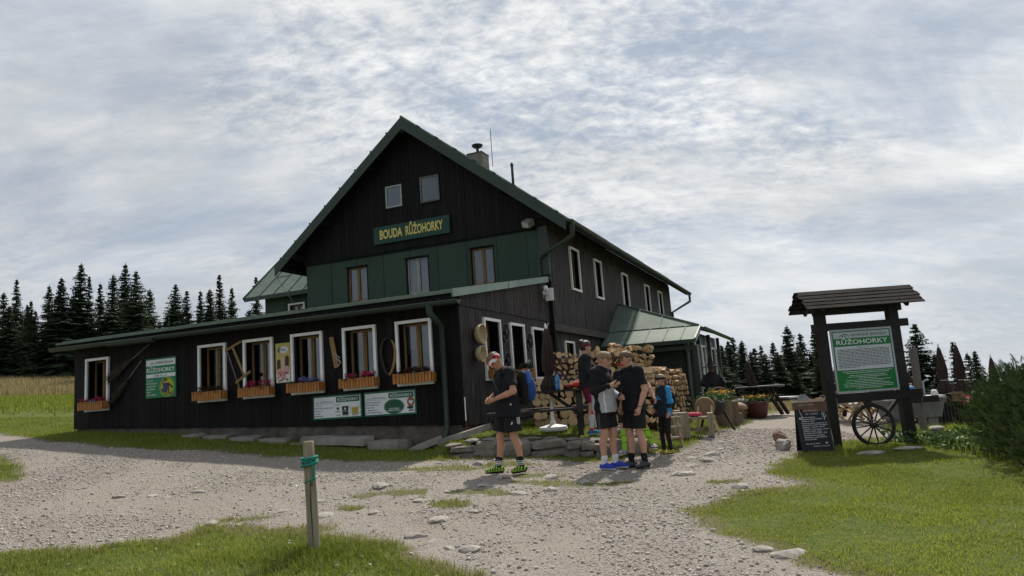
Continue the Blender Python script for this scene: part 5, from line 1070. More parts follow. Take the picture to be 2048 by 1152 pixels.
# ---- single stones
def rock(x, y, size, label, seed, rz=0.0, sink=.35, group=None, m=None):
    b = MB(); b.stone((0, 0, 0), size, seed, rz=0, sub=2, rough=.17); o = b.build('rock', m or M_STONE, None, loc=gz(x, y, size[2] * (1 - sink * 2)), rz=rz); return tag(o, label, 'rock', group)
rock(4.28, 12.22, (.16, .13, .12), 'craggy pale boulder on the path left of the chalkboard', 31, .3, .2)
rock(2.16, 10.28, (.20, .13, .05), 'flat pale stone in the gravel before the group of people', 32, .1, .3)
rock(4.42, 12.75, (.12, .1, .13), 'reddish rock half hidden behind the chalkboard', 33, 0, .1, m=mat('reddish_rock', (.16, .09, .07), (.26, .17, .13), 4, .9, .6))
rock(5.02, 12.25, (.10, .09, .25), 'upright grey stone beside the left notice board post', 34, 0, .1)
for i, (dx, dz, s) in enumerate(((0, .02, (.13, .1, .055)), (.02, .105, (.13, .09, .05)), (-.02, .175, (.14, .09, .04)), (-.01, .24, (.15, .1, .045)))):
    b = MB(); b.stone((0, 0, 0), s, 40 + i, sub=2, rough=.10); o = b.build('cairn_stone', M_STONE, None, loc=gz(6.86 + dx, 12.32, dz + .03), rz=i * .7); tag(o, ['bottom', 'second lowest', 'second highest', 'top'][i] + ' flat stone of the small cairn right of the notice board', 'stone', 'cairn stones')
for i, (px, py, s, lab) in enumerate(((5.95, 11.55, (.26, .10, .04), 'flat pale stone in the lawn below the wagon wheel'), (5.35, 11.40, (.24, .08, .035), 'narrow flat stone in the lawn below the left notice board post'), (6.55, 11.65, (.20, .09, .04), 'flat stone in the lawn below the right notice board post'), (6.85, 13.2, (.22, .14, .09), 'rounded pale stone behind the small cairn'), (7.15, 12.9, (.18, .12, .07), 'rounded pale stone right of the cairn'), (7.05, 11.7, (.10, .08, .05), 'small white stone in the weeds by the pine shrub'))):
    rock(px, py, s, lab, 50 + i, .05 * i, .25)
MID = [(-1.95, 10.05), (-1.0, 9.55), (-.55, 9.75), (-1.3, 9.05), (-.75, 9.0), (-.62, 8.35), (-.95, 8.0), (-2.35, 8.5), (-1.75, 8.55), (-.1, 9.3), (.3, 9.45), (-.3, 10.35), (.35, 10.4), (-2.9, 8.9), (-3.6, 8.55), (-.9, 7.2), (-.75, 6.95), (-.55, 6.85), (-1.15, 7.45), (-4.35, 7.95), (-5.6, 10.2), (-5.2, 10.35), (-4.6, 10.45), (-4.9, 10.15), (-1.4, 11.95), (-.7, 11.75), (1.95, 6.35), (2.1, 6.2), (2.65, 9.3), (2.3, 8.75), (3.0, 12.0), (2.8, 11.5), (2.6, 11.75), (3.3, 12.5), (3.5, 13.2), (2.5, 11.2), (-2.6, 9.35), (.75, 10.1)]
for i, (px, py) in enumerate(MID):
    r = random.Random(i + 600); s = r.uniform(.055, .13); b = MB(); b.stone((0, 0, 0), (s * r.uniform(1.0, 1.7), s, s * .45), 600 + i, sub=1, rough=.16); o = b.build('stone', M_STONE, None, loc=gz(px, py, -s * .02), rz=r.uniform(0, 6))
    tag(o, 'pale half-buried stone in the trodden gravel', 'stone', 'half-buried stones in the gravel')

# ---- deck chairs, tables, fence, trough behind the notice board
def deck_chair(x, y, rz, label, mc):
    t = thing('deck_chair', label, 'deck chair', gz(x, y), rz, 'deck chairs behind the notice board'); 
    for s in (-.28, .28): MB().beam((s, -.45, .0), (s, .45, .85), .04, .03).build('back_rail', M_BLOND, t); MB().beam((s * .9, .45, .02), (s * .9, -.45, .42), .04, .03).build('seat_rail', M_BLOND, t); MB().beam((s * .95, .10, .48), (s * .95, .42, .0), .035, .025).build('prop', M_BLOND, t)
    for (yy, zz) in ((.44, .84), (-.44, .41), (.44, .03), (-.44, .02)): MB().tube([(-.28, yy, zz), (.28, yy, zz)], .016, 6).build('crossbar', M_BLOND, t)
    n = 12; V = []; F = []
    for i in range(n + 1): q = i / n; yy = -.44 + .88 * q; zz = .41 + .43 * q - .24 * math.sin(math.pi * q); V += [(-.23, yy, zz), (.23, yy, zz)]
    for i in range(n): F.append((2 * i, 2 * i + 1, 2 * i + 3, 2 * i + 2))
    MB().add(V, F).build('sling', mc, t)
M_DARKSLING = mat('dark_sling', (.03, .03, .034), (.07, .07, .075), 8, .9)
deck_chair(7.45, 17.3, rad(200), 'deck chair with pale canvas at the left behind the wagon wheel', M_CANVAS)
deck_chair(8.0, 17.0, rad(195), 'deck chair with dark canvas in the middle behind the wagon wheel', M_DARKSLING)
deck_chair(8.55, 17.2, rad(205), 'deck chair with dark canvas near the right notice board post', M_DARKSLING)
t = thing('backpack', 'red and blue backpack lying behind the right notice board post', 'backpack', (8.15, 15.75, zg1(8.15, 15.75) + .58)); mb = MB(); mb.stone((0, 0, .12), (.24, .15, .14), 71, sub=2, rough=.08, flat=False); mb.build('body', mat('maroon_cloth', (.16, .035, .045), (.30, .07, .08), 5, .7), t, smooth=True); mb = MB(); mb.stone((.20, .0, .17), (.12, .12, .13), 72, sub=2, rough=.08, flat=False); mb.build('top_pocket', mat('blue_cloth', (.03, .15, .36), rough=.7), t, smooth=True); mb = MB(); mb.stone((-.26, .0, .16), (.13, .12, .14), 73, sub=2, rough=.08, flat=False); mb.build('side_pocket', mat('navy_cloth', (.02, .025, .05), rough=.7), t, smooth=True)
def trough():
    t = thing('stone_trough', 'grey stone trough on legs behind the right notice board post', 'trough', gz(8.25, 15.7)); mb = MB(); m = mat('grey_trough', (.13, .125, .12), (.24, .235, .225), 3, .85, .4)
    mb.hexa([(-.52, -.24, .22), (.52, -.24, .22), (.52, .24, .22), (-.52, .24, .22), (-.6, -.3, .58), (.6, -.3, .58), (.6, .3, .58), (-.6, .3, .58)]); mb.build('basin', m, t); MB().box(-.63, .63, -.33, .33, .58, .63).build('rim', m, t)
    for s in (-.35, .35): MB().box(s - .1, s + .1, -.2, .2, 0, .22).build('foot', m, t)
    MB().tube([(.3, -.1, .62), (.3, -.1, .95), (.3, -.3, 1.0)], .02, 8).build('spout', M_GALV, t)
trough()
t = thing('weathered_plank_post', 'grey weathered plank post leaning behind the notice board', 'post', gz(7.55, 14.0)); MB().beam((0, 0, -.1), (.05, .02, 1.65), .14, .05).build('plank', mat('silver_wood', (.10, .095, .09), (.2, .19, .18), 4, .85, .5, 20, (4, 4, .5)), t); MB().box(-.16, .35, -.06, -.03, .62, .74).build('crosspiece', M_DARKWOOD, t)
def picket_fence():
    a, b = Vector((8.9, 15.9, 0)), Vector((10.7, 17.1, 0)); d = b - a; t = thing('picket_fence', 'short dark picket fence with white capped posts right of the notice board', 'fence', gz(a.x, a.y)); z0 = t.location.z; n = 15
    for i in range(n + 1): q = a + d * i / n; z = zg1(q.x, q.y) - z0; MB().beam((q.x - a.x, q.y - a.y, z), (q.x - a.x, q.y - a.y, z + .58), .07, .025, up=d).build('picket', M_DARKWOOD, t)
    for h in (.18, .46): MB().beam((0, 0.03, h), (d.x, d.y + .03, zg1(b.x, b.y) - z0 + h), .03, .07).build('rail', M_DARKWOOD, t)
    for q in (0, 1): 
        p = a + d * q; z = zg1(p.x, p.y) - z0; po = MB().beam((d.x * q, d.y * q - .05, z - .05), (d.x * q, d.y * q - .05, z + .66), .10, .10).build('post', M_DARKWOOD, t); MB().lathe([(.07, z + .66), (.075, z + .72), (.06, z + .80), (.03, z + .83)], (d.x * q, d.y * q - .05, 0), 12).build('cap', M_WPLAST, po)
picket_fence()
t = thing('red_sign', 'small red sign plate on the picket fence', 'sign', gz(10.0, 16.55, .62), rad(20)); MB().box(-.16, .16, -.02, 0, -.08, .10).build('plate', mat('red_plate', (.42, .03, .03), rough=.4), t); mb = MB(); put_text(mb, 'S', -.06, -.022, -.04, .10, .12, .02); mb.build('lettering', M_SPALE, t)
t = thing('wooden_crate', 'small brown wooden crate on the picket fence beside the red plate', 'crate', gz(9.62, 16.35, .60), rad(25)); 
for k in range(3): MB().box(-.2, .2, -.08, -.06, -.02 + k * .07, .04 + k * .07).build('slat', mat('crate_wood', (.13, .07, .035), (.2, .12, .06), 5, .7), t)
MB().box(-.19, .19, -.058, .08, -.02, .16).build('body', M_DARKWOOD, t)
M_PALETOP = mat('pale_table_top', (.40, .41, .42), (.55, .55, .56), 4, .5)
for (x, y, rz, lab) in ((9.4, 19.4, .2, 'pale topped picnic table furthest left behind the picket fence'), (10.9, 18.9, .1, 'pale topped picnic table in the middle behind the picket fence'), (12.6, 19.8, .3, 'pale topped picnic table at the right behind the pine shrub')): picnic_table('picnic_table', lab, gz(x, y), rz, 1.7, M_PALETOP, group='tables of the right-hand terrace')
for (x, y, H, lab) in ((9.15, 17.3, 1.42, 'folded brown parasol right beside the notice board post'), (10.95, 19.0, 1.98, 'tall folded brown parasol left of the middle pair behind the fence'), (10.8, 18.0, 1.98, 'tall folded brown parasol right of the middle pair behind the fence'), (12.9, 20.0, 1.62, 'folded brown parasol rising behind the pine shrub'), (11.6, 22.0, 1.66, 'far folded brown parasol just right of the notice board')): umbrella(x, y, zg1(x, y), H - zg1(x, y) + .04, lab, False)

# ---- furniture and ornaments along the porch
def far_table():
    x, y = 6.3, 19.3; t = thing('round_table', 'round topped dark picnic table beside the far bend of the path', 'table', gz(x, y), rad(20))
    MB().lathe([(.0, .72), (.62, .72), (.64, .74), (.62, .77), (.0, .77)], (0, 0, 0), 26).build('table_top', M_DARKWOOD, t); 
    for s in (-1, 1): MB().beam((s * .12, -.1, .72), (s * .55, -.1, .0), .06, .09, up=(0, 1, 0)).build('leg', M_DARKWOOD, t); MB().beam((.25, s * .12, .72), (.72, s * .12, .0), .06, .09, up=(0, 1, 0)).build('leg', M_DARKWOOD, t)
    MB().box(.55, .98, -.42, .42, .40, .44).build('seat', M_PALETOP, t); MB().box(-.95, -.6, -.40, .40, .40, .44).build('seat', M_DARKWOOD, t); MB().box(-.9, .9, -.04, .04, .33, .40).build('bearer', M_DARKWOOD, t)
far_table(); umbrella(6.28, 19.5, zg1(6.28, 19.5), 1.50, 'leaning folded brown parasol at the round table by the path', False, rad(-7))
M_CAST = mat('cast_iron_pot', (.014, .012, .012), (.035, .03, .028), 6, .6, .3)
def leafy(parent, c, r3, n, size, seed, name='plants', m=None, petals=None, np_=0):
    fn = lambda r: tuple(c[i] + r3[i] * q for i, q in enumerate(r.normal(0, .5, 3))); V, F, T = leaf_cloud(n, fn, size, seed); tag(obj(name, fast_mesh(name, V, F, m or mat('planter_leaves', (.025, .055, .015), (.09, .14, .04), 9, .6, attr='tint', transl=.3), {'tint': T}), parent), kind='stuff')
    if petals: V, F, T = leaf_cloud(np_, lambda r: (c[0] + r3[0] * r.normal(0, .5), c[1] + r3[1] * r.normal(0, .5), c[2] + r3[2] * (.4 + .5 * r.random())), size * .9, seed + 1); tag(obj('blossoms', fast_mesh('blossoms', V, F, petal_mat(petals), {'tint': T}), parent), kind='stuff')
t = thing('cauldron_planter', 'black iron cauldron full of trailing plants on slanted legs', 'planter', gz(3.98, 15.35)); MB().lathe([(.08, .28), (.20, .30), (.28, .40), (.30, .52), (.27, .60), (.25, .60), (.24, .5), (.1, .4)], (0, 0, 0), 20).build('cauldron', M_CAST, t, smooth=True)
for k, (a, b) in enumerate((((-.18, -.1), (-.34, -.2)), ((.18, -.1), (.36, -.22)), ((0, .2), (0, .36)))): MB().beam((a[0], a[1], .42), (b[0], b[1], -.02), .04, .04).build('leg', M_DARKWOOD, t)
leafy(t, (0, 0, .64), (.32, .3, .10), 420, .03, 201)
t = thing('basket_planter', 'tall wicker basket of yellow flowers with an arched handle by the porch', 'planter', gz(4.45, 16.5)); MB().lathe([(.22, .0), (.24, .2), (.27, .5), (.28, .56), (.25, .56), (.23, .4)], (0, 0, 0), 18).build('basket', mat('wicker', (.12, .085, .05), (.21, .155, .095), 22, .8, .6, 60, (1, 1, 4)), t); MB().ring((0, 0, .56), .29, .018, 'y', 20, 6, 0, math.pi).build('handle', mat('wicker', ()), t); leafy(t, (0, 0, .66), (.30, .28, .14), 420, .03, 203, petals='yellow', np_=120)
t = thing('flower_pot', 'dark red flower pot of yellow-green plants below the round table', 'planter', gz(5.95, 18.6)); MB().lathe([(.20, .0), (.24, .1), (.29, .36), (.31, .42), (.28, .42), (.25, .3)], (0, 0, 0), 20).build('pot', mat('burgundy_glaze', (.055, .014, .014), (.09, .026, .024), 4, .35), t, smooth=True); leafy(t, (0, 0, .48), (.34, .32, .10), 380, .032, 205, petals='yellow', np_=100)
t = thing('wooden_planter', 'tall square planter of upright boards beside the wicker basket', 'planter', gz(4.72, 16.85)); 
for k in range(4): MB().box(-.2 + k * .1 + .004, -.1 + k * .1 - .004, -.2, -.18, 0, .52).build('board', mat('grey_planter_board', (.13, .095, .06), (.21, .16, .105), 5, .8, .4, 20, (4, 4, .6), objvar=.12), t)
MB().box(-.19, .19, -.178, .2, 0, .50).build('body', M_DARKWOOD, t)
def mushroom(x, y, h, R, label, seed):
    t = thing('wooden_mushroom', label, 'ornament', gz(x, y), group='carved mushrooms by the path'); MB().lathe([(.09, 0), (.085, h * .4), (.07, h * .7)], (0, 0, 0), 12).build('stem', mat('mushroom_stem', (.26, .21, .15), (.38, .32, .24), 5, .8), t, smooth=True); MB().lathe([(.04, h * .62), (R * .95, h * .60), (R, h * .66), (R * .85, h * .83), (R * .5, h * .96), (.02, h)], (0, 0, 0), 18).build('cap', mat('mushroom_cap_%d' % (seed % 2), *(((.19, .11, .06), (.30, .19, .11)) if seed % 2 else ((.05, .042, .04), (.10, .085, .075))), 4, .7), t, smooth=True)
mushroom(5.22, 17.9, .46, .28, 'brown capped wooden mushroom beside the tree stump', 1); mushroom(5.62, 18.7, .50, .26, 'dark capped wooden mushroom left of the dark red flower pot', 2)
t = thing('tree_stump', 'low tree stump with a stone on top by the porch grass', 'stump', gz(4.95, 17.4)); MB().lathe([(.30, -.02), (.27, .06), (.25, .22), (.24, .23), (.0, .235)], (0, 0, 0), 14).build('wood', mat('stump_bark', (.07, .055, .042), (.15, .12, .09), 7, .9, .7), t); mb = MB(); mb.stone((0, 0, .30), (.14, .12, .08), 83, sub=1); mb.build('stone', M_STONE, t)
def small_bench():
    t = thing('rustic_bench', 'small rustic wooden bench with pink cloth on it behind the child', 'bench', gz(3.25, 13.95), rad(-14)); 
    for s in (-1, 1): MB().box(s * .30 - .05, s * .30 + .05, -.16, .16, 0, .42 if s > 0 else .50).build('leg', M_POST, t)
    MB().box(-.25, .25, -.15, .15, .32, .36).build('seat', M_POST, t); MB().box(-.25, .25, -.02, .02, .10, .16).build('rail', M_POST, t); mb = MB(); mb.stone((.02, 0, .40), (.15, .09, .05), 84, sub=2, rough=.2); mb.build('pink_cloth', mat('pink_cloth', (.50, .04, .09), (.62, .10, .16), 8, .8), t, smooth=True)
small_bench()
t = thing('square_planter', 'square post of pale boards behind the child', 'planter', gz(2.92, 13.7)); MB().box(-.15, .15, -.15, .15, 0, .46).build('box', M_POST, t)
def log_chair():
    t = thing('log_slice_chair', 'chair made from a round log slice with bent stick legs', 'chair', gz(3.62, 14.55), rad(-20)); MB().lathe([(.19, -.03), (.20, 0), (.19, .03)], (0, .1, .50), 22, axis='y').build('back', mat('log_slice', (.17, .115, .06), (.28, .20, .115), 7, .75), t); MB().box(-.18, .18, -.18, .1, .28, .33).build('seat', M_POST, t)
    for a, b in (((-.14, -.16, .30), (-.2, -.24, 0)), ((.14, -.16, .30), (.26, -.28, 0)), ((-.12, .1, .42), (-.2, .2, 0)), ((.12, .1, .42), (.22, .2, 0)), ((-.13, -.1, .32), (-.12, .02, .52)), ((.13, -.1, .32), (.14, .02, .52))): MB().tube([a, b], .02, 7).build('stick', M_BLOND, t)
log_chair()
t = thing('small_ladder_stand', 'small wooden step stand hidden behind the child', 'stand', gz(2.55, 12.85), rad(10)); 
for s in (-.18, .18): MB().beam((s, -.08, 0), (s * .8, 0, .52), .04, .03).build('rail', M_BLOND, t)
for z in (.12, .30, .46): MB().box(-.2, .2, -.1, .03, z, z + .03).build('step', M_POST, t)
def witch_figure():
    p = hw(3.55, 8.3); t = thing('witch_figure', 'black cloaked witch figure with a broom standing at the porch', 'figure', gz(p.x, p.y)); m = mat('black_robe', (.006, .006, .008), (.014, .013, .016), 6, .8)
    r = np.random.default_rng(3); n = 18; V = []; F = []; zs = [(0, .30), (.2, .30), (.5, .27), (.8, .24), (1.02, .20), (1.12, .10), (1.16, .06)]
    for k, (z, q) in enumerate(zs):
        for j in range(n): a = 2 * math.pi * j / n; w = q * (1 + .13 * math.sin(5 * a + k)) ; V.append((w * math.cos(a), w * .8 * math.sin(a), z))
    for k in range(len(zs) - 1):
        for j in range(n): F.append((k * n + j, k * n + (j + 1) % n, (k + 1) * n + (j + 1) % n, (k + 1) * n + j))
    F.append(tuple(range((len(zs) - 1) * n, len(zs) * n))); MB().add(V, F).build('robe', m, t, smooth=True); mb = MB(); mb.stone((0, -.02, 1.23), (.09, .10, .12), 90, sub=2, rough=.05, flat=False); mb.build('head', mat('doll_head', (.09, .06, .05), (.16, .11, .09), 6, .7), t, smooth=True)
    MB().lathe([(.24, 1.28), (.23, 1.30), (.11, 1.31), (.07, 1.45), (.03, 1.60), (.004, 1.68)], (0, 0, 0), 16).build('hat', m, t, smooth=True)
    for s in (-1, 1): MB().tube([(s * .17, 0, 1.05), (s * .30, -.08, .82), (s * .22, -.24, .80)], [.07, .075, .09], 8).build('sleeve', m, t, smooth=True)
    MB().tube([(.12, -.26, 1.35), (.45, -.2, .1)], .014, 6).build('broom_handle', M_HANDLE, t); mb = MB(); [mb.tube([(.36, -.22, .42), (.45 + q * .03, -.2 + q * .01, .02)], [.01, .02], 5) for q in (-3, -2, -1, 0, 1, 2, 3)]; mb.build('broom_twigs', M_TWIG, t)
witch_figure()
# ------------------------------------------------------------------ people: one smooth skin per body, clothes as shells over it
def surface_nets(f, org, h):
    s = f < 0; nx, ny, nz = f.shape
    c = [s[i:nx - 1 + i, j:ny - 1 + j, k:nz - 1 + k] for i in (0, 1) for j in (0, 1) for k in (0, 1)]
    cnt = sum(q.astype(np.int8) for q in c); act = (cnt > 0) & (cnt < 8); I = np.argwhere(act); vid = -np.ones(act.shape, np.int64); vid[act] = np.arange(len(I))
    acc = np.zeros((len(I), 3)); num = np.zeros(len(I))
    for ax in range(3):
        o = [a for a in range(3) if a != ax]
        for u in (0, 1):
            for v in (0, 1):
                a = I.copy(); a[:, o[0]] += u; a[:, o[1]] += v; b = a.copy(); b[:, ax] += 1
                fa = f[a[:, 0], a[:, 1], a[:, 2]]; fb = f[b[:, 0], b[:, 1], b[:, 2]]; m = (fa < 0) != (fb < 0); t = np.where(m, fa / (fa - fb + 1e-12), 0)
                p = a.astype(float); p[:, ax] += t; acc[m] += p[m]; num[m] += 1
    V = acc / num[:, None] * h + org; F = []
    for ax in range(3):
        o = [a for a in range(3) if a != ax]; sl0 = [slice(None)] * 3; sl1 = [slice(None)] * 3; sl0[ax] = slice(0, -1); sl1[ax] = slice(1, None)
        for q in o: sl0[q] = slice(1, -1); sl1[q] = slice(1, -1)
        A, B = s[tuple(sl0)], s[tuple(sl1)]; E = np.argwhere(A != B)
        if not len(E): continue
        inside = A[E[:, 0], E[:, 1], E[:, 2]]; base = E.copy()     # cells around the edge: o-axes index +1 offset was removed
        def cell(du, dv): q = base.copy(); q[:, o[0]] += du; q[:, o[1]] += dv; return vid[q[:, 0], q[:, 1], q[:, 2]]
        quad = np.stack([cell(0, 0), cell(1, 0), cell(1, 1), cell(0, 1)], 1); flip = inside if ax != 1 else ~inside
        quad[~flip] = quad[~flip][:, ::-1]; F.append(quad)
    return V, np.concatenate(F)
def P_(a, b, ra, rb, ax=None, k=1.0, ca=False, cb=False): return dict(a=np.array(a, float), b=np.array(b, float), ra=ra, rb=rb, ax=None if ax is None else np.array(ax, float), k=k, ca=ca, cb=cb)
def mesh_prims(prims, h, blend=.025, grow=0.0, post=None):
    lo = np.min([np.minimum(p['a'], p['b']) - max(p['ra'], p['rb']) / min(p['k'], 1) for p in prims], 0) - grow - .03; hi = np.max([np.maximum(p['a'], p['b']) + max(p['ra'], p['rb']) / min(p['k'], 1) for p in prims], 0) + grow + .03
    n = np.ceil((hi - lo) / h).astype(int) + 1; f = np.full(tuple(n), .5); ax = [lo[i] + h * np.arange(n[i]) for i in range(3)]
    for p in prims:
        m = max(p['ra'], p['rb']) / min(p['k'], 1) + grow + blend + 2 * h; l = np.minimum(p['a'], p['b']) - m; u = np.maximum(p['a'], p['b']) + m
        i0 = [max(0, int((l[i] - lo[i]) / h)) for i in range(3)]; i1 = [min(n[i], int((u[i] - lo[i]) / h) + 2) for i in range(3)]
        X, Y, Z = np.meshgrid(*[ax[i][i0[i]:i1[i]] for i in range(3)], indexing='ij'); Q = np.stack([X, Y, Z], -1) - p['a']; ba = p['b'] - p['a']; L2 = max(ba @ ba, 1e-9); tt = (Q @ ba) / L2; t = np.clip(tt, 0, 1); D = Q - t[..., None] * ba
        if p['ax'] is not None: D = D + (p['k'] - 1) * (D @ p['ax'])[..., None] * p['ax']
        d = np.sqrt((D * D).sum(-1)) - (p['ra'] + (p['rb'] - p['ra']) * t) - grow
        if p['ca']: d = np.maximum(d, -tt * math.sqrt(L2))
        if p['cb']: d = np.maximum(d, (tt - 1) * math.sqrt(L2))
        sl = tuple(slice(i0[i], i1[i]) for i in range(3)); g = f[sl]; hh = np.clip(.5 + .5 * (g - d) / blend, 0, 1); f[sl] = g * (1 - hh) + d * hh - blend * hh * (1 - hh)
    if post is not None:
        X, Y, Z = np.meshgrid(*ax, indexing='ij'); f = post(f, X, Y, Z)
    f[0] = f[-1] = .5; f[:, 0] = f[:, -1] = .5; f[:, :, 0] = f[:, :, -1] = .5
    return surface_nets(f, lo, h)
SKIN = mat('skin', (.46, .255, .175), (.54, .31, .22), 9, .55, spec=.3); SKINT = mat('skin_tanned', (.42, .21, .135), (.50, .27, .18), 9, .55, spec=.3)
def cloth(name, c, c2=None, rough=.85): return mat('cloth_' + name, c, c2 or tuple(q * 1.35 for q in c), 7, rough, .35, 16, spec=.25)
C_BLK = cloth('black', (.0085, .009, .011)); C_BLK2 = cloth('black_knit', (.012, .012, .014)); C_NAVY = cloth('navy', (.012, .022, .034)); C_WHT = cloth('white', (.62, .62, .63), (.72, .72, .73)); C_GREY = cloth('grey_mesh', (.34, .35, .37), (.42, .43, .45)); C_DGREY = cloth('dark_grey', (.05, .05, .055)); C_MAG = cloth('magenta', (.26, .018, .085)); C_MAGD = cloth('dark_magenta', (.10, .012, .035)); C_RED = cloth('red', (.50, .03, .045)); C_LIME = cloth('lime', (.27, .54, .045)); C_LIME2 = cloth('shoe_lime', (.20, .34, .05)); C_BLUE = cloth('sky_blue', (.03, .22, .46)); C_YEL = cloth('yellow', (.42, .34, .05)); C_SBLUE = cloth('shoe_blue', (.03, .05, .34)); C_TURQ = cloth('shoe_turquoise', (.06, .26, .44))
H_BRN = mat('brown_hair', (.075, .045, .025), (.17, .11, .065), 40, .6, .4, 90); H_DRK = mat('dark_hair', (.016, .011, .009), (.04, .028, .022), 40, .5, .4, 90); H_SAND = mat('sandy_hair', (.16, .10, .05), (.30, .21, .12), 40, .6, .4, 90)
UPX = (1, 0, 0)
class Person:
    def __init__(s, label, loc, rz, H, girth=1.0, skin=SKIN, bow=0.0, turn=0.0, feet=None, arms=None, lean=0.0, hairm=H_BRN, elbows=None, fwdhead=0.0, legw=1.0):
        k = H / 1.78; s.k = k; s.t = thing('person', label, 'person', loc, rz); s.skin = skin; s.hairm = hairm; g = girth; s.g = g
        V = lambda x, y, z: np.array([x, y, z], float) * k; s.V = V
        feet = feet or {'L': (-.11, 0, 0), 'R': (.11, 0, 0)}; s.J = J = {}
        J['pel'] = V(0, 0, .97); J['chest'] = V(0, lean * .6, 1.30); J['neck'] = V(0, lean, 1.47); J['sh'] = {q: V(x, lean - .01, 1.435) for q, x in (('L', -.175 * g ** .5), ('R', .175 * g ** .5))}
        J['head'] = V(0, lean + .02 + fwdhead, 1.66 - .03 * (bow > .4)); s.bow = bow; s.turn = turn
        J['hip'] = {'L': V(-.09, 0, .93), 'R': V(.09, 0, .93)}; J['ank'] = {}; J['knee'] = {}; J['toe'] = {}
        for q in 'LR':
            fx, fy, fz = feet[q][:3]; J['ank'][q] = V(fx, fy, .085 + fz); hp = J['hip'][q]; J['knee'][q] = (hp + J['ank'][q]) / 2 + V(0, .035 + (feet[q][4] if len(feet[q]) > 4 else 0), .02); an = feet[q][3] if len(feet[q]) > 3 else (.18 if q == 'L' else -.18); J['toe'][q] = J['ank'][q] + V(math.sin(-an) * .15, math.cos(an) * .15, -.045)
        arms = arms or {}; J['elb'] = {}; J['wri'] = {}; J['hdir'] = {}
        for q, sg in (('L', -1), ('R', 1)):
            e, w, hd = arms.get(q, ((sg * .235, .0, 1.15), (sg * .235, .06, .91), (0, .25, -1))); J['elb'][q] = V(*e); J['wri'][q] = V(*w); hd = np.array(hd, float); J['hdir'][q] = hd / np.linalg.norm(hd)
        # head frame
        cb, sb = math.cos(bow), math.sin(bow); ct, st = math.cos(turn), math.sin(turn); Rb = np.array([[1, 0, 0], [0, cb, sb], [0, -sb, cb]]); Rt = np.array([[ct, -st, 0], [st, ct, 0], [0, 0, 1]]); s.HR = Rt @ Rb
        s.hp = lambda x, y, z: J['head'] + s.HR @ (np.array([x, y, z]) * k)
        s.body()
    def head_prims(s):
        k = s.k; hx = s.HR @ np.array([1, 0, 0])
        return [P_(s.hp(0, -.018, .022), s.hp(0, .012, .03), .088 * k, .086 * k, hx, 1.14), P_(s.hp(0, .03, -.02), s.hp(0, .052, -.082), .066 * k, .040 * k, hx, 1.05)]
    def legs(s, f0, f1, r0, r1, q, cut=True, which='thigh'):
        J = s.J; a, b = (J['hip'][q], J['knee'][q]) if which == 'thigh' else (J['knee'][q], J['ank'][q]); return P_(a + (b - a) * f0, a + (b - a) * f1, r0 * s.k, r1 * s.k, cb=cut)
    def torso(s, grow, z0=.93, hem=None):
        J, k, g = s.J, s.k, s.g; o = grow; lo = J['pel'] + s.V(0, 0, z0 - .97)
        return [P_(lo, J['chest'], (.112 * g + o) * k, (.122 * g ** .6 + o) * k, UPX, .70, ca=hem is not None), P_(J['chest'] + s.V(0, .03 * g, -.17), J['chest'] + s.V(0, .01, -.02), (.10 * g + o) * k, (.105 + o) * k, UPX, .78), P_(J['sh']['L'] * .9 + J['neck'] * .1, J['sh']['R'] * .9 + J['neck'] * .1, (.062 + o) * k, (.062 + o) * k), P_(J['chest'], J['neck'] - s.V(0, 0, .03), (.12 + o) * k, (.075 + o) * k, UPX, .75)]
    def body(s):
        J, k = s.J, s.k; pr = s.torso(0.0) + [P_(J['neck'] - s.V(0, 0, .04), s.hp(0, -.015, -.05), .058 * k, .052 * k)] + s.head_prims()
        pr += [P_(s.hp(0, .088, .012), s.hp(0, .112, -.022), .010 * k, .014 * k), P_(s.hp(0, .085, -.055), s.hp(0, .088, -.06), .016 * k, .014 * k), P_(s.hp(0, .072, .035), s.hp(0, .078, .035), .03 * k, .02 * k)]
        for sg in (-1, 1): pr.append(P_(s.hp(sg * .078, -.012, .0), s.hp(sg * .083, -.02, -.03), .020 * k, .014 * k, s.HR @ np.array([1, 0, 0]), 1.7))
        for q in 'LR':
            h, kn, an, to = J['hip'][q], J['knee'][q], J['ank'][q], J['toe'][q]; calf = kn + (an - kn) * .32 + s.V(0, -.022, 0)
            pr += [P_(h, kn, .088 * k * s.g ** .4, .058 * k), P_(kn, calf, .055 * k, .056 * k), P_(calf, an, .055 * k, .034 * k), P_(an - s.V(0, .02, .03), to, .042 * k, .036 * k)]
            sh, e, w = J['sh'][q], J['elb'][q], J['wri'][q]; pr += [P_(sh, e, .054 * k * s.g ** .3, .043 * k), P_(e, e + (w - e) * .3, .043 * k, .044 * k), P_(e + (w - e) * .3, w, .044 * k, .028 * k), P_(w, w + J['hdir'][q] * .04 * k, .028 * k, .03 * k)]
        V, F = mesh_prims(pr, .0135 * k, .02 * k); N = len(V); parts = [(V, F)]
        for q in 'LR':
            V2, F2 = s.hand(q); parts.append((V2, F2))
        off = 0; VV = []; FF = []
        for v, f in parts: VV.append(v); FF.append(f + off); off += len(v)
        s.bodyo = obj('body', fast_mesh('body', np.concatenate(VV), np.concatenate(FF), s.skin, smooth=True), s.t)
        eye = MB()
        for sg in (-1, 1):
            c = s.hp(sg * .032, .088, .018); b = MB(); b.stone(tuple(c), (.011 * k,) * 3, 3, sub=1, rough=0, flat=False); b.build('eye', mat('eye', (.02, .015, .012), rough=.25), s.t, smooth=True); a, b2 = s.hp(sg * .018, .097, .036), s.hp(sg * .048, .084, .038); MB().tube([a, b2], .0055 * k, 5).build('eyebrow', s.hairm, s.t)
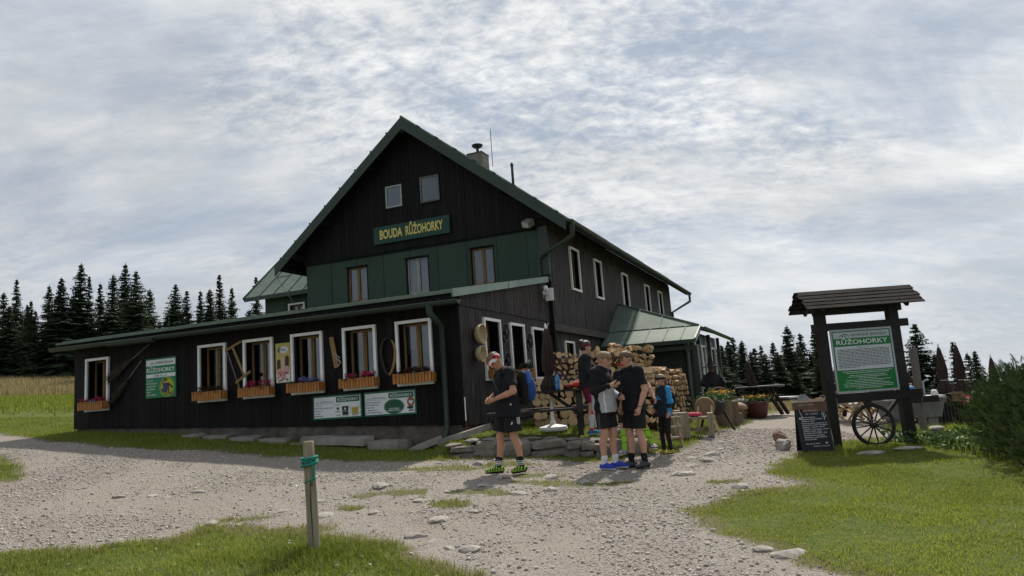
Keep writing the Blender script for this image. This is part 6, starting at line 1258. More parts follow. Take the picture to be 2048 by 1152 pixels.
        MB().tube([s.hp(-.022, .094, -.058), s.hp(0, .103, -.057), s.hp(.022, .094, -.058)], .0045 * k, 5).build('lips', mat('lips', (.36, .13, .11), rough=.5), s.t)
    def hand(s, q, curl=.55):
        J, k = s.J, s.k; w = J['wri'][q]; d = J['hdir'][q]; side = np.array([-1.0 if q == 'R' else 1.0, .25, 0.0]); side = side - d * (side @ d); side /= np.linalg.norm(side); n = np.cross(d, side); wd = np.cross(n, d)   # side: palm normal-ish; wd across the palm
        palmn = side; across = n; a0 = w + d * .03 * k; pr = [P_(a0 - across * .018 * k, a0 + d * .05 * k - across * .02 * k, .017 * k, .016 * k), P_(a0 + across * .018 * k, a0 + d * .05 * k + across * .022 * k, .017 * k, .016 * k), P_(a0, a0 + d * .05 * k, .019 * k, .018 * k), P_(w - d * .03 * k, a0, .028 * k, .022 * k)]
        for i, (o, L) in enumerate(((-.031, .062), (-.010, .072), (.011, .068), (.031, .052))):
            b = a0 + d * .055 * k + across * o * k; m = b + (d * math.cos(curl) + palmn * math.sin(curl)) * L * .5 * k; e = m + (d * math.cos(2.2 * curl) + palmn * math.sin(2.2 * curl)) * L * .5 * k; pr += [P_(b, m, .0095 * k, .0088 * k), P_(m, e, .0088 * k, .0075 * k)]
        b = a0 + d * .005 * k - across * .026 * k; m = b + (d * .6 - across * .6 + palmn * .35) * .035 * k; e = m + (d * .85 + palmn * .4) * .03 * k; pr += [P_(b, m, .012 * k, .0105 * k), P_(m, e, .0105 * k, .008 * k)]
        return mesh_prims(pr, .0052 * k, .006 * k)
    def shell(s, name, prims, m, h=.0135, blend=.02, post=None, pick=None, smooth=True):
        V, F = mesh_prims(prims, h * s.k, blend * s.k, post=post); ms = m if isinstance(m, list) else [m]; me = fast_mesh(name, V, F, ms, smooth=smooth)
        if pick is not None: c = V[F].mean(1) / s.k; me.polygons.foreach_set('material_index', np.asarray(pick(c), np.int32))
        return obj(name, me, s.t)
    def top(s, name, m, sleeve='short', hem=.86, loose=.022, pick=None, collar=False):
        J, k = s.J, s.k; pr = s.torso(loose, hem, hem=hem)
        pr[0] = P_(J['pel'] + s.V(0, .01, hem - .97), J['chest'], (.125 * s.g + loose + .008) * k, (.122 * s.g ** .6 + loose) * k, UPX, .72, ca=True)
        for q in 'LR':
            sh, e, w = J['sh'][q], J['elb'][q], J['wri'][q]
            if sleeve == 'short': pr.append(P_(sh, sh + (e - sh) * .72, .066 * k, .073 * k, cb=True))
            else: pr += [P_(sh, e, .068 * k, .058 * k), P_(e, e + (w - e) * .93, .057 * k, .042 * k, cb=True)]
        if collar: pr.append(P_(J['neck'] - s.V(0, 0, .05), J['neck'] + s.V(0, .015, .035), .085 * k, .078 * k, cb=True))
        r = np.random.default_rng(int(J['head'][2] * 1e4) % 999); ph = r.uniform(0, 6, 6)
        def wr(f, X, Y, Z): return f + .004 * k * (np.sin(34 * Z / k + 9 * X / k + ph[0]) * np.sin(13 * X / k + 7 * Y / k + ph[1]) + np.sin(52 * Z / k - 15 * X / k + ph[2]) * .6 * np.sin(11 * Y / k + ph[3]))
        return s.shell(name, pr, m, .012, .028, post=wr, pick=pick)
    def shorts(s, m, f=.78, r1=.098, name='shorts', pick=None, waist=1.0):
        J, k = s.J, s.k; pr = [P_(J['pel'] - s.V(0, 0, .05), J['pel'] + s.V(0, 0, waist - .97), (.118 * s.g) * k, (.118 * s.g) * k, UPX, .70)]
        for q in 'LR': pr.append(s.legs(0, f, .105 * s.g ** .4, r1 * s.g ** .3, q))
        return s.shell(name, pr, m, pick=pick, blend=.03)
    def socks(s, ms, f0, pick=None, r=(.052, .040)):
        for q in 'LR':
            J = s.J; a = J['knee'][q] + (J['ank'][q] - J['knee'][q]) * f0; c = a + (J['ank'][q] - a) * .3 + s.V(0, -.018, 0) * (f0 < .4); pr = [P_(a, c, r[0] * s.k, (r[0] + .004) * s.k, ca=True), P_(c, J['ank'][q], (r[0] + .004) * s.k, r[1] * s.k), P_(J['ank'][q], J['ank'][q] - s.V(0, 0, .03), r[1] * s.k, .04 * s.k)]; z0 = float(J['ank'][q][2]) / s.k
            s.shell('sock', pr, ms, .010, .012, pick=None if pick is None else (lambda c, z0=z0: pick(c[:, 2] - z0)))
    def shoes(s, up, sole, accent=None, pick=None):
        for q in 'LR':
            a, t, k = s.J['ank'][q], s.J['toe'][q], s.k; d = t - a; d[2] = 0; d /= np.linalg.norm(d); z0 = float(a[2]) - .085 * k; r = np.cross(d, [0, 0, 1])
            heel = a - d * .045 * k; heel[2] = z0 + .052 * k; toe = a + d * .165 * k; toe[2] = z0 + .040 * k; mid = a + d * .06 * k; mid[2] = z0 + .055 * k
            pr = [P_(heel, mid, .046 * k, .049 * k), P_(mid, toe, .049 * k, .038 * k), P_(a - s.V(0, 0, .01), mid, .046 * k, .045 * k)]
            def post(f, X, Y, Z, z0=z0): return np.maximum(f, z0 + .004 - Z)
            ms = [up, sole] + ([accent] if accent else [])
            s.shell('shoe', pr, ms, .0085, .014, post=post, pick=lambda c, z0=z0: np.where(c[:, 2] < z0 / k + .036, 1, np.where((np.sin(c[:, 1] * 150 + c[:, 0] * 120) > .25) & (c[:, 2] > z0 / k + .045), 2, 0) if accent else 0))
    def hair(s, grow=.014, line=.0, back=True, m=None, low=-.04):
        pr = s.head_prims()[:1]
        for p in pr: p['ra'] += grow * s.k; p['rb'] += grow * s.k
        u = s.HR @ np.array([0, 0, 1]); f_ = s.HR @ np.array([0, 1, 0]); H = s.J['head']; k = s.k; r = np.random.default_rng(5); ph = r.uniform(0, 6, 4)
        def post(f, X, Y, Z):
            x = (X - H[0]); y = (Y - H[1]); z = (Z - H[2]); uu = (x * u[0] + y * u[1] + z * u[2]) / k; ff = (x * f_[0] + y * f_[1] + z * f_[2]) / k
            f = f + .004 * k * np.sin(60 * ff + ph[0]) * np.sin(70 * (x + z) / k + ph[1]); lim = np.where(ff > .035, line + .045, np.where(ff > -.01, line + .01, low)); return np.maximum(f, (lim - uu) * k)
        return s.shell('hair', pr, m or s.hairm, .009, .01, post=post)
    def band(s, m, z0, z1, grow=.012, tilt=0.0, pick=None, name='headband'):
        pr = s.head_prims()[:1]
        for p in pr: p['ra'] += grow * s.k; p['rb'] += grow * s.k
        u = s.HR @ np.array([0, math.sin(tilt), math.cos(tilt)]); H = s.J['head']; k = s.k
        def post(f, X, Y, Z): uu = ((X - H[0]) * u[0] + (Y - H[1]) * u[1] + (Z - H[2]) * u[2]) / k; return np.maximum(np.maximum(f, (z0 - uu) * k), (uu - z1) * k)
        return s.shell(name, pr, m, .009, .006, post=post, pick=pick)
    def glasses(s, m):
        for sg in (-1, 1): b = MB(); b.stone(tuple(s.hp(sg * .034, .094, .016)), (.030 * s.k, .010 * s.k, .018 * s.k), 4, sub=1, rough=0, flat=False); b.build('lens', m, s.t, smooth=True); MB().tube([s.hp(sg * .055, .08, .02), s.hp(sg * .088, -.01, .018)], .005 * s.k, 5).build('temple', m, s.t)
def quad_print(parent, P, m, name): MB().add(P, [tuple(range(len(P)))]).build(name, m, parent)

def people():
    gl = lambda x, y: (x, y, zg1(x, y))
    # ---- man looking down, headscarf and backpack
    p = Person('bowed man in black sportswear with red patterned headscarf and blue backpack', gl(-.18, 10.88), rad(112), 1.80, girth=1.18, skin=SKINT, bow=1.0, fwdhead=.12, lean=.03, hairm=H_BRN,
        feet={'L': (-.14, -.09, 0, .35), 'R': (.12, .17, 0, -.05)}, arms={'L': ((-.30, .02, 1.16), (-.10, .27, 1.06), (.9, .35, -.15)), 'R': ((.28, .06, 1.15), (.10, .29, 1.04), (-.9, .25, -.2))})
    p.top('t_shirt', C_BLK, 'short', .80, .026); p.shorts(C_BLK2, .86, .125, waist=1.02); p.socks([C_BLK, C_WHT], .66, pick=lambda z: ((z > .035) & ((z * 100 % 2.8) < 1.3) & (z < .115)).astype(int), r=(.048, .042)); p.shoes(C_LIME2, C_BLK2, C_BLK); p.hair(.011, .02)
    p.band([C_RED, C_WHT, C_NAVY], -.012, .072, .016, -.15, pick=lambda c: np.where(np.sin(c[:, 0] * 70 + c[:, 2] * 55) > .45, 1, np.where(np.sin(c[:, 1] * 62 - c[:, 2] * 48) > .35, 2, 0)), name='headscarf'); p.glasses(mat('red_mirror_lens', (.40, .05, .03), rough=.15, spec=.8))
    bp = MB(); bp.stone((0, -.27, 1.22), (.15, .12, .26), 7, sub=3, rough=.05, flat=False); b = bp.build('backpack', C_BLK2, p.t, smooth=True); q = MB(); q.stone((-.10, -.33, 1.20), (.09, .08, .20), 8, sub=2, rough=.06, flat=False); q.build('blue_pocket', cloth('pack_blue', (.02, .06, .19)), b, smooth=True); q = MB(); q.stone((-.14, -.30, 1.36), (.045, .045, .12), 9, sub=2, rough=.03, flat=False); q.build('bottle', mat('blue_flask', (.03, .12, .40), rough=.3), b, smooth=True)
    for sg in (-1, 1): MB().tube([(sg * .11, -.17, 1.44), (sg * .12, -.03, 1.525), (sg * .12, .13, 1.44), (sg * .13, .16, 1.28), (sg * .15, -.02, 1.08), (sg * .12, -.18, 1.05)], .018, 6).build('strap', C_BLK2, b)
    MB().ring((0, 0, 0), .031, .007, 'z', 16, 6).build('watch', C_BLK2, p.t, loc=tuple(p.J['wri']['L'] * .88 + p.J['elb']['L'] * .12), rot=(0, 1.3, .7)); MB().box(-.012, .012, -.004, .004, -.013, .013).build('belt_buckle', M_GALV, p.t, loc=(-.255, .06, .99), rz=1.3)
    for i in range(3): MB().beam((-.228, -.035 - i * .018, .80), (-.226, -.035 - i * .018, .70), .008, .006).build('stripe', C_WHT, p.t)
    quad_print(p.t, [(-.222, .07, .70), (-.222, .02, .70), (-.224, .045, .745)], C_WHT, 'logo')
    for i in range(7): MB().box(-.01, .01, -.004, .004, -.012, .012).build('shirt_print', C_DGREY, p.t, loc=(-.13 + .018 * i, .195 + .004 * i, 1.20 + .024 * i), rot=(0, i * .7, .5))
    # ---- woman by the table
    p = Person('woman in black jacket and magenta shorts with white knee socks at the table', gl(1.21, 12.98), rad(-80), 1.66, bow=.02, hairm=H_DRK, feet={'L': (-.10, .14, 0), 'R': (.10, -.02, 0)}, arms={'L': ((-.24, .02, 1.17), (-.12, .22, 1.10), (.6, .6, .1)), 'R': ((.25, -.04, 1.17), (.17, .20, 1.12), (-.3, .9, .1))})
    p.top('jacket', C_BLK2, 'long', .90, .024, collar=True); p.shorts([C_MAG, C_MAGD], .78, .092, pick=lambda c: (c[:, 1] < -.03).astype(int)); p.socks([C_WHT, C_RED], .10, pick=lambda z: ((z > .305) | (z < .055)).astype(int), r=(.056, .040)); p.shoes(C_TURQ, C_WHT, C_NAVY); p.hair(.018, .0, low=-.07); q = MB(); q.stone(tuple(p.hp(0, -.075, .10)), (.052, .055, .048), 5, sub=2, rough=.1, flat=False); q.build('hair_bun', H_DRK, p.t, smooth=True); p.glasses(mat('pink_lens', (.30, .05, .08), rough=.2)); p.band(cloth('wine_band', (.12, .015, .03)), .03, .06, .022)
    # ---- youth with the phone
    b1 = p = Person('fair youth in black and grey zip jacket holding a phone', gl(1.27, 11.22), rad(-126), 1.80, bow=.42, fwdhead=.05, hairm=H_SAND, feet={'L': (-.10, .06, 0), 'R': (.10, -.02, 0)}, arms={'R': ((.27, .0, 1.17), (.15, .24, 1.24), (-.30, .8, .35)), 'L': ((-.26, .02, 1.14), (-.09, .25, 1.04), (.5, .8, .1))})
    p.top('jacket', [C_BLK, C_GREY, C_WHT], 'long', .84, .032, collar=True, pick=lambda c: np.where((c[:, 2] < 1.25) & (np.abs(c[:, 0]) < .215) & (c[:, 1] < .20), np.where(np.abs(c[:, 0] - .165) < .008, 2, 1), 0)); p.shorts([C_BLK2, C_DGREY], .80, .10, pick=lambda c: ((np.abs(c[:, 1]) < .022) & (c[:, 0] > .1)).astype(int)); p.socks(C_WHT, .70, r=(.044, .041)); p.shoes(C_SBLUE, C_WHT); p.hair(.015, .0)
    ph = thing('phone', 'black phone held up by the youth in the grey jacket', 'phone', (0, 0, 0)); w = np.array(p.J['wri']['R'] + p.J['hdir']['R'] * .09 * p.k); a = rad(-126); c_, s_ = math.cos(a), math.sin(a); ph.location = (p.t.location.x + c_ * w[0] - s_ * w[1], p.t.location.y + s_ * w[0] + c_ * w[1], p.t.location.z + w[2]); ph.rotation_euler = (rad(-35), 0, a); MB().box(-.036, .036, -.004, .004, -.05, .10).build('case', mat('phone_black', (.012, .012, .014), rough=.3), ph); MB().box(-.033, .033, -.0055, -.0045, -.045, .095).build('screen', mat('phone_screen', (.05, .055, .065), rough=.1), ph)
    # ---- youth in the black T-shirt
    p = Person('dark clad youth in black T-shirt and shorts looking at the phone', gl(1.74, 11.24), rad(114), 1.80, bow=.42, fwdhead=.05, hairm=H_BRN, feet={'L': (-.10, -.03, 0), 'R': (.10, .08, 0)}, arms={'L': ((-.25, -.04, 1.14), (-.235, .07, .90), (.1, .3, -1)), 'R': ((.24, .0, 1.15), (.22, .10, .92), (0, .3, -1))})
    p.top('t_shirt', C_BLK, 'short', .84, .026); p.shorts(C_BLK2, .86, .108); p.socks([C_BLK, C_WHT], .68, r=(.045, .041)); p.shoes(C_DGREY, C_BLK2); p.hair(.013, .005); MB().ring((0, 0, 0), .034, .007, 'z', 16, 6).build('wrist_band', C_DGREY, p.t, loc=tuple(p.J['wri']['L'] * .95 + p.J['elb']['L'] * .05)); quad_print(p.t, [(-.145, -.02, .175), (-.146, .0, .165), (-.146, .012, .178), (-.146, -.004, .172)], C_WHT, 'sock_mark')
    # ---- runner behind him
    x, y = 1.80, 12.24; p = Person('runner in black with lime green socks and red neck scarf behind the youths', (x, y, zg1(x, y)), rad(150), 1.64, bow=.45, fwdhead=.06, hairm=H_DRK, feet={'L': (-.30, -.20, .06, .7), 'R': (.12, .10, 0)}, arms={'L': ((-.38, -.04, 1.20), (-.50, .06, 1.0), (-.5, .3, -.7)), 'R': ((.24, .0, 1.15), (.22, .12, .95), (0, .3, -1))})
    p.top('t_shirt', C_BLK, 'short', .84, .026); p.shorts(C_BLK2, .92, .095); p.socks([C_LIME, C_BLK], .16, pick=lambda z: (np.abs(np.sin(z * 24)) < .12).astype(int), r=(.054, .042)); p.shoes(C_BLK2, C_WHT, C_WHT); p.hair(.016, .0); p.shell('neck_scarf', [P_(p.J['neck'] - p.V(0, -.01, .06), p.J['neck'] + p.V(0, .03, .06), .085 * p.k, .075 * p.k)], C_RED); p.band(C_RED, .0, .05, .02)
    # ---- child
    p = Person('child in navy and sky-blue jacket with dark headband and yellow shoes', gl(2.37, 12.18), rad(112), 1.30, bow=.10, hairm=H_SAND, legw=.9, feet={'L': (-.11, .0, 0), 'R': (.10, .05, 0)}, arms={'L': ((-.25, -.02, 1.16), (-.25, .05, .93), (0, .3, -1)), 'R': ((.24, .02, 1.15), (.20, .16, 1.0), (0, .6, -.7))})
    p.top('jacket', [C_NAVY, C_BLUE], 'long', .84, .028, collar=True, pick=lambda c: np.where((np.abs(c[:, 0]) > .205) & ((c[:, 2] < 1.02) | (c[:, 2] > 1.12)), 1, np.where((c[:, 2] > 1.22) & (c[:, 2] < 1.33) & (c[:, 1] > .08) & (np.abs(c[:, 0]) < .12 - (c[:, 2] - 1.22)), 1, 0)))
    J = p.J; p.shell('leggings', [P_(J['pel'] - p.V(0, 0, .04), J['pel'] + p.V(0, 0, .02), .118 * p.k, .115 * p.k, UPX, .70)] + [p.legs(0, 1, .094, .068, q, False) for q in 'LR'] + [p.legs(0, .96, .066, .048, q, True, 'shin') for q in 'LR'], C_BLK2); p.shoes(C_YEL, C_BLK2, C_DGREY); p.hair(.018, -.01, low=-.05); p.band(C_NAVY, .005, .055, .024, -.1)
    bp = MB(); bp.stone((0, -.21 * p.k, 1.20 * p.k), (.13 * p.k, .09 * p.k, .19 * p.k), 7, sub=2, rough=.05, flat=False); bp.build('backpack', C_BLK2, p.t, smooth=True)
people()
# ------------------------------------------------------------------ spruces
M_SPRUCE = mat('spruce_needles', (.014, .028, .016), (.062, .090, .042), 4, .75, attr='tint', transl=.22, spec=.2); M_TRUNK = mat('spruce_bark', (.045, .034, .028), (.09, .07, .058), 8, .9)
def spruce_mesh(seed, thin=1.0, H=10.0, R0=2.0):
    r = np.random.default_rng(seed); V = []; T = []; z = .3
    def tri(a, b, c, t): V.extend((a, b, c)); T.extend((t, t, min(1, t + .25)))
    while z < H - .15:
        q = z / H; R = R0 * (1 - q) ** .88 * r.uniform(.72, 1.16) + .05; nb = int(max(7, (15 - 6 * q) * thin)); a0 = r.uniform(0, 6.3)
        for b in range(nb):
            if r.random() < .10: continue
            az = a0 + 2 * math.pi * b / nb + r.normal(0, .18); L = R * r.uniform(.72, 1.12); d = np.array([math.cos(az), math.sin(az), 0]); sd = np.array([-d[1], d[0], 0]); up = .35 * (q - .45); droop = (.34 - .25 * q) * r.uniform(.7, 1.3); zz = z + r.uniform(-.12, .12)
            P = lambda s: d * L * s + np.array([0, 0, zz + L * (up * s - droop * s * s + .10 * s ** 3)])
            n = max(3, int(L / .20)); base = .25 + .3 * r.random()
            for i in range(n):
                s = (i + .6) / n; p = P(s); w = L * (.46 * (1 - s) + .14) * r.uniform(.75, 1.25) + .08; wd = (.14 + .09 * (1 - s)) * (1 - .38 * q)
                for g in (-1, 1):
                    e = p + sd * g * w * .8 + d * w * .55 + np.array([0, 0, -w * r.uniform(.10, .42)]); m = d * wd + np.array([0, 0, -wd * .5])
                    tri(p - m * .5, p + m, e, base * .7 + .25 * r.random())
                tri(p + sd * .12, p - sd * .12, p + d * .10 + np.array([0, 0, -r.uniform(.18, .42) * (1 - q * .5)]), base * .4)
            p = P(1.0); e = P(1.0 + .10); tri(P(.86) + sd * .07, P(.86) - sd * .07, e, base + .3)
        z += (.32 - .06 * q) * r.uniform(.75, 1.2)
    for k in range(14): a = r.uniform(0, 6.3); zz = H - .5 + .5 * r.random(); tri(np.array([0, 0, zz - .04]), np.array([0, 0, zz + .05]), np.array([math.cos(a) * (H - zz + .05) * .38, math.sin(a) * (H - zz + .05) * .38, zz + .06]), .6)
    tri(np.array([-.025, 0, H - .5]), np.array([.025, 0, H - .5]), np.array([0, 0, H + .15]), .6)
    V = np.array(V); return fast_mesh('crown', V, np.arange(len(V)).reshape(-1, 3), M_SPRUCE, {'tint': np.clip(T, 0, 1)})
def spruce_protos():
    out = []
    for i, (th, R0) in enumerate(((1.0, 3.1), (.95, 2.7), (1.0, 3.4), (.85, 2.35), (.95, 2.9), (.9, 2.2))):
        cr = spruce_mesh(40 + i, th, 10.0, R0); b = MB(); b.tube([(0, 0, -1.5), (0, 0, 3), (.03, 0, 7), (0, 0, 10)], [.19, .15, .08, .012], 8); out.append((cr, mesh_from('trunk', b.v, b.f, M_TRUNK, None, True)))
    return out
SPR = spruce_protos()
def spruce(x, y, h, label, group, proto, lean=0.0, wide=1.0):
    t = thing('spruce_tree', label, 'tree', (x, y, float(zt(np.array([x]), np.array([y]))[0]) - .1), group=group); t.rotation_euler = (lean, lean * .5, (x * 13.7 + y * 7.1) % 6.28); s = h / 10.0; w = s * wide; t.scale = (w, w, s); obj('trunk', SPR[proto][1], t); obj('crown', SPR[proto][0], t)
LT = [(-37.1, 52.1, 6.4, 'spruce at the extreme left edge of the picture'), (-39.2, 56.5, 7.8, 'tall single-tipped spruce standing out near the left edge'), (-32.5, 48.4, 5.5, 'short thin spruce right of the tall one at the left edge'), (-36.5, 56.5, 7.4, 'spruce with dense dark crown left of the twin-tipped tree'), (-31.6, 50.1, 7.2, 'broad spruce just left of the twin-tipped tree'), (-31.0, 51.2, 8.4, 'very tall spruce forming the left peak of the wood'), (-31.9, 55.3, 7.5, 'narrow spruce right of the left peak of the wood'), (-28.5, 51.1, 7.6, 'spruce left of the tallest right peak of the wood'), (-28.5, 52.5, 8.6, 'tallest spruce in the middle of the left wood'), (-24.8, 47.3, 7.3, 'broad spruce right of the tallest one in the left wood'), (-27.6, 54.5, 7.0, 'last spruce before the gap in the left wood'), (-24.7, 52.4, 7.1, 'first spruce right of the gap in the left wood'), (-22.8, 50.3, 6.4, 'small spruce second from the gap above the annex roof'), (-23.9, 54.9, 7.1, 'thin spruce third from the gap above the annex roof'), (-21.1, 50.0, 6.6, 'small spruce left of the slender tall one above the annex'), (-21.0, 51.5, 7.8, 'slender tall spruce above the annex roof'), (-18.9, 48.3, 6.6, 'narrow spruce right of the slender tall one'), (-18.2, 51.0, 7.7, 'lone spruce tip beside the left wing roof')]
for i, (x, y, h, lab) in enumerate(LT): spruce(x, y, h * 1.02, lab, 'spruces behind the left meadow', [0, 3, 5, 1, 4, 1, 5, 0, 1, 2, 0, 2, 3, 5, 0, 3, 5, 3][i], rad(.6) * ((i % 3) - 1), [.95, .85, .9, 1, 1.1, 1.0, .9, 1, .95, 1.1, 1, 1.1, 1, .9, 1, .85, .9, .85][i])
spruce(-30.4, 51.4, 7.6, 'twin tip rising beside the left peak of the wood', 'spruces behind the left meadow', 3, 0, .7)
rt = random.Random(31)
for i in range(42): spruce(-47 + i * .75 + rt.uniform(-.5, .5), rt.uniform(55, 63), rt.uniform(4.8, 6.8), 'spruce deep in the dark wood behind the left meadow', 'inner spruces of the left wood', rt.randrange(6), 0, rt.uniform(1.0, 1.3))
for i in range(18): spruce(-42 + i * 1.35 + rt.uniform(-.5, .5), 51.0 + rt.uniform(-1.5, 2) - .15 * i, rt.uniform(3.2, 5.4), 'young spruce at the foot of the left wood', 'young spruces of the left wood', rt.randrange(6), 0, 1.35)
RT = [(12.6, 45.0, 4.4, 'small spruce just right of the porch roof'), (14.1, 45.6, 5.3, 'spruce tip right of the porch gutter'), (16.9, 50.5, 6.1, 'thin spruce left of the big spruce beside the path'), (16.1, 45.8, 5.4, 'spruce left neighbour of the tall pointed one before the notice board'), (17.9, 47.9, 7.0, 'tall pointed spruce left of the notice board'), (20.6, 52.8, 7.7, 'broad spruce at the left notice board post'), (21.5, 52.6, 8.0, 'tall spruce behind the left notice board post'), (22.6, 50.2, 6.5, 'spruce hidden behind the notice board panel'), (23.6, 48.4, 6.6, 'spruce behind the right half of the notice board'), (25.1, 45.8, 7.1, 'big broad spruce right of the notice board'), (25.4, 44.6, 5.1, 'spruce behind the left folded parasol of the terrace'), (31.4, 52.7, 7.6, 'slim spruce between the terrace parasols'), (29.6, 48.2, 6.0, 'small spruce right of the terrace parasols'), (27.6, 44.2, 5.3, 'low spruce right of the tallest parasol'), (31.8, 49.2, 5.5, 'left tip of the far pair above the pine shrub'), (33.7, 50.8, 5.6, 'spruce tip above the middle of the pine shrub'), (33.7, 49.1, 5.3, 'spruce tip at the right edge above the pine shrub')]
for i, (x, y, h, lab) in enumerate(RT): spruce(x, y, h * 1.02, lab, 'spruces behind the right terrace', [5, 0, 3, 1, 0, 4, 1, 2, 0, 2, 1, 3, 0, 4, 3, 5, 0][i], 0, [1.1, 1.1, 1, 1.1, 1.15, 1.2, 1, 1.2, 1.2, 1.35, 1.2, .9, 1.1, 1.2, 1.1, 1.2, 1.2][i])
for i in range(48): x = 10.6 + i * .62 + rt.uniform(-.4, .4); spruce(x, rt.uniform(48, 56), rt.uniform(4.6, 6.0) + (.9 if x < 24 else .2), 'spruce deep in the dark wood behind the right terrace', 'inner spruces of the right wood', rt.randrange(6), 0, rt.uniform(1.1, 1.4))
for i in range(22): x = 10.6 + i * .98 + rt.uniform(-.4, .4); spruce(x, rt.uniform(38, 43), rt.uniform(2.9, 4.2) - (.7 if x > 24 else 0), 'young spruce at the front of the right wood', 'young spruces of the right wood', rt.randrange(6), 0, 1.5)

# ------------------------------------------------------------------ grass, gravel, weeds
M_GRASS = mat('grass_blade', (.135, .175, .022), (.33, .37, .065), 4, .65, attr='tint', transl=.45, spec=.2); M_DRY = mat('dry_grass', (.24, .19, .09), (.42, .35, .18), 4, .8, attr='tint', transl=.35, spec=.1)
def blades(name, x, y, hgt, wid, m, tint, seed, label, lean=.5):
    r = np.random.default_rng(seed); n = len(x); z = zg(x, y); a = r.uniform(0, 2 * math.pi, n); f = np.stack([np.cos(a), np.sin(a), np.zeros(n)], 1); s = np.stack([-f[:, 1], f[:, 0], np.zeros(n)], 1); b = np.stack([x, y, z - .004], 1); le = (r.random(n) ** 1.3 * lean)[:, None] * hgt[:, None]; up = np.array([0, 0, 1.0])
    w = wid[:, None]; p1 = b + f * le * .35 + up * hgt[:, None] * .55; p2 = b + f * le * 1.1 + up * hgt[:, None] * r.uniform(.8, 1.0, (n, 1))
    V = np.stack([b - s * w, b + s * w, p1 - s * w * .8, p1 + s * w * .8, p2], 1).reshape(-1, 3); i = np.arange(n) * 5
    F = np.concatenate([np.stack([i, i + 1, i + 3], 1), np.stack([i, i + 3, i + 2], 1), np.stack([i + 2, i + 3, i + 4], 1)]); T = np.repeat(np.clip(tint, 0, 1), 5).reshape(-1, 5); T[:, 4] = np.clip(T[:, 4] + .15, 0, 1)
    return tag(obj(name, fast_mesh(name, V, F, m, {'tint': T.ravel()})), label, 'grass', kind='stuff')
def in_hut(x, y): 
    c, s = math.cos(-HA), math.sin(-HA); X = (x - HX) * c - (y - HY) * s; Y = (x - HX) * s + (y - HY) * c; return ((X < .05) & (X > -10.8) & (Y > -.02)) | ((X < .15) & (X > -11.3) & (Y > 5) & (Y < 24)) | ((X < 2.7) & (X > 0) & (Y > 10.5))
def scatter(n, x0, x1, y0, y1, seed, dens):
    r = np.random.default_rng(seed); x = r.uniform(x0, x1, n); y = r.uniform(y0, y1, n); k = r.random(n) < dens(x, y); x, y = x[k], y[k]; k = ~in_hut(x, y); return x[k], y[k]
def vis(x, y, m=.6): return (np.abs(x) < y * .76 + m)     # only what stands near the camera's field of view
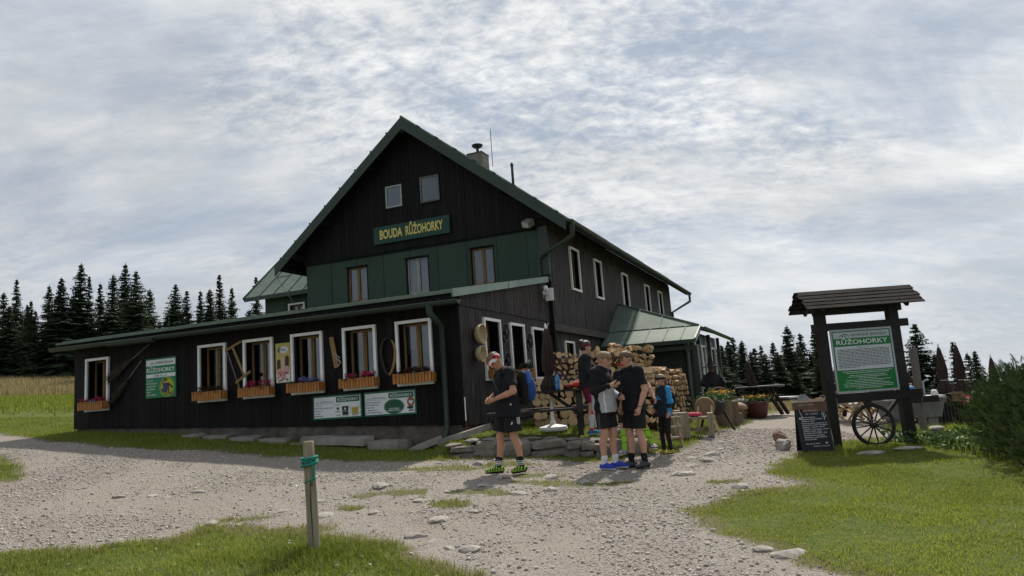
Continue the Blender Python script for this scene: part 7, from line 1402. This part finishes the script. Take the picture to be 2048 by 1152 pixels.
def grass():
    g = lambda x, y: gravel(x, y); edge = lambda x, y: sm((-g(x, y) + .10) / .28)
    # foreground turf on the left and lawn on the right
    dn = lambda x, y: edge(x, y) * vis(x, y) * (.25 + .75 * sm(fbm(x, y, 31, 4, 1.9) * 3.0 - .95))
    for nm, box, n, sd, lab, hb in (('foreground_grass', (-7.5, .6, 4.6, 8.9), 170000, 51, 'ragged green grass in the left foreground round the post', .055), ('lawn_grass', (1.3, 8.6, 4.2, 12.6), 330000, 52, 'short bright green lawn in front of the notice board', .032)):
        x, y = scatter(n, *box, sd, dn); r = np.random.default_rng(sd + 1); big = fbm(x, y, 41, 3, .8); h = hb * (.55 + .9 * big) * r.uniform(.5, 1.5, len(x)); t = .15 + .75 * fbm(x, y, 43, 3, 1.3) + r.normal(0, .16, len(x)) - .1
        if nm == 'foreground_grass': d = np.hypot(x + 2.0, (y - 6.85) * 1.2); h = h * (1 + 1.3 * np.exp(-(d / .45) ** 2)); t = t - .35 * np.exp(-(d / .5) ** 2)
        else: t = t + .15; h = h * (1 + .5 * sm((y - 11.2) / 1.0))
        dryk = r.random(len(x)) < .05 + .30 * sm(fbm(x, y, 47, 3, .9) * 3 - 1.55) + .35 * sm((g(x, y) + .45) / .5)
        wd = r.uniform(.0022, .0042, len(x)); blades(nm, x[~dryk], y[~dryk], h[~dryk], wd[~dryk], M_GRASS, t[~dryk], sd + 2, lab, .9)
        blades('dry_' + nm, x[dryk], y[dryk], h[dryk] * .8, wd[dryk], M_DRY, r.random(dryk.sum()), sd + 3, 'yellowed grass blades mixed into the ' + ('left foreground turf' if nm[0] == 'f' else 'right lawn'), 1.2)
    # strip along the annex, terrace and verge
    x, y = scatter(330000, -22, 6.5, 11.4, 24, 61, lambda x, y: edge(x, y) * vis(x, y, 1.0) * (.3 + .7 * sm(fbm(x, y, 32, 3, 1.2) * 2 - .4)) * np.clip(1.3 - (y - 12) * .06, .3, 1)); r = np.random.default_rng(62); h = .05 * (.5 + fbm(x, y, 44, 3, .9)) * r.uniform(.6, 1.5, len(x)); blades('verge_grass', x, y, h, r.uniform(.004, .007, len(x)), M_GRASS, .1 + .6 * fbm(x, y, 45, 3, .9) + r.normal(0, .14, len(x)), 63, 'grass along the annex wall and on the terrace')
    # sparse tufts within the gravel
    x, y = scatter(60000, -6, 4, 7.5, 12.5, 71, lambda x, y: sm((.16 - np.abs(g(x, y))) / .16) * .8 + .02 * (g(x, y) > 0)); r = np.random.default_rng(72); blades('path_grass', x, y, .03 * r.uniform(.5, 1.6, len(x)), r.uniform(.003, .005, len(x)), M_GRASS, .5 + r.normal(0, .25, len(x)), 73, 'thin worn grass growing through the gravel', 1.1)
    # tall weeds between cairn and pine shrub
    x, y = scatter(26000, 6.2, 9.5, 9.9, 15.5, 81, lambda x, y: sm((x - 6.1 + (y - 11) * -.25) / .9) * (.3 + .7 * fbm(x, y, 36, 3, 1.5))); r = np.random.default_rng(82); blades('tall_grass', x, y, .13 * r.uniform(.4, 1.8, len(x)), r.uniform(.003, .006, len(x)), M_GRASS, .25 + .5 * fbm(x, y, 46, 3, 1.1) + r.normal(0, .15, len(x)), 83, 'tall rough grass beside the pine shrub', .7)
    # meadow: dry tall grass far left and behind the right terrace
    x, y = scatter(150000, -46, -13, 22, 50, 91, lambda x, y: sm((y - 26) / 8 + .3) * (x > -y * .80) * (x < -y * .40)); r = np.random.default_rng(92); dry = sm((y - 36) / 5); k = dry > r.random(len(x)); blades('meadow_grass', x[k], y[k], .42 * r.uniform(.5, 1.3, k.sum()), r.uniform(.012, .022, k.sum()), M_DRY, r.random(k.sum()), 93, 'tall dry yellow meadow grass in front of the left wood', .5); k = ~k; blades('pasture_grass', x[k], y[k], .14 * r.uniform(.5, 1.3, k.sum()), r.uniform(.012, .02, k.sum()), M_GRASS, .15 + .45 * r.random(k.sum()), 94, 'green pasture on the slope left of the hut', .5)
    x, y = scatter(30000, 7, 26, 24, 38, 95, lambda x, y: .8 + 0 * x); r = np.random.default_rng(96); blades('far_grass', x, y, .30 * r.uniform(.4, 1.3, len(x)), r.uniform(.01, .016, len(x)), M_DRY, r.random(len(x)), 97, 'dry grass behind the right terrace', .5)
grass()
def pebbles():
    M_P = mat('pebble', (.24, .205, .175), (.58, .53, .48), 4, .9, attr='tint', spec=.2); r = np.random.default_rng(111); n = 280000
    x = r.uniform(-11, 6.5, n); y = 4.4 + 11.5 * r.random(n) ** 1.7; k = (r.random(n) < sm((gravel(x, y) + .05) / .12) * (.16 + .84 * sm(fbm(x, y, 51, 3, .7) * 3.2 - 1.1))) & vis(x, y) & ~in_hut(x, y); x, y = x[k], y[k]; n = len(x)
    s = .0036 + .0046 * r.random(n) + .022 * r.random(n) ** 16 + .0005 * (y - 5); O = np.array([(1, 0, 0), (0, 1, 0), (-1, 0, 0), (0, -1, 0), (0, 0, 1), (0, 0, -1)], float); F0 = np.array([(0, 1, 4), (1, 2, 4), (2, 3, 4), (3, 0, 4), (1, 0, 5), (2, 1, 5), (3, 2, 5), (0, 3, 5)])
    A = r.normal(size=(n, 3, 3)); Q = np.linalg.qr(A)[0]; P = O[None] * r.uniform(.65, 1.25, (n, 6, 1)); P = np.einsum('nij,nkj->nki', Q, P) * s[:, None, None]; P[:, :, 2] *= .7; P += np.stack([x, y, zg(x, y) + s * .25], 1)[:, None, :]
    F = (F0[None] + (np.arange(n) * 6)[:, None, None]).reshape(-1, 3); tag(obj('gravel', fast_mesh('gravel', P.reshape(-1, 3), F, M_P, {'tint': np.repeat(np.clip(r.normal(.48, .22, n), 0, 1), 6)})), 'loose grey and pinkish gravel scattered over the path', 'gravel', kind='stuff')
pebbles()
def weeds():
    m = mat('weed_leaves', (.035, .075, .018), (.12, .19, .055), 9, .55, attr='tint', transl=.35, spec=.3); r0 = np.random.default_rng(5)
    def f(r): 
        x = r.uniform(6.3, 8.3); y = r.uniform(9.9, 13.2) - .2 * (x - 6.3); return (x, y, 0)
    V, F, T = leaf_cloud(5200, f, .036, 131); c = V.reshape(-1, 4, 3).mean(1); z = zg(c[:, 0], c[:, 1]) + r0.random(len(c)) ** 1.6 * .26 * (.4 + fbm(c[:, 0], c[:, 1], 61, 3, 2.0)); V = V.reshape(-1, 4, 3); V[:, :, 2] += z[:, None]; tag(obj('weeds', fast_mesh('weeds', V.reshape(-1, 3), F, m, {'tint': T})), 'broad-leaved weeds under the pine shrub', 'weeds', kind='stuff')
    def f2(r): x = r.uniform(-6, 0); return (x, 6.9 + r.uniform(-1.6, .9) + .1 * x * 0, 0)
    V, F, T = leaf_cloud(900, f2, .022, 132); V = V.reshape(-1, 4, 3); c = V.mean(1); k = gravel(c[:, 0], c[:, 1]) < -.15; V = V[k]; c = c[k]; V[:, :, 2] = V[:, :, 2] * .5 + (zg(c[:, 0], c[:, 1]) + .03)[:, None]; n = len(V); i = np.arange(n) * 4; F = np.concatenate([np.stack([i, i + 1, i + 2], 1), np.stack([i, i + 2, i + 3], 1)]); tag(obj('clover', fast_mesh('clover', V.reshape(-1, 3), F, mat('pale_weed', (.10, .15, .06), (.24, .30, .16), 9, .5, attr='tint', transl=.3), {'tint': np.repeat(np.random.default_rng(3).random(n), 4)})), 'pale clover and dock leaves in the foreground grass', 'weeds', kind='stuff')
weeds()
# ------------------------------------------------------------------ mountain pine shrub at the right edge
def pine_shrub():
    LOB = [(7.75, 10.9, .62, 1.1, .70), (7.05, 10.2, .46, .82, .56), (8.3, 10.0, .62, 1.15, .72), (6.95, 9.3, .34, .78, .42), (7.7, 8.9, .48, 1.05, .60), (6.62, 8.7, .24, .60, .32), (7.3, 8.1, .38, .85, .48), (8.8, 11.5, .6, 1.2, .62), (8.0, 11.6, .5, .9, .6), (6.40, 9.25, .30, .60, .45), (6.15, 8.45, .28, .52, .40), (6.7, 7.9, .35, .7, .5)]
    t = thing('mountain_pine', 'bushy dwarf mountain pine filling the right edge of the picture', 'shrub', gz(7.5, 9.7)); ox, oy, oz = t.location; r = np.random.default_rng(17)
    nn = 40; a = np.linspace(0, 1, nn); az = a * 40; V0 = []
    for i in range(nn):
        s = i / nn * .13; d = np.array([math.cos(az[i]), math.sin(az[i]), .85 + .5 * (i / nn)]); d /= np.linalg.norm(d); L = .062 * (1 - .25 * (i / nn)); b = np.array([0, 0, s]); w = np.cross(d, [0, 0, 1.0]); w = w / (np.linalg.norm(w) + 1e-6) * .0042; V0 += [b - w, b + w, b + d * L]
    V0 = np.array(V0); n0 = len(V0); VV = []; TT = []; st = MB(); cnt = 0
    for (cx, cy, cz, R, Rz) in LOB:
        ns = int(1500 * R * R)
        for _ in range(ns):
            v = r.normal(size=3); v /= np.linalg.norm(v)
            if v[2] < -.35: continue
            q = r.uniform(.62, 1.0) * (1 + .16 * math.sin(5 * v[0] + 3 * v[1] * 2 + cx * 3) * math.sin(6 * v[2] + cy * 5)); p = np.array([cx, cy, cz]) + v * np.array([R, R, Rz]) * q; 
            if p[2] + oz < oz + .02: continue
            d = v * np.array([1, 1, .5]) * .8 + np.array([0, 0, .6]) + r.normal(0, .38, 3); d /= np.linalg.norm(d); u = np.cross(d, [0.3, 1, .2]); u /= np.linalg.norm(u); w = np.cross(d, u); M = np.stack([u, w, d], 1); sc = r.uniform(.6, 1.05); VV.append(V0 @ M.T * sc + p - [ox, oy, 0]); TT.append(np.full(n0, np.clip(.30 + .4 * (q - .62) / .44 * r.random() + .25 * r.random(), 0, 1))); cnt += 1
            if cnt % 25 == 0:
                b = np.array([cx, cy, .05]); m_ = (b + p) / 2 + [0, 0, -.12]; st.tube([b + r.normal(0, .12, 3) * [1, 1, 0] - [ox, oy, 0], m_ - [ox, oy, 0], p - [ox, oy, 0] + d * .02], [.022, .014, .006], 5)
    V = np.concatenate(VV); n = len(V) // 3; obj('foliage', fast_mesh('foliage', V, np.arange(n * 3).reshape(-1, 3), mat('pine_needles', (.013, .028, .008), (.072, .108, .030), 4, .8, attr='tint', transl=.25, spec=.1), {'tint': np.concatenate(TT)}), t); st.build('branches', mat('pine_bark', (.05, .036, .027), (.10, .075, .056), 9, .9), t)
pine_shrub()
t = thing('meadow_stake', 'thin fence stake in the dry meadow left of the hut', 'stake', gz(-26.4, 40.0)); MB().tube([(0, 0, 0), (.02, 0, .9)], .03, 6).build('stake', M_POST, t)
